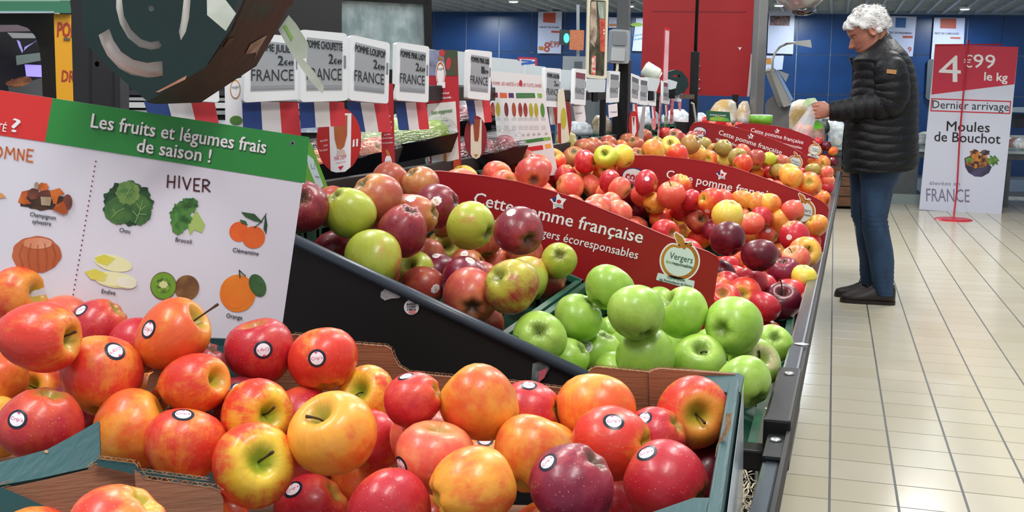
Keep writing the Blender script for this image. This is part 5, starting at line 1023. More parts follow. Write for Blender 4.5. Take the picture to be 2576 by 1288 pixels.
for i, (q, lb) in enumerate([([(1442, 268), (1470, 266), (1474, 300), (1472, 308), (1448, 306)], 'white shelf card under the maroon-banded label'), ([(1530, 264), (1553, 260), (1554, 292), (1532, 297)], 'white shelf card hanging at the black post')]):
    pl = turned(q[0][0]+12, 280, 3.6+i*.4, 60); t = root('shelf_card', pl.p(q[0][0]+12, 300), lb, 'card', 'white shelf cards'); slab(pl, q, .001, PAPER, 'card', t); text(pl, 'cassegrain' if False else 'Cosmopolite'[:8], (q[0][0]+6, 287-i*3), (q[0][0]+22, 286-i*3), 5, NAVY, t, lift=.0008)
# ------------------------------------------------------------------ grey switch box, bottle picture and posts
PG = mat('post_grey', '4a4e50', .5, var=.15); PL_ = facing(1562, 115, 4.25)
t = root('black_post', at(1562, 380, 4.35), 'black upright post beside the stand with a grey upper half', 'post')
b = at(1564, 380, 4.35); z0 = .5; c1 = at(1566, 150, 4.35)
m = MB(); m.box((c1.x, c1.y, (.3+c1.z)/2), (.062, .06, c1.z-.3)); bevel(m.build('lower_post', BLK, t), .003)
m = MB(); m.box((c1.x, c1.y, c1.z+.35), (.048, .045, .7)); bevel(m.build('upper_post', PG, t), .003)
for z in (.1, .25): pass
t = root('switch_box', PL_.p(1560, 160), 'grey double switch box with light square rockers on the black post', 'switch')
pl = turned(1558, 115, 4.24, 20); bevel(slab(pl, rrect([(1541, 72), (1585, 76), (1582, 160), (1536, 158)], .12), .09, mat('box_grey', '9aa2a6', .45), 'housing', t), .004)
bevel(slab(pl, rrect([(1542, 78), (1576, 80), (1575, 114), (1541, 113)], .1), .006, mat('rocker_grey', '7c8488', .4), 'upper_rocker', t, lift=.006), .002); bevel(slab(pl, rrect([(1539, 121), (1573, 122), (1571, 154), (1536, 152)], .1), .006, mat('rocker_pale', 'b0b6b8', .4), 'lower_rocker', t, lift=.006), .002)
m = MB(); m.tube([pl.p(1553, 158, -.01), pl.p(1553, 172, -.01), pl.p(1551, 184, -.01)], .006, 8); m.build('cable', mat('cream_plastic', 'd6d2b8', .5), t)
CR_ = mat('cream_plastic', 'd6d2b8', .5)
pl = turned(1502, 95, 3.95, 30); t = root('framed_picture', pl.p(1500, 232), 'cream-framed upright picture of a bark-like scene with red writing', 'picture')
fr = rrect([(1479, -12), (1531, -10), (1526, 200), (1474, 196)], .16); hole = rrect([(1485, 0), (1525, 2), (1520, 192), (1481, 188)], .14)
bevel(slab(pl, fr, .012, CR_, 'frame', t, holes=[hole]), .002); slab(pl, hole, .002, PM('bark_print', '5c5a40', '2e2a1e', 45, (1, 1, .35)), 'print', t, lift=-.004)
slab(pl, [(1486, 4), (1500, 3), (1503, 90), (1496, 120), (1484, 105)], .0003, PM('pale_bark', 'b8a894', '6e5c4c', 60, (1, 1, .4)), 'pale_bark_print', t, lift=-.0025); slab(pl, [(1503, 4), (1524, 4), (1523, 48), (1508, 46)], .0003, PM('misty_print', 'a8b4a4', '707c6c', 60, (1, 1, .2)), 'misty_print', t, lift=-.0025)
slab(pl, [(1508, 47), (1523, 49), (1521, 131), (1510, 130)], .0003, PM('red_panel_print', 'a83c2c', 'c85c44', 60), 'red_panel_print', t, lift=-.002); slab(pl, rrect([(1489, 140), (1499, 141), (1498, 190), (1487, 188)], .2), .0003, PM('red_letter_print', 'c84c44', 'e8d8c8', 90), 'red_letter_print', t, lift=-.002)
mb = MB(); [mb.add(([pl.p(*q, -.0015) for q in [(1518, y), (1521, y), (1521, y+4), (1518, y+4)]], [(0, 1, 2, 3)])) for y in (74, 82)]; mb.build('lettering', WINK, t)
slab(pl, [(1488, 199), (1515, 200), (1506, 212), (1505, 228), (1518, 232), (1482, 232), (1494, 226), (1496, 212)], .008, CR_, 'stand', t, lift=-.002)
# ------------------------------------------------------------------ bag dispenser hanging in front of the black column
DGR = mat('dispenser_green', '082c2a', .6, var=.15, scale=14); OLV = mat('dispenser_side', '1f1a0e', .5, col2='10100a', scale=6, bump=.1); ROLL = mat('bag_roll_film', 'fdf8f0', .35, col2='ecdccc', scale=20, stretch=(1, 1, .2))
pl = turned(430, 100, 1.22, 38); t = root('bag_dispenser', pl.p(400, 255, -.1), 'dark green octagonal bag roll holder hanging above the season board', 'dispenser')
octo = [(202, -60), (207, 65), (213, 105), (222, 118), (250, 140), (290, 185), (372, 256), (518, 168), (575, 78), (600, -10), (640, -60)]
slot1 = [(248, 88), (275, 72), (285, 100), (305, 130), (335, 150), (370, 158), (409, 153), (410, 195), (370, 195), (330, 188), (300, 172), (270, 140), (255, 110)]
slot2 = arcband(392, 18, 88, 102, 105, 196, 16, 1.0)
slot2 = [(294, -59), (308, -59), (307, 0), (312, 40), (330, 75), (355, 98), (380, 106), (400, 102), (408, 114), (400, 122), (380, 125), (350, 118), (322, 95), (302, 60), (292, 20)]
slot3 = [(460, -59), (475, -59), (480, 0), (476, 45), (468, 80), (455, 102), (450, 80), (456, 50), (462, 0)]
slab(pl, octo, .003, DGR, 'front_plate', t, holes=[slot1[::-1], slot2[::-1], slot3[::-1], ell(381, 20, 8, 8, 14)[::-1]])
slab(pl, ell(381, 20, 9, 9, 16), .002, mat('eyelet_grey', '8c9690', .4, metal=.6), 'hub_bolt', t, lift=-.004, holes=[ell(381, 20, 5, 5, 12)[::-1]])
# the roll inside
n = pl.n; cc_ = pl.p(385, 45, -.012); R0 = (pl.p(385, 190, -.012)-cc_).length
cc2 = cc_-n*.22; u = (pl.p(500, 45, -.012)-cc_).normalized(); v = n.cross(u)
rings = []
for r, q in ((.35, 0), (.9, -.0), (1, .006), (1.0, .2), (.9, .21)): rings.append([cc_-n*q+(u*math.cos(a)+v*math.sin(a))*R0*r for a in [2*math.pi*k/40 for k in range(40)]])
vs, fs = loft(rings); link('bag_roll', vs, fs, ROLL, t, smooth=True)
# underside and side plates running back from the front plate
bk = -.0; dirv = (at(742, 12, 1.34)-at(560, 110, 1.2))
def back(px, py, k=1.0): return pl.p(px, py)+dirv*k
q = [pl.p(372, 256), pl.p(518, 168)]; 
P0, P1, P2 = pl.p(372, 256, -.004), pl.p(592, 20, -.004), at(738, 8, 1.44); sn = (P1-P0).cross(P2-P0).normalized(); sn = -sn if sn.dot(CAM-P0) < 0 else sn; sp = Plane(P0, sn)
slab(sp, [(372, 258), (392, 245), (523, 163), (585, 78), (628, -20), (700, -60), (740, -10), (736, 12), (722, 22), (690, 88), (645, 166), (505, 258), (392, 262)], .003, OLV, 'side_plate', t)
pe = sp

for q, mm in (([(665, 92), (672, 90), (655, 118), (640, 150), (645, 132), (618, 136), (630, 112)], PM('worn_metal', 'b8a090', '8c6c50', 30)), ([(575, 98), (590, 94), (582, 112), (560, 122)], PM('scuff', '4c3822', '2c2010', 30))): slab(pe, q, .0003, mm, 'worn_patch', t, lift=0.001)
slab(pl, [(391, 232), (470, 190), (466, 200), (400, 232)], .001, PM('copper_edge', 'b47a5c', 'd8a48c', 20), 'worn_edge', t, lift=.001)
# bag strip hanging out to the right, and the piece above the plate
FILM = mat('bag_film', 'dfe6da', .3, col2='b8c8b0', scale=12, bump=.3, bscale=20); GS = mat('bag_green_band', '8cc060', .4)
s1 = facing(560, 40, 1.17); slab(s1, [(520, -30), (560, -10), (594, 34), (568, 78), (521, 38)], .0006, FILM, 'bag_end', t)
s2 = facing(760, 130, 1.42); 
bs = slab(s2, [(700, 75), (726, 38), (745, 60), (775, 108), (773, 145), (762, 148), (790, 180), (815, 218), (811, 236), (790, 215), (760, 175), (730, 130)], .0006, FILM, 'bag_strip', t)
slab(s2, [(712, 65), (720, 62), (737, 95), (733, 104)], .0002, GS, 'green_band', t, lift=.001)
# black column carrying it
cl = root('black_column', at(240, 270, 1.9)-V((0, 0, .9)), 'wide black column with a slotted groove behind the bag dispenser', 'column')
pc = turned(240, 150, 1.95, 25)
bevel(slab(pc, [(176, -80), (300, -80), (306, 700), (196, 700)], .08, mat('column_black', '1d1d1f', .5, var=.25), 'upright', cl, holes=[ell(244, 161, 6, 7, 14)[::-1]]), .002)
slab(pc, [(222, 110), (229, 110), (232, 600), (226, 600)], .004, mat('groove_black', '060606', .6), 'groove', cl, lift=.001); slab(pc, [(281, 180), (286, 178), (289, 600), (284, 600)], .002, mat('groove_black', '060606', .6), 'groove', cl, lift=.001)
# ------------------------------------------------------------------ oven stall at the far left
pk = facing(70, 130, 4.2); ov = root('stall_cabinet', pk.p(70, 330), 'black glazed cabinet with a rounded window at the left edge, food inside', 'cabinet')
BK2 = mat('cabinet_black', '101113', .4, var=.2)
slab(pk, [(-200, 34), (137, 33), (150, 420), (-200, 420)], .05, BK2, 'front_frame', ov, holes=[[(-150, 62), (45, 62), (70, 70), (88, 90), (98, 115), (104, 160), (108, 250), (108, 300), (-150, 300)][::-1]])
pk2 = facing(50, 150, 4.6); slab(pk2, [(-200, 40), (140, 40), (140, 420), (-200, 420)], .02, PM('inside_dim', '2a2634', '16161c', 2), 'back_panel', ov)
pk3 = facing(50, 150, 4.45)
slab(pk3, [(-100, 60), (60, 62), (84, 78), (-60, 82)], .02, PM('inside_mauve', '6a5668', '84747c', 3), 'hood', ov); slab(pk3, [(18, 82), (88, 84), (90, 96), (32, 96)], .02, mat('steel_strip', 'b0b4b4', .4), 'steel_strip', ov)
slab(pk3, [(40, 140), (104, 132), (104, 152), (42, 164)], .12, mat('glass_shelf', '8a9c98', .25), 'glass_shelf', ov); slab(pk3, [(62, 162), (106, 164), (106, 194), (66, 192)], .01, mat('violet_screen', '9a8cf0', .4, emit=.9), 'lit_screen', ov, lift=-.02)
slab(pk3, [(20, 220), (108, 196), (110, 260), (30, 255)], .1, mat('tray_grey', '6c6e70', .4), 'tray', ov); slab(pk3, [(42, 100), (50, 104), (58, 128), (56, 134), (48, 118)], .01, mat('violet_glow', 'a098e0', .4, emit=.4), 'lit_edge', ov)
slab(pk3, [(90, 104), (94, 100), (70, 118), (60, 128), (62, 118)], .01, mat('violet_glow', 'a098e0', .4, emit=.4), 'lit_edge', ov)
pf = facing(46, 210, 4.3); c_ = pf.p(46, 206); 
bm_ = MB(); rr_ = [[c_+V((math.cos(a)*s_*.045+k*.03, math.sin(a)*s_*.03, math.sin(a*2)*.002+math.cos(a)*.0+s_*.0))+CU*(.02*math.sin(a))*s_ for a in [2*math.pi*j/14 for j in range(14)]] for k, s_ in ((-1.1, .3), (-.6, .9), (0, 1.1), (.6, .9), (1.1, .3))]
vs, fs = loft(rr_); o = link('bread_loaf', vs, fs, mat('baked_crust', 'b0682c', .4, col2='7a3c18', scale=30, bump=.3), None, smooth=True); tag(o, 'golden brown baked loaf on the tray inside the black cabinet', 'bread')
py = facing(160, 140, 4.0); t = root('yellow_sign', py.p(160, 330), 'upright yellow sign with red capitals beside the black cabinet', 'sign')
slab(py, [(135, 34), (215, 40), (220, 420), (148, 420)], .01, mat('sign_yellow', 'e8a41e', .45), 'panel', t)
text(py, 'POMMES', (144, 92), (240, 97), 38, mat('sign_red_ink', 'a83c24', .5), t, lift=.001, bold=.04); text(py, 'DROITE', (155, 205), (240, 211), 30, mat('sign_red_ink', 'a83c24', .5), t, lift=.001, bold=.03)
bevel(slab(py, [(161, 95), (176, 96), (176, 101), (161, 100)], .004, mat('hook_grey', '706a58', .4, metal=.5), 'hook', t, lift=.006), .001)
gb_ = facing(90, 10, 3.9); t = root('green_canopy', gb_.p(90, 30), 'pale green canopy beam above the cabinet at the top left corner', 'canopy')
slab(gb_, [(-200, -120), (177, -120), (177, 2), (-200, 2)], .15, mat('canopy_pale', '8cb894', .5), 'upper_board', t); slab(gb_, [(-200, 3), (176, 3), (180, 33), (-200, 27)], .12, mat('canopy_green', '3a7a5c', .5), 'fascia', t); slab(gb_, [(-200, 27), (136, 28), (136, 32), (-200, 31)], .1, mat('canopy_strip', '9ab4b8', .3), 'light_strip', t, lift=.003)
# ------------------------------------------------------------------ glazed cabinet and dark shelving behind the labels
pg = facing(950, 60, 9.0); t = root('glazed_cabinet', pg.p(950, 330), 'tall black cabinet with a misted glass pane behind the price labels', 'cabinet')
slab(pg, [(640, -80), (1084, -80), (1084, 420), (640, 420)], .25, BK2, 'frame', t, holes=[[(843, -60), (1070, 5), (1070, 175), (843, 175)][::-1]])
slab(pg, [(843, -60), (1070, -60), (1070, 175), (843, 175)], .02, mat('misted_glass', 'c0d0d4', .15, col2='94a8ac', scale=9, bump=.6, bscale=16, stretch=(1, 1, .6)), 'glass_pane', t, lift=-.05)
slab(pg, [(835, -70), (843, -70), (843, 180), (835, 180)], .03, BLK, 'frame_bar', t, lift=.02); slab(pg, [(1065, 0), (1086, -2), (1086, 180), (1070, 180)], .03, BLK, 'frame_bar', t, lift=.02); slab(pg, [(843, -66), (1070, -62), (1078, 12), (843, 0)], .03, BLK, 'frame_bar', t, lift=.02)
# second side of the gondola: shelf for the wrapped fruit
gs = root('rear_shelf', (-1.4, 3.4, 0), 'black rear shelf behind the label rail carrying wrapped fruit and crates', 'shelf')
m = MB(); m.box((-1.30, 3.9, .86), (.84, 5.2, .03)); m.build('shelf_board', DARK, gs); m = MB(); m.box((-1.30, 3.9, .42), (.80, 5.2, .84)); m.build('base', DARK, gs)
m = MB(); m.box((-1.36, 3.62, .965), (.56, 1.2, .18)); m.build('upper_step', DARK, gs)
# wrapped fruit trays
WRAP = bpy.data.materials.new('plastic_wrap'); WRAP.use_nodes = True; nt = WRAP.node_tree; nt.nodes.clear()
o_ = nt.nodes.new('ShaderNodeOutputMaterial'); mxs = nt.nodes.new('ShaderNodeMixShader'); tr = nt.nodes.new('ShaderNodeBsdfTransparent'); gl = nt.nodes.new('ShaderNodeBsdfGlossy'); gl.inputs['Roughness'].default_value = .12
nz = nt.nodes.new('ShaderNodeTexNoise'); nz.inputs['Scale'].default_value = 28; nz.inputs['Detail'].default_value = 2; bp_ = nt.nodes.new('ShaderNodeBump'); bp_.inputs['Strength'].default_value = .9; bp_.inputs['Distance'].default_value = .02
nt.links.new(nz.outputs[0], bp_.inputs['Height']); nt.links.new(bp_.outputs[0], gl.inputs['Normal']); mxs.inputs[0].default_value = .22
nt.links.new(tr.outputs[0], mxs.inputs[1]); nt.links.new(gl.outputs[0], mxs.inputs[2]); nt.links.new(mxs.outputs[0], o_.inputs[0])
TRAYB = mat('black_tray', '15161a', .3)
def fruit_tray(px, py, d, pal, label, rot=0, w=.22, dp_=.16, n=(3, 2), s=.037, flabel=None):
    c = at(px, py, d); t = root('wrapped_tray', c, label, 'tray', 'film-wrapped fruit trays'); Rz = Matrix.Rotation(math.radians(rot), 3, 'Z') @ Matrix.Rotation(math.radians(-12), 3, 'Y')
    def W(x, y, z): return c+Rz @ V((x, y, z))
    r0 = [W(x*w/2*.8, y*dp_/2*.8, 0) for x, y in ((-1, -1), (1, -1), (1, 1), (-1, 1))]; r1 = [W(x*w/2, y*dp_/2, .04) for x, y in ((-1, -1), (1, -1), (1, 1), (-1, 1))]; r2 = [W(x*w/2*.94, y*dp_/2*.94, .04) for x, y in ((-1, -1), (1, -1), (1, 1), (-1, 1))]; r3 = [W(x*w/2*.75, y*dp_/2*.75, .005) for x, y in ((-1, -1), (1, -1), (1, 1), (-1, 1))]
    vs, fs = loft([r0, r1, r2, r3]); link('tray', vs, fs, TRAYB, t)
    N = 12; rings = []
    for k in range(6):
        f = k/5; zz = .04+.045*math.sin(f*math.pi/2); sc = 1.0 if k == 0 else math.cos(f*math.pi/2*.86)**.45
        ring = []
        for j in range(20):
            a = 2*math.pi*j/20; x = max(-1, min(1, 1.25*math.cos(a))); y = max(-1, min(1, 1.25*math.sin(a))); ring.append(W(x*w/2*sc, y*dp_/2*sc, zz+.004*math.sin(j*2.3+k)))
        rings.append(ring)
    vs, fs = loft(rings, cap=False); fs.append(tuple(range(100, 120))); link('film_wrap', vs, fs, WRAP, t, smooth=True)
    over, under, cav, bias, dots, words = PAL[pal]; R = random.Random(int(px)); k = 0
    for i in range(n[0]):
        for j in range(n[1]):
            o = bpy.data.objects.new('apple', VAR['f'][k % 4][0]); COL.objects.link(o); sx = (w-.05)/n[0]; sy = (dp_-.03)/n[1]
            o.location = W((i-(n[0]-1)/2)*sx, (j-(n[1]-1)/2)*sy, .045); o.rotation_euler = (R.uniform(-.8, .8), R.uniform(-.8, .8), R.uniform(0, 6)); o.scale = (s, s, s*.95)
            o['skin_over'] = list(lin(over)); o['skin_under'] = list(lin(under)); o['skin_cavity'] = list(lin(cav)); o['skin_bias'] = bias; o['skin_seed'] = R.uniform(0, 50); o['skin_dots'] = dots
            tag(o, f"{flabel}, {ORD[i]} from left, {ORD[j]} row", 'fruit', 'wrapped fruit in '+label[:40]); k += 1
fruit_tray(1030, 400, 2.5, 'g', 'black tray of film-wrapped green apples left of the commitments poster', 20, .25, .17, (3, 2), .040, 'green apple under film left of the commitments poster')
fruit_tray(945, 385, 2.75, 'g', 'black tray of film-wrapped green apples behind the disc sign', 20, .22, .16, (3, 2), .036, 'green apple under film behind the disc sign')
fruit_tray(885, 446, 2.22, 'pk', 'black tray of wrapped pinkish fruit below the disc sign', 15, .22, .12, (3, 2), .028, 'pinkish fruit under film below the disc sign')
fruit_tray(1130, 345, 3.0, 'dp', 'tray of wrapped dark plums behind the commitments poster', 20, .34, .2, (5, 3), .028, 'dark plum under film behind commitments poster')
fruit_tray(1085, 338, 3.45, 'dp', 'tray of wrapped plums behind the green apple tray', 20, .34, .2, (5, 3), .028, 'dark plum under film behind wrapped green apples')
fruit_tray(1205, 425, 2.75, 'dp', 'tray of wrapped dark plums between poster and variety chart', 20, .26, .2, (4, 3), .028, 'dark plum under film before variety chart')
fruit_tray(1222, 332, 3.75, 'dp', 'farther tray of wrapped plums behind the dark red oval sign', 20, .3, .2, (4, 3), .03, 'dark plum under film behind oval sign')
# ------------------------------------------------------------------ the man choosing apples
MY = 6.72
man = root('person', aZ(2190, 757, 0), 'white-haired man in a black quilted jacket and blue jeans holding a bag of apples', 'person')
def mp(px, py, dy=0): p = aY(px, py, MY); p.y += dy; return p
def mr(n): return n*.00237
SKINM = mat('man_skin', 'a8705c', .5, var=.12, scale=25, bump=.08, bscale=120); HAIR = mat('white_hair', 'dededc', .7, col2='c2c2c0', scale=30)
JK = mat('quilted_black', '0b0e13', .55, spec=.3, var=.3, scale=18, bump=.35, bscale=60); JN = mat('blue_denim', '24405e', .8, col2='1c3350', scale=14, bump=.25, bscale=160, stretch=(1, 1, .5)); SHM = mat('brown_leather', '2c1f1d', .4, var=.4, scale=20); SOL = mat('shoe_sole', '1c1616', .6)
# head: sections from chin to crown in a tilted frame
tl = math.radians(30); HF = V((-math.cos(tl), 0, -math.sin(tl))); HU = V((-math.sin(tl)*.55, 0, 1)).normalized(); HU = (HU-HF*HU.dot(HF)).normalized(); HL = V((0, 1, 0))
HO = mp(2210, 129); S_ = 1.10
secs = [(-.012, .060, -.005, .022), (-.004, .082, -.02, .034), (.010, .090, -.035, .044), (.028, .089, -.055, .052), (.045, .092, -.068, .058), (.055, .0895, -.074, .060), (.065, .093, -.08, .062), (.080, .0915, -.086, .066), (.095, .0925, -.091, .069), (.112, .0905, -.096, .071), (.128, .0870, -.099, .073), (.142, .0945, -.101, .0745), (.158, .0965, -.102, .076), (.178, .093, -.101, .077), (.198, .083, -.096, .074), (.216, .066, -.084, .064), (.230, .044, -.062, .048), (.239, .018, -.034, .026)]
def hp(h, f, l): return HO+(HU*h+HF*f+HL*l)*S_
rings = []; NH = 56
hs = []
for i in range(len(secs)-1):
    for k in range(3): hs.append(tuple(secs[i][j]+(secs[i+1][j]-secs[i][j])*k/3 for j in range(4)))
hs.append(secs[-1])
for h, f, b, w_ in hs:
    r = []
    for k in range(NH):
        a = 2*math.pi*k/NH; c, s = math.cos(a), math.sin(a); ff = (f if c > 0 else -b)
        x = ff*abs(c)**.9*(1 if c > 0 else -1); l = w_*abs(s)**.85*(1 if s > 0 else -1)
        if c > 0:
            g = lambda u, m, q: math.exp(-((u-m)/q)**2)
            nw = .010+.006*g(h, .082, .012)
            x += (.030*g(h, .086, .013)+.018*g(h, .104, .014)+.008*g(h, .12, .014))*g(l, 0, nw)
            x += .006*(g(l, .014, .006)+g(l, -.014, .006))*g(h, .080, .008)
            x -= .013*(g(l, .033, .014)+g(l, -.033, .014))*g(h, .127, .011)
            x += .006*(g(l, .034, .02)+g(l, -.034, .02))*g(h, .146, .007)
            x += .005*g(h, .060, .004)*g(l, 0, .022)+.005*g(h, .049, .005)*g(l, 0, .02)-.006*g(h, .0545, .0025)*g(l, 0, .024)
            x += .005*g(h, .006, .012)*g(l, 0, .018)
            x -= .004*(g(l, .05, .014)+g(l, -.05, .014))*g(h, .07, .02)
        r.append(hp(h, x, l))
    rings.append(r)
B = MB(); B.add(loft(rings))
# neck and a hidden trunk
def ring_at(c, rx_, ry_, n=24, up=None): return [c+V((rx_*math.cos(a), ry_*math.sin(a), 0)) for a in [2*math.pi*k/n for k in range(n)]]
B.add(loft([ring_at(mp(2205, 90), .066, .06), ring_at(mp(2204, 115), .065, .062), ring_at(mp(2210, 140), .075, .075), ring_at(mp(2222, 165), .11, .16), ring_at(mp(2225, 230), .12, .18), ring_at(mp(2215, 320), .12, .17), ring_at(mp(2212, 400), .11, .16)]))
for s in (-1, 1):   # ears
    c = hp(.108, -.012, s*.074); e = []
    for k, (r0, off) in enumerate(((1.0, 0), (1.02, .010), (.8, .016), (.45, .009), (.2, .006))):
        e.append([c+HL*(s*off)*S_+HU*(.034*r0*math.sin(a)*(1 if math.sin(a) > 0 else .9))*S_+HF*(.018*r0*math.cos(a)-off*.5)*S_ for a in [2*math.pi*j/18 for j in range(18)]])
    B.add(loft(e))
# arms and hands under the sleeves
def hand(off, mirror=1):
    def q(px, py, d): p = mp(px, py, off); p.y += d*mirror; return p
    B.add(tube([mp(2228, 165, off*.9), mp(2238, 215, off), mp(2226, 262, off*1.05), q(2180, 268, 0), q(2130, 277, 0), q(2096, 279, 0)], [.055, .052, .046, .042, .034, .029], 14))
    sec = []
    for x, hh, dd, cy in ((2098, .030, .022, 279), (2086, .033, .022, 279), (2074, .041, .020, 279), (2062, .046, .019, 279), (2054, .045, .017, 279)):
        c = q(x, cy, 0); sec.append([c+V((0, mirror*dd*math.sin(a), hh*math.cos(a))) for a in [2*math.pi*k/16 for k in range(16)]])
    B.add(loft(sec))
    for i, y in enumerate((265, 274, 283.5, 292)):
        L = (1.0, 1.08, 1.0, .84)[i]; x0 = (2058, 2056, 2057, 2061)[i]; r = (.0115, .012, .0115, .0100)[i]
        B.add(tube([q(x0+8, y, .002), q(x0, y, -.006), q(x0-11*L, y+.5, -.004), q(x0-17*L, y+1, .006), q(x0-18.5*L, y+1.5, .020), q(x0-13*L, y+1.5, .032), q(x0-4, y+1.5, .036)], [r*1.05, r*1.08, r, r*.98, r*.95, r*.9, r*.75], 10))
    B.add(tube([q(2084, 270, .012), q(2072, 262, .018), q(2060, 260, .018), q(2048, 262, .020), q(2041, 264, .022)], [.015, .015, .0125, .011, .0085], 10))
hand(-.20); hand(.20, -1)
bo = B.build('body', SKINM, man, smooth=True)
md = bo.modifiers.new('skin', 'REMESH'); md.mode = 'VOXEL'; md.voxel_size = .0032; md.use_smooth_shade = True
sm = bo.modifiers.new('smooth', 'SMOOTH'); sm.factor = .5; sm.iterations = 2
EW, EI, LIPM = mat('eye_white', 'a89c94', .3), mat('eye_iris', '3a3430', .3), mat('lip', 'a8685c', .5)
for s in (-1, 1):
    b = MB(); c = hp(.126, .0675, s*.032); R_ = .0115*S_
    rr = [[c+HF*(R_*math.cos(t))+ (HU*math.cos(a)+HL*math.sin(a))*R_*math.sin(t) for a in [2*math.pi*k/14 for k in range(14)]] for t in (.05, .5, 1.0, 1.5, 2.2)]
    b.add(loft(rr)); eo = b.build('eye', EW, man, smooth=True)
    b = MB(); c2 = c-HU*.003; rr = [[c2+HF*(R_*1.03*math.cos(t))+(HU*math.cos(a)+HL*math.sin(a))*R_*1.03*math.sin(t) for a in [2*math.pi*k/12 for k in range(12)]] for t in (.02, .25, .45)]
    b.add(loft(rr)); ii = b.build('iris', EI, eo, smooth=True)
    b = MB(); rr = [[c+HF*(R_*1.12*math.cos(t))+(HU*math.cos(a)+HL*math.sin(a))*R_*1.12*math.sin(t) for t in [-.2+1.7*k/8 for k in range(9)]] for a in (-1.3, -.8, -.3, 0, .3, .8, 1.3)]
    vs = [v for r in rr for v in r]; b.add((vs, [(i*9+k, i*9+k+1, (i+1)*9+k+1, (i+1)*9+k) for i in range(6) for k in range(8)])); b.build('eyelid', SKINM, man, smooth=True)
    b = MB(); b.tube([hp(.146, .092, s*.014), hp(.151, .091, s*.030), hp(.148, .080, s*.050)], [.003, .0042, .0025], 6); b.build('eyebrow', mat('grey_brow', '8c8580', .8), man, smooth=True)
b = MB(); b.tube([hp(.052, .082, -.024), hp(.054, .0965, -.010), hp(.0545, .099, 0), hp(.054, .0965, .010), hp(.052, .082, .024)], [.002, .0038, .0042, .0038, .002], 8); b.build('lips', LIPM, man, smooth=True)
# hair: a fluffy shell and loose locks
Rh = random.Random(11); hr = []
def hair_r(a, h):   # a: 0 front, pi back
    return 1
mbh = MB(); rings = []
levels = [.085, .10, .115, .13, .145, .16, .175, .19, .205, .22, .235, .248, .256, .260]
def sec_at(h):
    h = min(h, .238)
    for i in range(len(secs)-1):
        if secs[i][0] <= h <= secs[i+1][0]:
            t = (h-secs[i][0])/(secs[i+1][0]-secs[i][0]); return tuple(secs[i][j]+(secs[i+1][j]-secs[i][j])*t for j in range(4))
    return secs[-1]
for li, h in enumerate(levels):
    _, f, b, w_ = sec_at(h); r = []; top = max(0, (h-.238))/.022
    for k in range(60):
        a = 2*math.pi*k/60; c, s = math.cos(a), math.sin(a); fr = f if c > 0 else -b
        # hairline: front recedes below .185, sides start behind the temple
        cov = 1 if (c < (.05 if h < .14 else .25 if h < .17 else .75 if h < .19 else 2)) else 0
        ear = math.exp(-((c+.12)/.22)**2)*(1 if h < .125 else 0)
        th = (.016+.012*math.sin(5*a+h*60)*.5+.008*math.sin(11*a-h*90))*cov
        if cov == 0: th = -.012
        if ear > .3: th = -.008
        rr = 1+0*th; x = (fr+th)*abs(c)**.9*(1 if c > 0 else -1); l = (w_+th)*abs(s)**.85*(1 if s > 0 else -1)
        if h > .238: q = math.sqrt(max(.02, 1-top**2)); x = (x-.0)*q*.9-.01; l *= q*.9
        hh = h + (.006*math.sin(7*a+3*h*50) if li < len(levels)-1 else 0)
        r.append(hp(hh, x, l))
    rings.append(r)
ho = link('hair', *loft(rings), HAIR, man, smooth=True)
locks = MB()
for n in range(1300):
    h = Rh.uniform(.09, .255); a = Rh.uniform(0, 2*math.pi); c, s = math.cos(a), math.sin(a); _, f, b, w_ = sec_at(h)
    if c > (.0 if h < .14 else .2 if h < .17 else .7 if h < .19 else 2): continue
    if h < .125 and abs(c+.12) < .25: continue
    fr = f if c > 0 else -b; q = math.sqrt(max(.02, 1-(max(0, h-.238)/.022)**2)); th = .016
    p = hp(h, ((fr+th)*c*q), (w_+th)*s*q); out = (p-hp(.15, -.01, 0)).normalized(); sw = (HF*-.7+HU*(-.45 if h < .2 else -.05)+HL*s*.3+V((Rh.uniform(-.35, .35), Rh.uniform(-.35, .35), Rh.uniform(-.25, .25)))).normalized()
    L = Rh.uniform(.014, .03); pts = [p-out*.004, p+out*.003+sw*L*.35, p+out*.003+sw*L*.7, p-out*.002+sw*L]
    w2 = out.cross(sw).normalized()*Rh.uniform(.0012, .0026)
    locks.add(([v+w2*(1, .9, .7, .1)[i] for i, v in enumerate(pts)]+[v-w2*(1, .9, .7, .1)[i] for i, v in enumerate(pts)], [(i, i+1, i+5, i+4) for i in range(3)]))
o = locks.build('hair_locks', HAIR, man, smooth=True); o['kind'] = 'stuff'
# jacket
lev = [(82, 2196, 2236, .085, -6), (90, 2176, 2241, .095, -6), (100, 2204, 2252, .08, -3), (112, 2194, 2262, .125, 0), (125, 2178, 2274, .17, 0), (138, 2160, 2284, .20, 0), (152, 2143, 2292, .215, 0), (170, 2147, 2299, .22, 0), (200, 2146, 2306, .225, 0), (230, 2140, 2309, .23, 0), (260, 2132, 2310, .235, 0), (300, 2126, 2309, .24, 0), (340, 2123, 2309, .245, 0), (380, 2120, 2310, .25, 0), (405, 2118, 2310, .25, 0), (424, 2120, 2306, .25, 0), (431, 2126, 2296, .245, 0)]
def ilev(y):
    for i in range(len(lev)-1):
        if lev[i][0] <= y <= lev[i+1][0]:
            t = (y-lev[i][0])/(lev[i+1][0]-lev[i][0]); return [lev[i][j]+(lev[i+1][j]-lev[i][j])*t for j in range(1, 4)]
    return list(lev[-1][1:4])
rings = []; y = 100.0; NJ = 72
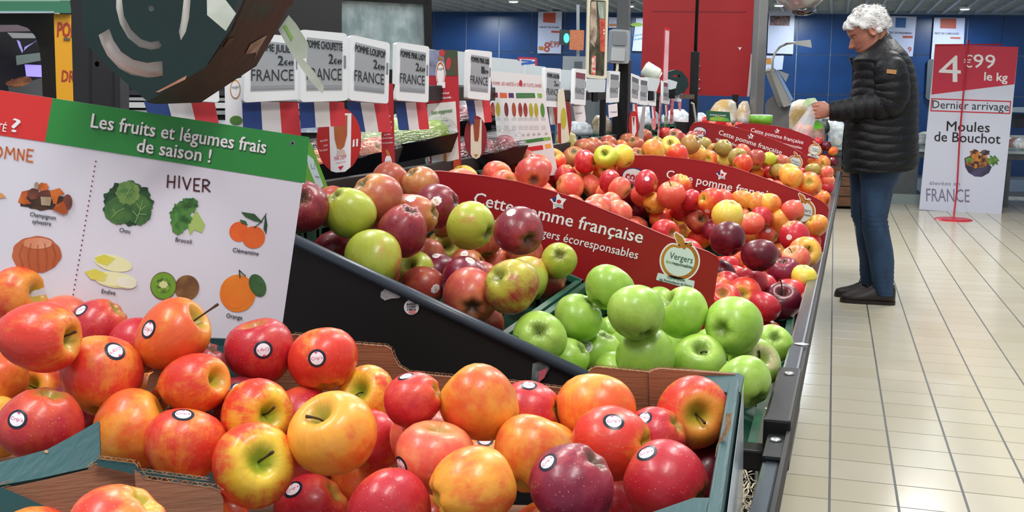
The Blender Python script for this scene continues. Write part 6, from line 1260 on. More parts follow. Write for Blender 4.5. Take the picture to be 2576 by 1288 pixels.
while y <= 431:
    x0, x1, ry = ilev(y); c = mp((x0+x1)/2, y); rx_ = (mp(x1, y)-mp(x0, y)).x/2; r = []
    for k in range(NJ):
        a = 2*math.pi*k/NJ; ca, sa = math.cos(a), math.sin(a)
        yy = y+4*math.sin(a*2+.5)+2*math.sin(5*a)
        qf = abs(math.sin(math.pi*(yy-118)/21.5))**.55 if y > 128 else .8
        rr = 1+.030*(qf-.6)+.006*math.sin(9*a+y*.21)
        dx = rx_*rr*abs(ca)**.82*(1 if ca > 0 else -1); dy = ry*rr*abs(sa)**.82*(1 if sa > 0 else -1)
        sag = (.012*ca if y > 380 else 0) + (-.018*max(0, -ca-.7) if y > 400 else 0)
        r.append(c+V((dx, dy, sag)))
    rings.append(r); y += 2.4
# turn the hem inwards
last = rings[-1]; cc0 = sum(last, V())/len(last); rings.append([cc0+(v-cc0)*.93+V((0, 0, .004)) for v in last]); rings.append([cc0+(v-cc0)*.8+V((0, 0, .05)) for v in last])
vs, fs = loft(rings, cap=False); link('jacket', vs, fs, JK, man, smooth=True)
# stand-up collar: slanted from nape to throat
col = []
for k in range(25):
    a = 2*math.pi*k/24; ca, sa = math.cos(a), math.sin(a)
    col.append((a, ca, sa))
cr = []
for lvl, (fx, bx, yf, yb, w_) in enumerate(((2149, 2253, 160, 112, .165), (2143, 2246, 150, 98, .125), (2136, 2239, 145, 84, .105), (2137, 2236, 142, 80, .100), (2143, 2231, 146, 84, .092), (2150, 2228, 152, 98, .088))):
    r = []
    for a, ca, sa in col[:-1]:
        t = (ca+1)/2; px = fx+(bx-fx)*t; s1 = (.0, .3, .5, .75, 1.0); s2 = (.0, -.16, .19, .61, 1.0); j = max(i for i in range(4) if t >= s1[i]-1e-9); q_ = s2[j]+(s2[j+1]-s2[j])*(t-s1[j])/(s1[j+1]-s1[j]); py = yf+(yb-yf)*q_; p = mp(px, py); p.y += w_*sa; r.append(p)
    cr.append(r)
vs, fs = loft(cr, cap=False); link('collar', vs, fs, JK, man, smooth=True)
b = MB(); b.tube([mp(2137, 143, 0), mp(2147, 172, .0), mp(2145, 230, 0), mp(2129, 290, 0), mp(2122, 350, 0), mp(2118, 425, 0)], .006, 6); b.build('zip', mat('zip_black', '0c0d10', .3), man, smooth=True)
def sleeve(off, name='sleeve'):
    ctr = [(2226, 150, 30), (2230, 165, 36), (2236, 185, 39), (2240, 210, 40), (2240, 235, 41), (2232, 258, 40), (2212, 268, 37), (2190, 268, 33), (2165, 270, 30), (2140, 275, 28), (2115, 278, 26), (2098, 279, 24), (2087, 279, 22)]
    P = [mp(x, y, off*(.72 if i == 0 else .86 if i == 1 else 1)) for i, (x, y, r) in enumerate(ctr)]; Rr = [mr(r) for *_, r in ctr]
    pts, rad = [], []
    for i in range(len(P)-1):
        for k in range(8): t = k/8; pts.append(P[i]*(1-t)+P[i+1]*t); rad.append(Rr[i]*(1-t)+Rr[i+1]*t)
    pts.append(P[-1]); rad.append(Rr[-1])
    s_ = 0
    for i in range(len(pts)):
        if i: s_ += (pts[i]-pts[i-1]).length
        rad[i] *= (.95+.085*abs(math.sin(math.pi*s_/.052))**.6)
    pts.append(P[-1]+(P[-2]-P[-1]).normalized()*.01); rad.append(rad[-1]*.75)
    v, f = tube(pts, rad, 28); o = link(name, v, f, JK, man, smooth=True)
sleeve(-.20); sleeve(.20)
pch = Plane(mp(2243, 181, -.30), (0.05, -1, .12)); slab(pch, rrect([(2231, 174), (2256, 176), (2254, 187), (2230, 184)], .1), .002, mat('tan_patch', '9a6c3c', .6), 'arm_patch', man)['label'] = 'small tan leather patch on the upper sleeve'
# jeans
def leg(prof, oy, name, foot):
    rings = []; pr = []
    for i in range(len(prof)-1):
        n = max(2, int((prof[i+1][0]-prof[i][0])/3))
        for k in range(n): t = k/n; pr.append([prof[i][j]+(prof[i+1][j]-prof[i][j])*t for j in range(4)])
    pr.append(list(prof[-1]))
    for y, x0, x1, ry in pr:
        c = mp((x0+x1)/2, y, oy); rx_ = (mp(x1, y)-mp(x0, y)).x/2; wr = .035*math.exp(-((y-555)/22)**2)+.05*max(0, (y-655)/80)
        rings.append([c+V((rx_*(1+wr*math.sin(y*.55+2*math.sin(a)+oy*9))*math.cos(a), ry*(1+wr*.6*math.sin(y*.5+a))*math.sin(a), 0)) for a in [2*math.pi*k/30 for k in range(30)]])
    l = rings[-1]; c = sum(l, V())/len(l); rings.append([c+(v-c)*.9+V((0, 0, .01)) for v in l])
    vs, fs = loft(rings, cap=False); return link('jeans_leg', vs, fs, JN, man, smooth=True)
near = leg([(400, 2152, 2285, .11), (436, 2160, 2264, .105), (471, 2164, 2247, .098), (521, 2166, 2236, .090), (545, 2167, 2231, .085), (578, 2168, 2236, .080), (622, 2178, 2245, .076), (650, 2184, 2248, .072), (690, 2190, 2247, .070), (712, 2193, 2246, .068), (736, 2200, 2247, .066)], -.085, 'jeans_leg', None)
far = leg([(400, 2132, 2250, .10), (430, 2136, 2240, .098), (481, 2139, 2220, .092), (521, 2140, 2210, .086), (548, 2141, 2206, .083), (575, 2152, 2206, .078), (622, 2157, 2210, .075), (656, 2163, 2214, .072), (690, 2163, 2216, .070), (722, 2166, 2218, .066)], .10, 'jeans_leg', None)
# shoes
def shoe(toe, heel, oy, top):
    a = aZ(*toe, 0); b = aZ(*heel, 0); a.y = b.y = MY+oy; L = (b-a).length; d = (b-a).normalized()
    prof = [(0, .010, .026, .012), (.03, .034, .046, .028), (.12, .044, .056, .044), (.25, .049, .066, .050), (.38, .050, .080, .050), (.5, .046, .100, .046), (.62, .042, .125, .042), (.75, .040, .135, .041), (.9, .038, .130, .038), (.97, .030, .120, .030), (1, .012, .09, .012)]
    rings = []
    for t, w_, h, _ in prof:
        c = a+d*L*t; rings.append([c+V((0, w_*math.cos(g), .016+max(0, math.sin(g))**.8*(h-.016) if math.sin(g) > 0 else .016)) for g in [2*math.pi*k/20 for k in range(20)]])
    o = link('shoe', *loft(rings), SHM, man, smooth=True)
    sr = [[a+d*L*t+V((0, w_*1.06*math.cos(g), z)) for g in (0,)] for t, w_, h, _ in prof for z in (0,)]
    out = [a+d*L*(t*1.01-.004)+V((0, -w_*1.08, 0)) for t, w_, *_ in prof]+[a+d*L*(t*1.01-.004)+V((0, w_*1.08, 0)) for t, w_, *_ in prof[::-1]]
    vs, fs = prism([v+V((0, 0, .001)) for v in out], [v+V((0, 0, .022)) for v in out]); s = link('sole', vs, fs, SOL, o)
    for k in range(3):
        t = .42+.07*k; c = a+d*L*t; b_ = MB(); b_.tube([c+V((0, -.02, .078+.02*k)), c+V((0, 0, .086+.022*k)), c+V((0, .02, .078+.02*k))], .003, 6); b_.build('lace', SOL, o)
shoe((2113, 762), (2250, 763), -.085, 0); shoe((2099, 757), (2226, 757), .10, 0)
# ------------------------------------------------------------------ bags in and under his hand
BAGM = bpy.data.materials.new('thin_bag_film'); BAGM.use_nodes = True; nt = BAGM.node_tree; b_ = nt.nodes['Principled BSDF']; b_.inputs['Base Color'].default_value = (.8, .82, .82, 1); b_.inputs['Alpha'].default_value = .42; b_.inputs['Roughness'].default_value = .25
BAGD = mat('dense_bag_film', 'dfe4e2', .3, bump=.7, bscale=14, alpha=.8)
def lumpy(pl_pts, d, m, name, parent, depth=.09, seed=1, bag=True):
    """a soft bag: stacked rings given by (py, xl, xr) pixel spans"""
    R = random.Random(seed); rings = []; ph = [R.uniform(0, 6.28) for _ in range(3)]
    for i, (y, xl, xr) in enumerate(pl_pts):
        c = at((xl+xr)/2, y, d); rx_ = (xr-xl)/2*d/F; ry = min(depth, rx_*.9+.004)
        rings.append([c+CR*(rx_*(1+.07*math.sin(5*a+ph[0]+i)+.05*math.sin(9*a+ph[1]))*math.cos(a))+V((0, 1, 0))*(ry*(1+.08*math.sin(4*a+ph[2]+i))*math.sin(a)) for a in [2*math.pi*k/28 for k in range(28)]])
    v, f = loft(rings); return link(name, v, f, m, parent, smooth=True)
def fruit_in(px, py, d, dia, pal, label, grp='apples in the bags by the man', cat='apple'):
    over, under, cav, bias, dots, words = PAL[pal]; o = bpy.data.objects.new('apple', VAR['f'][int(px) % 4][0]); COL.objects.link(o); s = dia*d/F/2
    o.location = at(px, py, d); o.scale = (s, s, s); o.rotation_euler = (px % 2-.6, py % 1.5-.4, px % 5); o['skin_over'] = list(lin(over)); o['skin_under'] = list(lin(under)); o['skin_cavity'] = list(lin(cav)); o['skin_bias'] = bias; o['skin_seed'] = px*.37; o['skin_dots'] = dots
    return tag(o, label, cat, grp)
hd = (mp(2040, 275, -.20)-CAM).dot(CF)
t = root('apple_bag', at(2015, 360, hd), 'translucent bag of apples hanging from the man\'s hand over the stand', 'bag')
lumpy([(252, 2028, 2046), (262, 2032, 2046), (275, 2030, 2050), (292, 2018, 2052), (308, 2006, 2050), (322, 1996, 2048), (336, 1989, 2046), (350, 1991, 2044), (360, 2004, 2036)], hd, BAGM, 'film', t, .07, 2)
slab(facing(2035, 256, hd-.02), [(2018, 262), (2030, 248), (2050, 246), (2056, 254), (2040, 262), (2024, 268)], .004, mat('bag_top', 'cfe0c4', .4, col2='a8cc90', scale=20), 'tied_top', t)
for i, (x, y, p) in enumerate(((2005, 340, 'or'), (2027, 343, 'ro'), (2012, 322, 'pk'), (2032, 326, 'or'))): fruit_in(x, y, hd+.01*(i % 2), 28, p, ['orange-red apple at the left in the hand-held bag', 'red apple at the right bottom of the hand-held bag', 'pink apple at the upper left in the hand-held bag', 'orange apple at the upper right in the hand-held bag'][i])
t = root('apple_bag', at(2060, 365, hd+.08), 'second bag of orange-red fruit with a bright green band beside the first', 'bag')
lumpy([(300, 2048, 2068), (312, 2044, 2072), (326, 2042, 2074), (342, 2040, 2075), (356, 2044, 2073), (364, 2050, 2066)], hd+.09, BAGM, 'film', t, .06, 5)
slab(facing(2056, 316, hd+.03), [(2045, 308), (2058, 303), (2068, 314), (2070, 322), (2043, 326)], .003, mat('vivid_green', '6cd42c', .4), 'green_band', t)
for i, (x, y, p) in enumerate(((2052, 344, 'ro'), (2066, 346, 'or'), (2058, 332, 'or'))): fruit_in(x, y, hd+.09+.01*i, 24, p, ['red apple at the lower left in the green-banded bag', 'orange apple at the lower right in the green-banded bag', 'orange apple just under the green band'][i])
o = lumpy([(302, 2072, 2080), (308, 2066, 2084), (318, 2066, 2088), (328, 2070, 2088), (335, 2074, 2084)], hd+.3, mat('dark_pouch', '2c382c', .4, col2='4c5c4c', scale=20), 'pouch', None, .04, 7); tag(o, 'dark green rounded pouch just under the man\'s hand', 'pouch')
# ------------------------------------------------------------------ steel post, red panel, black pole, scale
SG = mat('galvanised_steel', '9c9e9c', .35, metal=.6, var=.2, scale=6, stretch=(1, 1, .2)); SGD = mat('post_shadow_side', '60625f', .45, metal=.4, var=.15)
b0 = at(1902, 300, 6.5); t = root('steel_post', V((b0.x, b0.y, 0)), 'tall square galvanised steel post between the red panel and the scale', 'post')
Rz = Matrix.Rotation(math.radians(38), 3, 'Z'); m = MB(); m.box((b0.x, b0.y, 1.35), (.062, .062, 2.7), Rz); bevel(m.build('shaft', SG, t), .004)
m = MB(); m.box((b0.x, b0.y, .01), (.16, .16, .02), Rz); m.build('foot_plate', SG, t)
pr = facing(1760, 120, 7.2); RP = mat('red_panel_paint', 'a00f18', .5, var=.05); t = root('red_panel', pr.p(1750, 330), 'large plain red panel standing behind the thin black pole', 'panel')
slab(pr, [(1619, -160), (1900, -160), (1898, 0), (1883, 243), (1760, 240), (1613, 235), (1612, 200), (1617, 60)], .04, RP, 'board', t)
slab(pr, [(1640, 26), (1878, 27), (1876, 31), (1640, 29)], .004, mat('red_groove', '8c1018', .5), 'groove', t, lift=.004); slab(pr, [(1889, 135), (1896, 137), (1885, 243), (1879, 243)], .03, mat('panel_edge_pale', 'b8a8a8', .5), 'edge_strip', t, lift=.012)
slab(pr, [(1855, 118), (1861, 120), (1866, 118), (1863, 123), (1861, 127), (1859, 122)], .001, PAPER, 'paper_scrap', t, lift=.003)
for x, y in ((1758, 166), (1758, 200), (1758, 223), (1672, 143)): slab(pr, [(x-2, y-2), (x+3, y-1), (x+2, y+2), (x-2, y+1)], .01, mat('pin_cream', 'd8c8b0', .5), 'pin', t, lift=.02)
for x in (1640, 1850):
    p = pr.p(x, 240); m = MB(); m.box((p.x, p.y, p.z/2-.02), (.04, .04, p.z+.05)); m.build('leg', BLK, t)
pk_ = at(1747, 200, 5.25); t = root('thin_pole', V((pk_.x, pk_.y, .97)), 'thin black pole with a thicker lower sleeve in front of the red panel', 'pole')
zc = at(1747, 130, 5.25).z; m = MB(); m.tube([(pk_.x, pk_.y, zc-.02), (pk_.x+.005, pk_.y, zc+1.2)], .0085, 10); m.build('upper_rod', BLK, t, smooth=True)
m = MB(); m.box((pk_.x, pk_.y, (zc+.97)/2), (.040, .035, zc-.97)); bevel(m.build('lower_sleeve', BLK, t), .003)
m = MB(); q = at(1728, 243, 5.2); m.box(q, (.07, .012, .022)); m.build('side_bracket', mat('bracket_tan', '6c6458', .4, metal=.5), t)
m = MB(); m.tube([at(1738, 258, 5.2), at(1744, 262, 5.2), at(1750, 300, 5.2), at(1753, 330, 5.2)], .006, 8); m.build('grey_hook', SG, t, smooth=True)
# green dispenser behind the red panel's pole, pale roll above the far labels
pd = turned(1705, 215, 5.5, 20); t = root('bag_dispenser', pd.p(1700, 255), 'small dark green octagonal bag holder left of the thin black pole', 'dispenser')
slab(pd, [(1683, 180), (1700, 175), (1716, 180), (1729, 196), (1733, 215), (1722, 232), (1705, 240), (1690, 232), (1684, 215)], .06, DGR, 'front_plate', t, holes=[[(1692, 190), (1708, 188), (1712, 193), (1696, 194)][::-1]])
pq = facing(1640, 180, 5.0); t = root('bag_roll', pq.p(1640, 200), 'pale green-white bag roll tilted above the far cluster of labels', 'roll')
a_, b_ = at(1622, 172, 5.0), at(1652, 190, 5.0); vv, ff = tube([a_-(b_-a_)*.1, a_, b_, b_+(b_-a_)*.12, b_+(b_-a_)*.2], [.022, .036, .036, .030, .020], 20); link('roll', vv, ff, mat('pale_roll', 'd6e0d0', .4, var=.12, scale=20), t, smooth=True)
vv, ff = tube([b_+(b_-a_)*.18, b_+(b_-a_)*.26], [.026, .024], 14); link('core', vv, ff, PAPER, t)
# weighing scale with screen and curved arm
GM = mat('scale_grey', '6c6e6e', .45, var=.1); GL = mat('scale_light_grey', 'a0a29e', .4)
ps = facing(1965, 250, 6.75); t = root('weighing_scale', ps.p(1960, 330), 'grey produce scale with a tilted screen beside the steel post', 'scale')
slab(ps, [(1925, 320), (1925, 262), (1930, 252), (1942, 243), (1952, 238), (1960, 242), (1984, 262), (1985, 300), (1985, 345), (1925, 345)], .09, GM, 'housing', t); slab(ps, ell(1953, 247, 3, 4, 12), .004, BLACK, 'pivot', t, lift=.003)
pt_ = turned(1965, 215, 6.65, 35)
bevel(slab(pt_, [(1936, 178), (1944, 171), (1952, 176), (1992, 258), (1988, 264), (1972, 268), (1966, 258)], .05, GL, 'screen_housing', t), .004)
slab(pt_, [(1950, 176), (1958, 178), (1996, 250), (1990, 256)], .01, mat('screen_glass', '8ca8d0', .1), 'screen', t, lift=.004)
slab(pt_, [(1956, 176), (1985, 187), (1977, 206), (1966, 190)], .004, mat('screen_pane', 'a8b0b0', .2, alpha=.7), 'visor', t, lift=.01)
m = MB(); m.tube([at(1943, 172, 6.68), at(1944, 150, 6.68), at(1950, 132, 6.68), at(1962, 118, 6.68), at(1980, 110, 6.3), at(2000, 107, 6.68)], .007, 10); m.build('curved_arm', GL, t, smooth=True)
pa = facing(2020, 108, 6.68); bevel(slab(pa, [(1998, 105), (2038, 101), (2041, 107), (2041, 119), (2036, 118), (2000, 111)], .05, mat('arm_head', 'b0b4b2', .4), 'arm_head', t), .003)
# green printed roll and green box sign
c0 = at(1914, 300, 5.95); vv, ff = tube([c0-V((0, 0, .03)), c0+V((0, 0, .022))], [.062, .064], 28); t = root('green_roll', c0-V((0, 0, .03)), 'bright green printed roll standing at the foot of the steel post', 'roll'); link('roll', vv, ff, mat('roll_green', '6cae2c', .4, col2='58982a', scale=20), t, smooth=True)
vv, ff = tube([c0+V((0, 0, .0225)), c0+V((0, 0, .025))], [.064, .05], 28); link('rim', vv, ff, PAPER, t)
pb_ = facing(1805, 295, 5.8); t = root('green_box', pb_.p(1805, 304), 'dark green printed box front behind the third red sign', 'box')
slab(pb_, [(1775, 278), (1836, 282), (1838, 308), (1778, 304)], .06, mat('box_green', '135a3a', .5), 'box', t); slab(pb_, [(1786, 296), (1806, 292), (1832, 298), (1836, 306), (1785, 303)], .0005, PM('field_print', '5aa03c', '8cb83c', 30), 'field_print', t, lift=.001)
mb = MB(); text_on(mb, pb_, 'POMMES & POIRES', (1786, 291), (1826, 293), 4, lift=.001); mb.build('lettering', WINK, t)
# plastic bags of produce beyond
PB = mat('bag_produce_film', 'dde0de', .25, col2='c4a468', scale=9, bump=.8, bscale=22); PB2 = mat('bag_clear_crinkle', 'e0e6ea', .25, col2='b4c0c8', scale=25, bump=.9, bscale=30)
for i, (rows, d, m_, lb) in enumerate([
 ([(250, 1815, 1840), (258, 1800, 1850), (270, 1790, 1852), (285, 1782, 1858), (300, 1778, 1862), (310, 1780, 1862)], 6.6, PB, 'plastic bag of yellowish produce under the red panel, left one'),
 ([(254, 1868, 1880), (264, 1858, 1884), (280, 1855, 1888), (296, 1852, 1888), (310, 1855, 1888)], 6.5, PB, 'plastic bag of produce left of the steel post'),
 ([(283, 1758, 1768), (290, 1748, 1776), (302, 1745, 1778), (312, 1748, 1776)], 6.3, PB2, 'small white crinkled bag beside the dark green box'),
 ([(250, 2010, 2030), (258, 1992, 2050), (275, 1986, 2052), (295, 1984, 2020), (320, 1984, 2010), (335, 1986, 2004)], 7.4, PB, 'plastic bag of produce right behind the scale'),
 ([(300, 2088, 2110), (310, 2078, 2122), (330, 2080, 2126), (350, 2086, 2124), (365, 2092, 2112)], 7.4, PB2, 'white crinkled bag in front of the man\'s jacket'),
 ([(255, 2040, 2075), (268, 2036, 2084), (285, 2038, 2090), (300, 2050, 2095)], 7.6, PB2, 'pale crinkled bags behind the man\'s hand'),
 ([(305, 1440, 1470), (315, 1436, 1485), (330, 1434, 1490), (342, 1436, 1488)], 4.3, PB2, 'clear crinkled bag in the green crate left of the black post'),
 ([(290, 1500, 1525), (305, 1492, 1536), (325, 1490, 1538), (340, 1492, 1536)], 4.5, mat('potato_bag', 'b8b0a4', .3, col2='7c6844', scale=12, bump=.8, bscale=24), 'clear bag of brown potatoes beside the black post'),
 ([(325, 1412, 1430), (340, 1402, 1446), (365, 1398, 1452), (390, 1404, 1458), (405, 1410, 1456)], 3.6, mat('pear_bag', 'b0a050', .3, col2='8c8454', scale=10, bump=.7, bscale=20), 'clear bag of yellow-green pears right of the variety chart'),
 ([(268, 1600, 1640), (285, 1590, 1655), (305, 1586, 1660), (318, 1588, 1655)], 5.3, PB2, 'crinkled white bags behind the far price labels, left'),
 ([(275, 1690, 1720), (290, 1668, 1738), (305, 1664, 1740), (318, 1668, 1736)], 5.8, PB2, 'crinkled white bags behind the far price labels, right')]):
    d0 = d; rw = [(y, a, b) for y, a, b in rows]; o = lumpy(rw, d, m_, 'produce_bag', None, .09, 20+i); tag(o, lb, 'bag', 'plastic bags of produce')
def boxcrate(px0, px1, pt, pb, d, label, n=3):
    pl = facing((px0+px1)/2, pt, d); t = root('slatted_crate', pl.p((px0+px1)/2, pb, -.1), label, 'crate', 'dark green rear crates')
    W = lambda x, y, k: pl.p(x, y)-pl.n*k
    h = pb-pt
    for k in range(3): y0 = pt+h*k/3; slab(pl, [(px0, y0), (px1, y0-1), (px1, y0+h*.17), (px0, y0+h*.18)], .25, CG, 'slat', t)
    for x in (px0, (px0*2+px1)/3, (px0+px1*2)/3, px1-4): slab(pl, [(x, pt), (x+5, pt), (x+5, pb), (x, pb)], .25 if x in (px0, px1-4) else .01, CG, 'upright', t)
    slab(pl, [(px0, pb-4), (px1, pb-4), (px1, pb), (px0, pb)], .26, CG, 'bottom', t); slab(pl, [(px0+5, pt+h*.3), (px1-5, pt+h*.3), (px1-5, pb-2), (px0+5, pb-2)], .003, mat('crate_inside', '4c4a22', .8, col2='14241c', scale=14), 'inner_panel', t, lift=-.02)
boxcrate(1454, 1536, 338, 366, 4.35, 'dark green slatted crate of yellow fruit left of the black post'); boxcrate(1460, 1536, 367, 392, 4.3, 'lower dark green crate under the crate left of the black post'); boxcrate(1574, 1640, 318, 362, 4.9, 'dark green crate right of the black post'); boxcrate(1642, 1700, 312, 352, 5.2, 'farther dark green crate near the third red sign')
# dark crate-side block behind the third sign
bk = facing(1725, 335, 5.35); o = slab(bk, [(1696, 306), (1745, 308), (1745, 372), (1700, 366)], .2, BK2, 'black_bin'); tag(o, 'plain black bin between the green crates and third red sign', 'bin')
# lamp hanging at the top
ph_ = facing(2015, 10, 6.0); t = root('hanging_lamp', ph_.p(2015, -20), 'grey disc lamp with a glossy underside at the top edge, left of the man', 'lamp')
c1 = at(2014, 4, 6.0); rr = [[c1+V((r*math.cos(a), r*math.sin(a), z)) for a in [2*math.pi*k/32 for k in range(32)]] for r, z in ((.02, .05), (.09, .045), (.122, .012), (.118, 0), (.06, -.05), (.02, -.062))]
link('shade', *loft(rr), mat('lamp_grey', 'a4a8a8', .25, metal=.4), t, smooth=True); rr = [[c1+V((.015+r*math.cos(a), r*math.sin(a), z)) for a in [2*math.pi*k/24 for k in range(24)]] for r, z in ((.07, -.045), (.05, -.07), (.02, -.078))]; link('reflector', *loft(rr), mat('lamp_chrome', '5c5e60', .08, metal=.9), t, smooth=True)
m = MB(); m.tube([c1+V((0, 0, .04)), c1+V((0, 0, .9))], .008, 8); m.build('rod', BLK, t)
# ------------------------------------------------------------------ posters on the blue wall
def wp(px, py, lift=0): return None
wallp = Plane(wq(0, 0, .03), WN)
def poster(poly, label, bands, texts):
    t = root('wall_poster', wallp.p(sum(p[0] for p in poly)/len(poly), max(p[1] for p in poly)), label, 'poster', 'posters on the blue wall')
    slab(wallp, poly, .004, mat('poster_paper', 'bcc4dc', .35), 'sheet', t)
    for q, m_ in bands: slab(wallp, q, .001, m_, 'printed_patch', t, lift=.002)
    for s, a, b, h, m_ in texts: text(wallp, s, a, b, h, m_, t, lift=.004, bold=.01)
DR_, OR_ = mat('poster_rust', 'b04a34', .5), mat('poster_ochre', 'b4762c', .5); PI = mat('poster_ink', '3c4258', .5)
poster([(1354, 30), (1414, 28), (1411, 135), (1352, 134)], 'white wall poster priced 8€99 with a rust square at its top', [([(1367, 32), (1398, 32), (1397, 58), (1366, 56)], DR_), ([(1387, 77), (1408, 78), (1408, 83), (1387, 82)], DR_), ([(1355, 116), (1367, 117), (1367, 127), (1355, 126)], OR_)],
       [('CREVETTES ROSES', (1356, 70), (1406, 71), 4, PI), ('8', (1368, 130), (1382, 131), 26, DR_), ('€99', (1382, 119), (1407, 119), 16, DR_)])
poster([(1934, 24), (2000, 18), (1995, 136), (1930, 134)], 'blue-white wall poster with a dark fish photo, right of the steel post', [([(1938, 40), (1988, 40), (1986, 65), (1937, 64)], PM('fish_photo', '2c2e34', '8c6058', 25))], [])
poster([(1928, 140), (1972, 140), (1968, 175), (1926, 178)], 'small pale poster below the fish poster', [([(1928, 146), (1940, 146), (1940, 162), (1928, 162)], OR_)], [])
poster([(2230, 40), (2306, 42), (2296, 142), (2220, 140)], 'white wall poster with a blue square directly behind the man', [([(2254, 44), (2280, 45), (2278, 70), (2252, 69)], mat('poster_blue', '2c5c94', .5)), ([(2271, 90), (2296, 90), (2296, 96), (2271, 96)], DR_)], [('FILET DE MAQUEREAU', (2236, 84), (2294, 86), 5, PI), ('9', (2284, 131), (2293, 131), 14, DR_)])
poster([(2350, 44), (2428, 45), (2422, 152), (2342, 150)], 'white wall poster with a rust square behind the price sign', [([(2366, 46), (2406, 47), (2405, 72), (2365, 71)], DR_), ([(2391, 93), (2416, 94), (2416, 98), (2391, 97)], DR_)], [('FILET DE CABILLAUD', (2352, 86), (2412, 87), 5, PI)])
poster([(1600, 46), (1650, 45), (1650, 130), (1590, 128)], 'pale blue wall poster with a lime oval at the red panel\'s left edge', [(ell(1602, 62, 16, 5, 18), mat('lime_patch', '8cb82c', .5))], [('Fruits de mer', (1592, 92), (1616, 88), 5, mat('teal_ink', '1c8ca0', .5)), ('frais', (1596, 102), (1616, 98), 5, mat('teal_ink', '1c8ca0', .5))])
poster([(1531, 43), (1552, 44), (1552, 70), (1531, 70)], 'small blue and white poster beside the bottle-like picture', [([(1533, 60), (1551, 60), (1551, 66), (1533, 66)], OR_)], [])
px_ = facing(2494, 80, 14.9); o = slab(px_, [(2474, 40), (2516, 40), (2508, 330), (2468, 330)], .2, mat('white_column', 'c8ced4', .5), 'wall_column'); tag(o, 'white flat column on the blue wall behind the price sign', 'column')
pz = facing(2338, 200, 14.2); o = slab(pz, rrect([(2334, 148), (2356, 150), (2352, 254), (2328, 250)], .4), .05, mat('grey_pad', '5c6468', .5), 'wall_board'); tag(o, 'dark rounded board hanging on the blue wall behind the price sign', 'board'); slab(pz, [(2300, 118), (2345, 119), (2345, 130), (2300, 129)], .02, mat('grey_shelf', '8c9496', .5), 'shelf_bar', o) if False else None
# small counter equipment at the left of the blue wall
pe_ = facing(1440, 150, 10.5); t = root('counter_scale', pe_.p(1440, 240), 'grey counter scale with a lit cyan display on a pole', 'scale')
slab(pe_, [(1416, 141), (1475, 142), (1476, 200), (1414, 200)], .3, mat('scale_pale', '8c98a0', .4, metal=.3), 'housing', t); slab(pe_, [(1445, 155), (1465, 155), (1465, 200), (1445, 200)], .01, mat('scale_panel', '4c5660', .4), 'side_panel', t, lift=.006)
slab(pe_, [(1408, 74), (1436, 76), (1434, 115), (1406, 112)], .1, mat('display_case', '2c3c40', .4), 'display_case', t); slab(pe_, ell(1425, 96, 7, 12, 20), .01, mat('cyan_display', '3ce8e0', .3, emit=2.2), 'display', t, lift=.005)
slab(pe_, [(1450, 12), (1458, 12), (1458, 142), (1450, 142)], .05, mat('scale_pale', '8c98a0', .4), 'pole', t, lift=-.1)
o = slab(pe_, rrect([(1434, 75), (1470, 76), (1468, 127), (1432, 125)], .06), .01, PM('orange_card', 'b0603c', 'c88460', 60, (1, 1, 4)), 'orange_card', None, lift=.06); tag(o, 'orange printed card hanging before the counter scale', 'card')
pf_ = facing(1325, 165, 9.5); t = root('framed_notice', pf_.p(1325, 182), 'small white notice in a red frame with blue stripes, low on the wall', 'notice')
slab(pf_, rrect([(1302, 143), (1352, 145), (1350, 200), (1300, 200)], .1), .02, mat('notice_red', 'b02440', .5), 'frame', t); slab(pf_, [(1307, 148), (1346, 150), (1345, 198), (1306, 198)], .002, mat('notice_white', 'c8ccd8', .5), 'sheet', t, lift=.002)
for q in ([(1312, 150), (1338, 152), (1338, 156), (1312, 154)], [(1312, 158), (1346, 154), (1346, 160), (1312, 164)]): slab(pf_, q, .001, mat('notice_blue', '2c5cb0', .5), 'stripe', t, lift=.004)
for xx in (1325,): m = MB(); p = pf_.p(xx, 200); m.box((p.x, p.y, p.z/2), (.03, .03, p.z)); m.build('leg', BLK, t)
p = pe_.p(1445, 200); m = MB(); m.box((p.x, p.y+.2, p.z/2), (.4, .3, p.z)); o = m.build('counter_block', mat('counter_block_grey', '5c646a', .5)); tag(o, 'grey block carrying the counter scale', 'counter')
# ------------------------------------------------------------------ fish counter
fc = root('fish_counter', (1.2, 13.2, 0), 'long grey fish counter with glass edge and ice behind the price sign', 'counter')
FG = mat('counter_steel', '5e6264', .4, metal=.3, var=.15); FT = mat('counter_top_pale', 'c2cccc', .3)
zt = aY(2440, 420, 13.0).z
def cb(x0, x1, y0, y1, z0, z1, m_, name, mb=None): q = MB(); q.box(((x0+x1)/2, (y0+y1)/2, (z0+z1)/2), (x1-x0, y1-y0, z1-z0)); return q.build(name, m_, fc)
xa = aY(2262, 400, 13.2).x-.8; xb = 2.9
z1 = aY(2440, 362, 13.2).z; z2 = aY(2440, 378, 13.2).z; z0 = aY(2440, 338, 13.2).z
cb(xa, xb, 13.2, 14.4, z2-.03, z2, FT, 'front_edge'); cb(xa, xb, 13.25, 14.4, z2-.10, z2-.03, FG, 'apron'); cb(xa, xb, 13.2, 13.22, z0-.03, z0, FT, 'glass_rail')
cb(xa, xb, 13.25, 14.3, z2, z2+.06, mat('crushed_ice', 'c4ccd0', .4, col2='5c6c58', scale=18, bump=.8, bscale=20), 'ice_bed')
cb(xa+.1, aY(2300, 400, 13.3).x+.05, 13.3, 14.2, .12, z2-.1, FG, 'pedestal'); cb(xa+.1, aY(2300, 400, 13.3).x+.1, 13.2, 14.2, .0, .12, mat('plinth_pale', '8c9896', .4), 'plinth')
x2 = aY(2540, 400, 13.3).x; cb(x2-.22, x2+.02, 13.3, 14.2, 0, z2-.1, FG, 'pedestal')
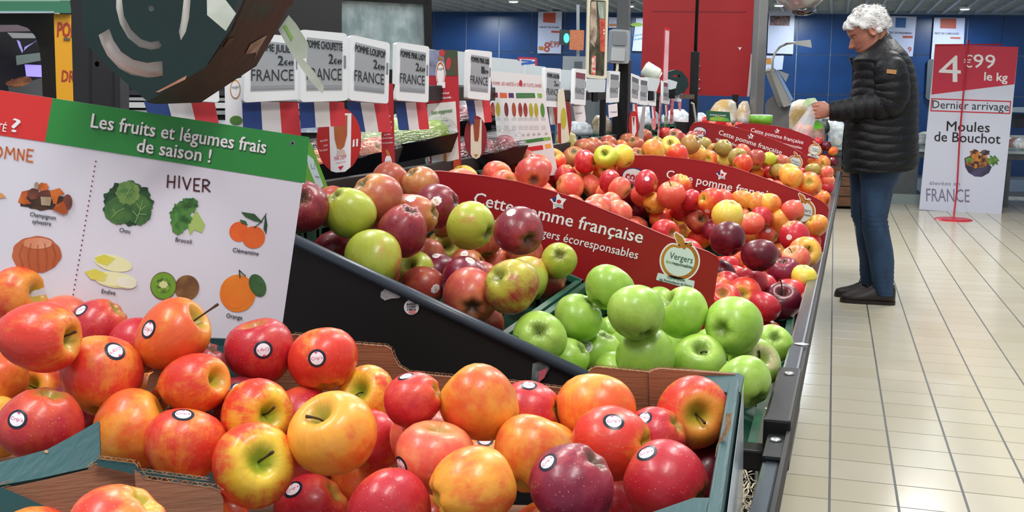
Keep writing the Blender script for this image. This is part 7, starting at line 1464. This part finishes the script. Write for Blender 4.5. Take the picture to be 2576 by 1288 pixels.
o = cb(xa, xb, 13.21, 13.215, z2, z0-.03, mat('counter_glass', 'b8ccd0', .05, alpha=.25), 'glass_front')
R = random.Random(4)
for i, (px, py, c_, lb) in enumerate(((2546, 356, 'c08c78', 'salmon-pink fish piece on the ice, right of the price sign'), (2560, 350, '3c64b0', 'blue tray on the ice, right of the price sign'), (2570, 358, 'd0d4d8', 'white fish piece at the right edge of the counter'), (2318, 348, 'd0d4d8', 'white fish piece on the ice left of the price sign'), (2326, 340, 'b8b4a0', 'pale shellfish heap left of the price sign'))):
    c = aZ(px, py, z2+.122); v, f = loft([[c+V((r*.09*math.cos(a), r*.12*math.sin(a), z)) for a in [2*math.pi*k/12 for k in range(12)]] for r, z in ((.9, -.06), (1, -.01), (.7, .03), (.2, .045))]); o = link('fish_piece', v, f, mat('fish_'+c_, c_, .4, var=.3, scale=40), None, smooth=True); tag(o, lb, 'fish', 'food on the fish counter ice')
# things on the right above the counter
ph2 = facing(2555, 310, 13.6); o = slab(ph2, [(2540, 270), (2640, 268), (2640, 285), (2540, 282)], .3, mat('hood_grey', '98a2a8', .4), 'counter_hood'); tag(o, 'pale grey hood bar above the fish counter at the right edge', 'hood'); 
ph3 = facing(2560, 300, 13.9); o = slab(ph3, [(2545, 286), (2640, 286), (2640, 320), (2545, 322)], .1, mat('hood_dark', '22262c', .4), 'dark_cabinet'); tag(o, 'dark cabinet under the hood bar at the right edge', 'cabinet')
# wooden crate beyond the man's legs
pw_ = facing(2120, 480, 11.85); t = root('wooden_crate', pw_.p(2120, 521), 'brown wooden crate stack end behind the man\'s front leg', 'crate')
WD_ = mat('brown_wood', '6e4424', .6, col2='543218', scale=8, stretch=(1, 1, 5))
for k in range(4): y0 = 420+k*25; slab(pw_, [(2084, y0), (2160, y0+1), (2160, y0+23), (2084, y0+22)], .4, WD_, 'plank', t)
slab(pw_, [(2086, 420), (2158, 420), (2158, 520), (2086, 520)], .38, mat('wood_dark', '3c2414', .7), 'core', t, lift=-.01)
# ------------------------------------------------------------------ the price sign on its red stand
pv = facing(2435, 330, 11.55); pv.n = V((pv.n.x, pv.n.y, 0)).normalized(); PR = mat('price_red', 'c2183a', .45); PWT = mat('price_white', 'd4d8ea', .45)
base = aZ(2398, 553, 0); t = root('price_sign', base, 'tall red and white price sign on a thin red stand in the aisle', 'sign')
slab(pv, [(2352, 113), (2562, 118), (2541, 332), (2519, 541), (2415, 534), (2312, 527), (2332, 320)], .004, PWT, 'sheet', t)
slab(pv, [(2352, 113), (2562, 118), (2552, 212), (2343, 238)], .001, PR, 'red_field', t, lift=.001)
text(pv, '4', (2362, 204), (2417, 207), 72, WINK, t, lift=.002, up=(0, -70)); text(pv, '€', (2424, 169), (2446, 170), 32, WINK, t, lift=.002); text(pv, '99', (2448, 170), (2503, 172), 36, WINK, t, lift=.002, bold=.006); text(pv, 'le kg', (2476, 202), (2534, 205), 22, WINK, t, lift=.002, bold=.02)
q = [(2343, 247), (2544, 254), (2541, 287), (2340, 280)]; slab(pv, q, .0006, RINK, 'text_frame', t, lift=.001, holes=[[(2346, 250), (2541, 257), (2538, 284), (2343, 277)][::-1]])
mb = MB(); up = lambda h: (h*.05, -h); text_on(mb, pv, 'Dernier arrivage', (2345, 272), (2538, 279), 22, lift=.002, up=up(21)); text_on(mb, pv, 'Moules', (2381, 329), (2489, 333), 26, lift=.002, up=up(26), bold=.008); text_on(mb, pv, 'de Bouchot', (2350, 355), (2516, 362), 26, lift=.002, up=up(26), bold=.008); mb.build('lettering', INK, t)
text(pv, 'élevées en', (2338, 465), (2415, 467), 10, mat('grey_violet', '9c96b0', .5), t, lift=.002, bold=.01); text(pv, 'FRANCE', (2330, 506), (2439, 509), 34, mat('violet_ink', '7c7494', .5), t, lift=.002, up=(0, -34))
pic('bowl_print', [([(2426, 398), (2440, 392), (2480, 405), (2495, 420), (2488, 435), (2470, 445), (2452, 444), (2436, 434), (2428, 420)], PM('bowl', '2c2840', '4a4468', 10)), (blob(2459, 405, 30, 18, .15, 30, 3), PM('mussels', '2a2024', 'd0812c', 26)), (blob(2452, 385, 12, 9, .2, 20, 4), PM('mussels', '2a2024', 'd0812c', 26)), (blob(2478, 384, 12, 7, .2, 20, 6), PM('mussel_shell', '6c4c44', '2c2024', 26)), (blob(2498, 404, 14, 12, .35, 24, 9), PM('parsley', '6c9c3c', '3c6c2c', 30)), (blob(2438, 402, 9, 6, .3, 20, 2), PM('parsley', '6c9c3c', '3c6c2c', 30))], pv, t, .002)
ST = mat('stand_red', 'c4142c', .35)
m = MB(); m.tube([base+V((0, 0, .01)), pv.p(2407, 480, .03), pv.p(2415, 330, .03), pv.p(2434, 120, .03), pv.p(2437, 100, .03)], .009, 8); m.build('pole', ST, t, smooth=True)
m = MB(); m.add(tube([base, base+V((0, 0, .014))], [.19, .17], 28)); m.build('base_disc', ST, t)
m = MB(); m.tube([pv.p(2352, 113, .01), pv.p(2520, 112, .02)], .008, 6); m.build('cross_bar', ST, t, smooth=True)

# dark chilled wall of the shop far behind the dispenser and board
rw = facing(380, 260, 6.5); t = root('chiller_cabinet', V((rw.p(380, 260).x, rw.p(380, 260).y, 0)), 'long dark chiller with pale steel shelf edges behind the board and dispenser', 'cabinet')
slab(rw, [(150, -200), (860, -200), (860, 560), (150, 560)], .1, mat('chiller_black', '121316', .5, var=.3, scale=2), 'back', t)
CS = mat('chiller_steel', 'b4b8bc', .3, metal=.4, var=.3, scale=4)
for y, h, m_ in ((226, 12, mat('chiller_dark', '2c2c34', .5)), (244, 8, CS), (256, 14, mat('chiller_white', 'd0d4d6', .4)), (276, 10, CS), (300, 30, mat('chiller_blue_pack', '6c88b0', .4, col2='c8ccd0', scale=12))): slab(rw, [(160, y), (850, y+4), (850, y+h+4), (160, y+h)], .06, m_, 'shelf_edge', t, lift=.06)
o = slab(rw, [(308, 258), (316, 258), (316, 270), (308, 270)], .03, mat('yellow_tag', 'e0c83c', .5), 'yellow_tag', t, lift=.09)

pt2 = root('produce_table', (-.75, 7.4, 0), 'black table beyond the stand holding bagged produce, behind the hanging apple bag', 'table')
m = MB(); m.box((-.80, 7.45, .86), (1.3, .9, .04)); m.build('table_top', DARK, pt2)
for x in (-1.4, -.2):
    for y in (7.05, 7.85): m = MB(); m.box((x, y, .42), (.05, .05, .84)); m.build('leg', BLK, pt2)
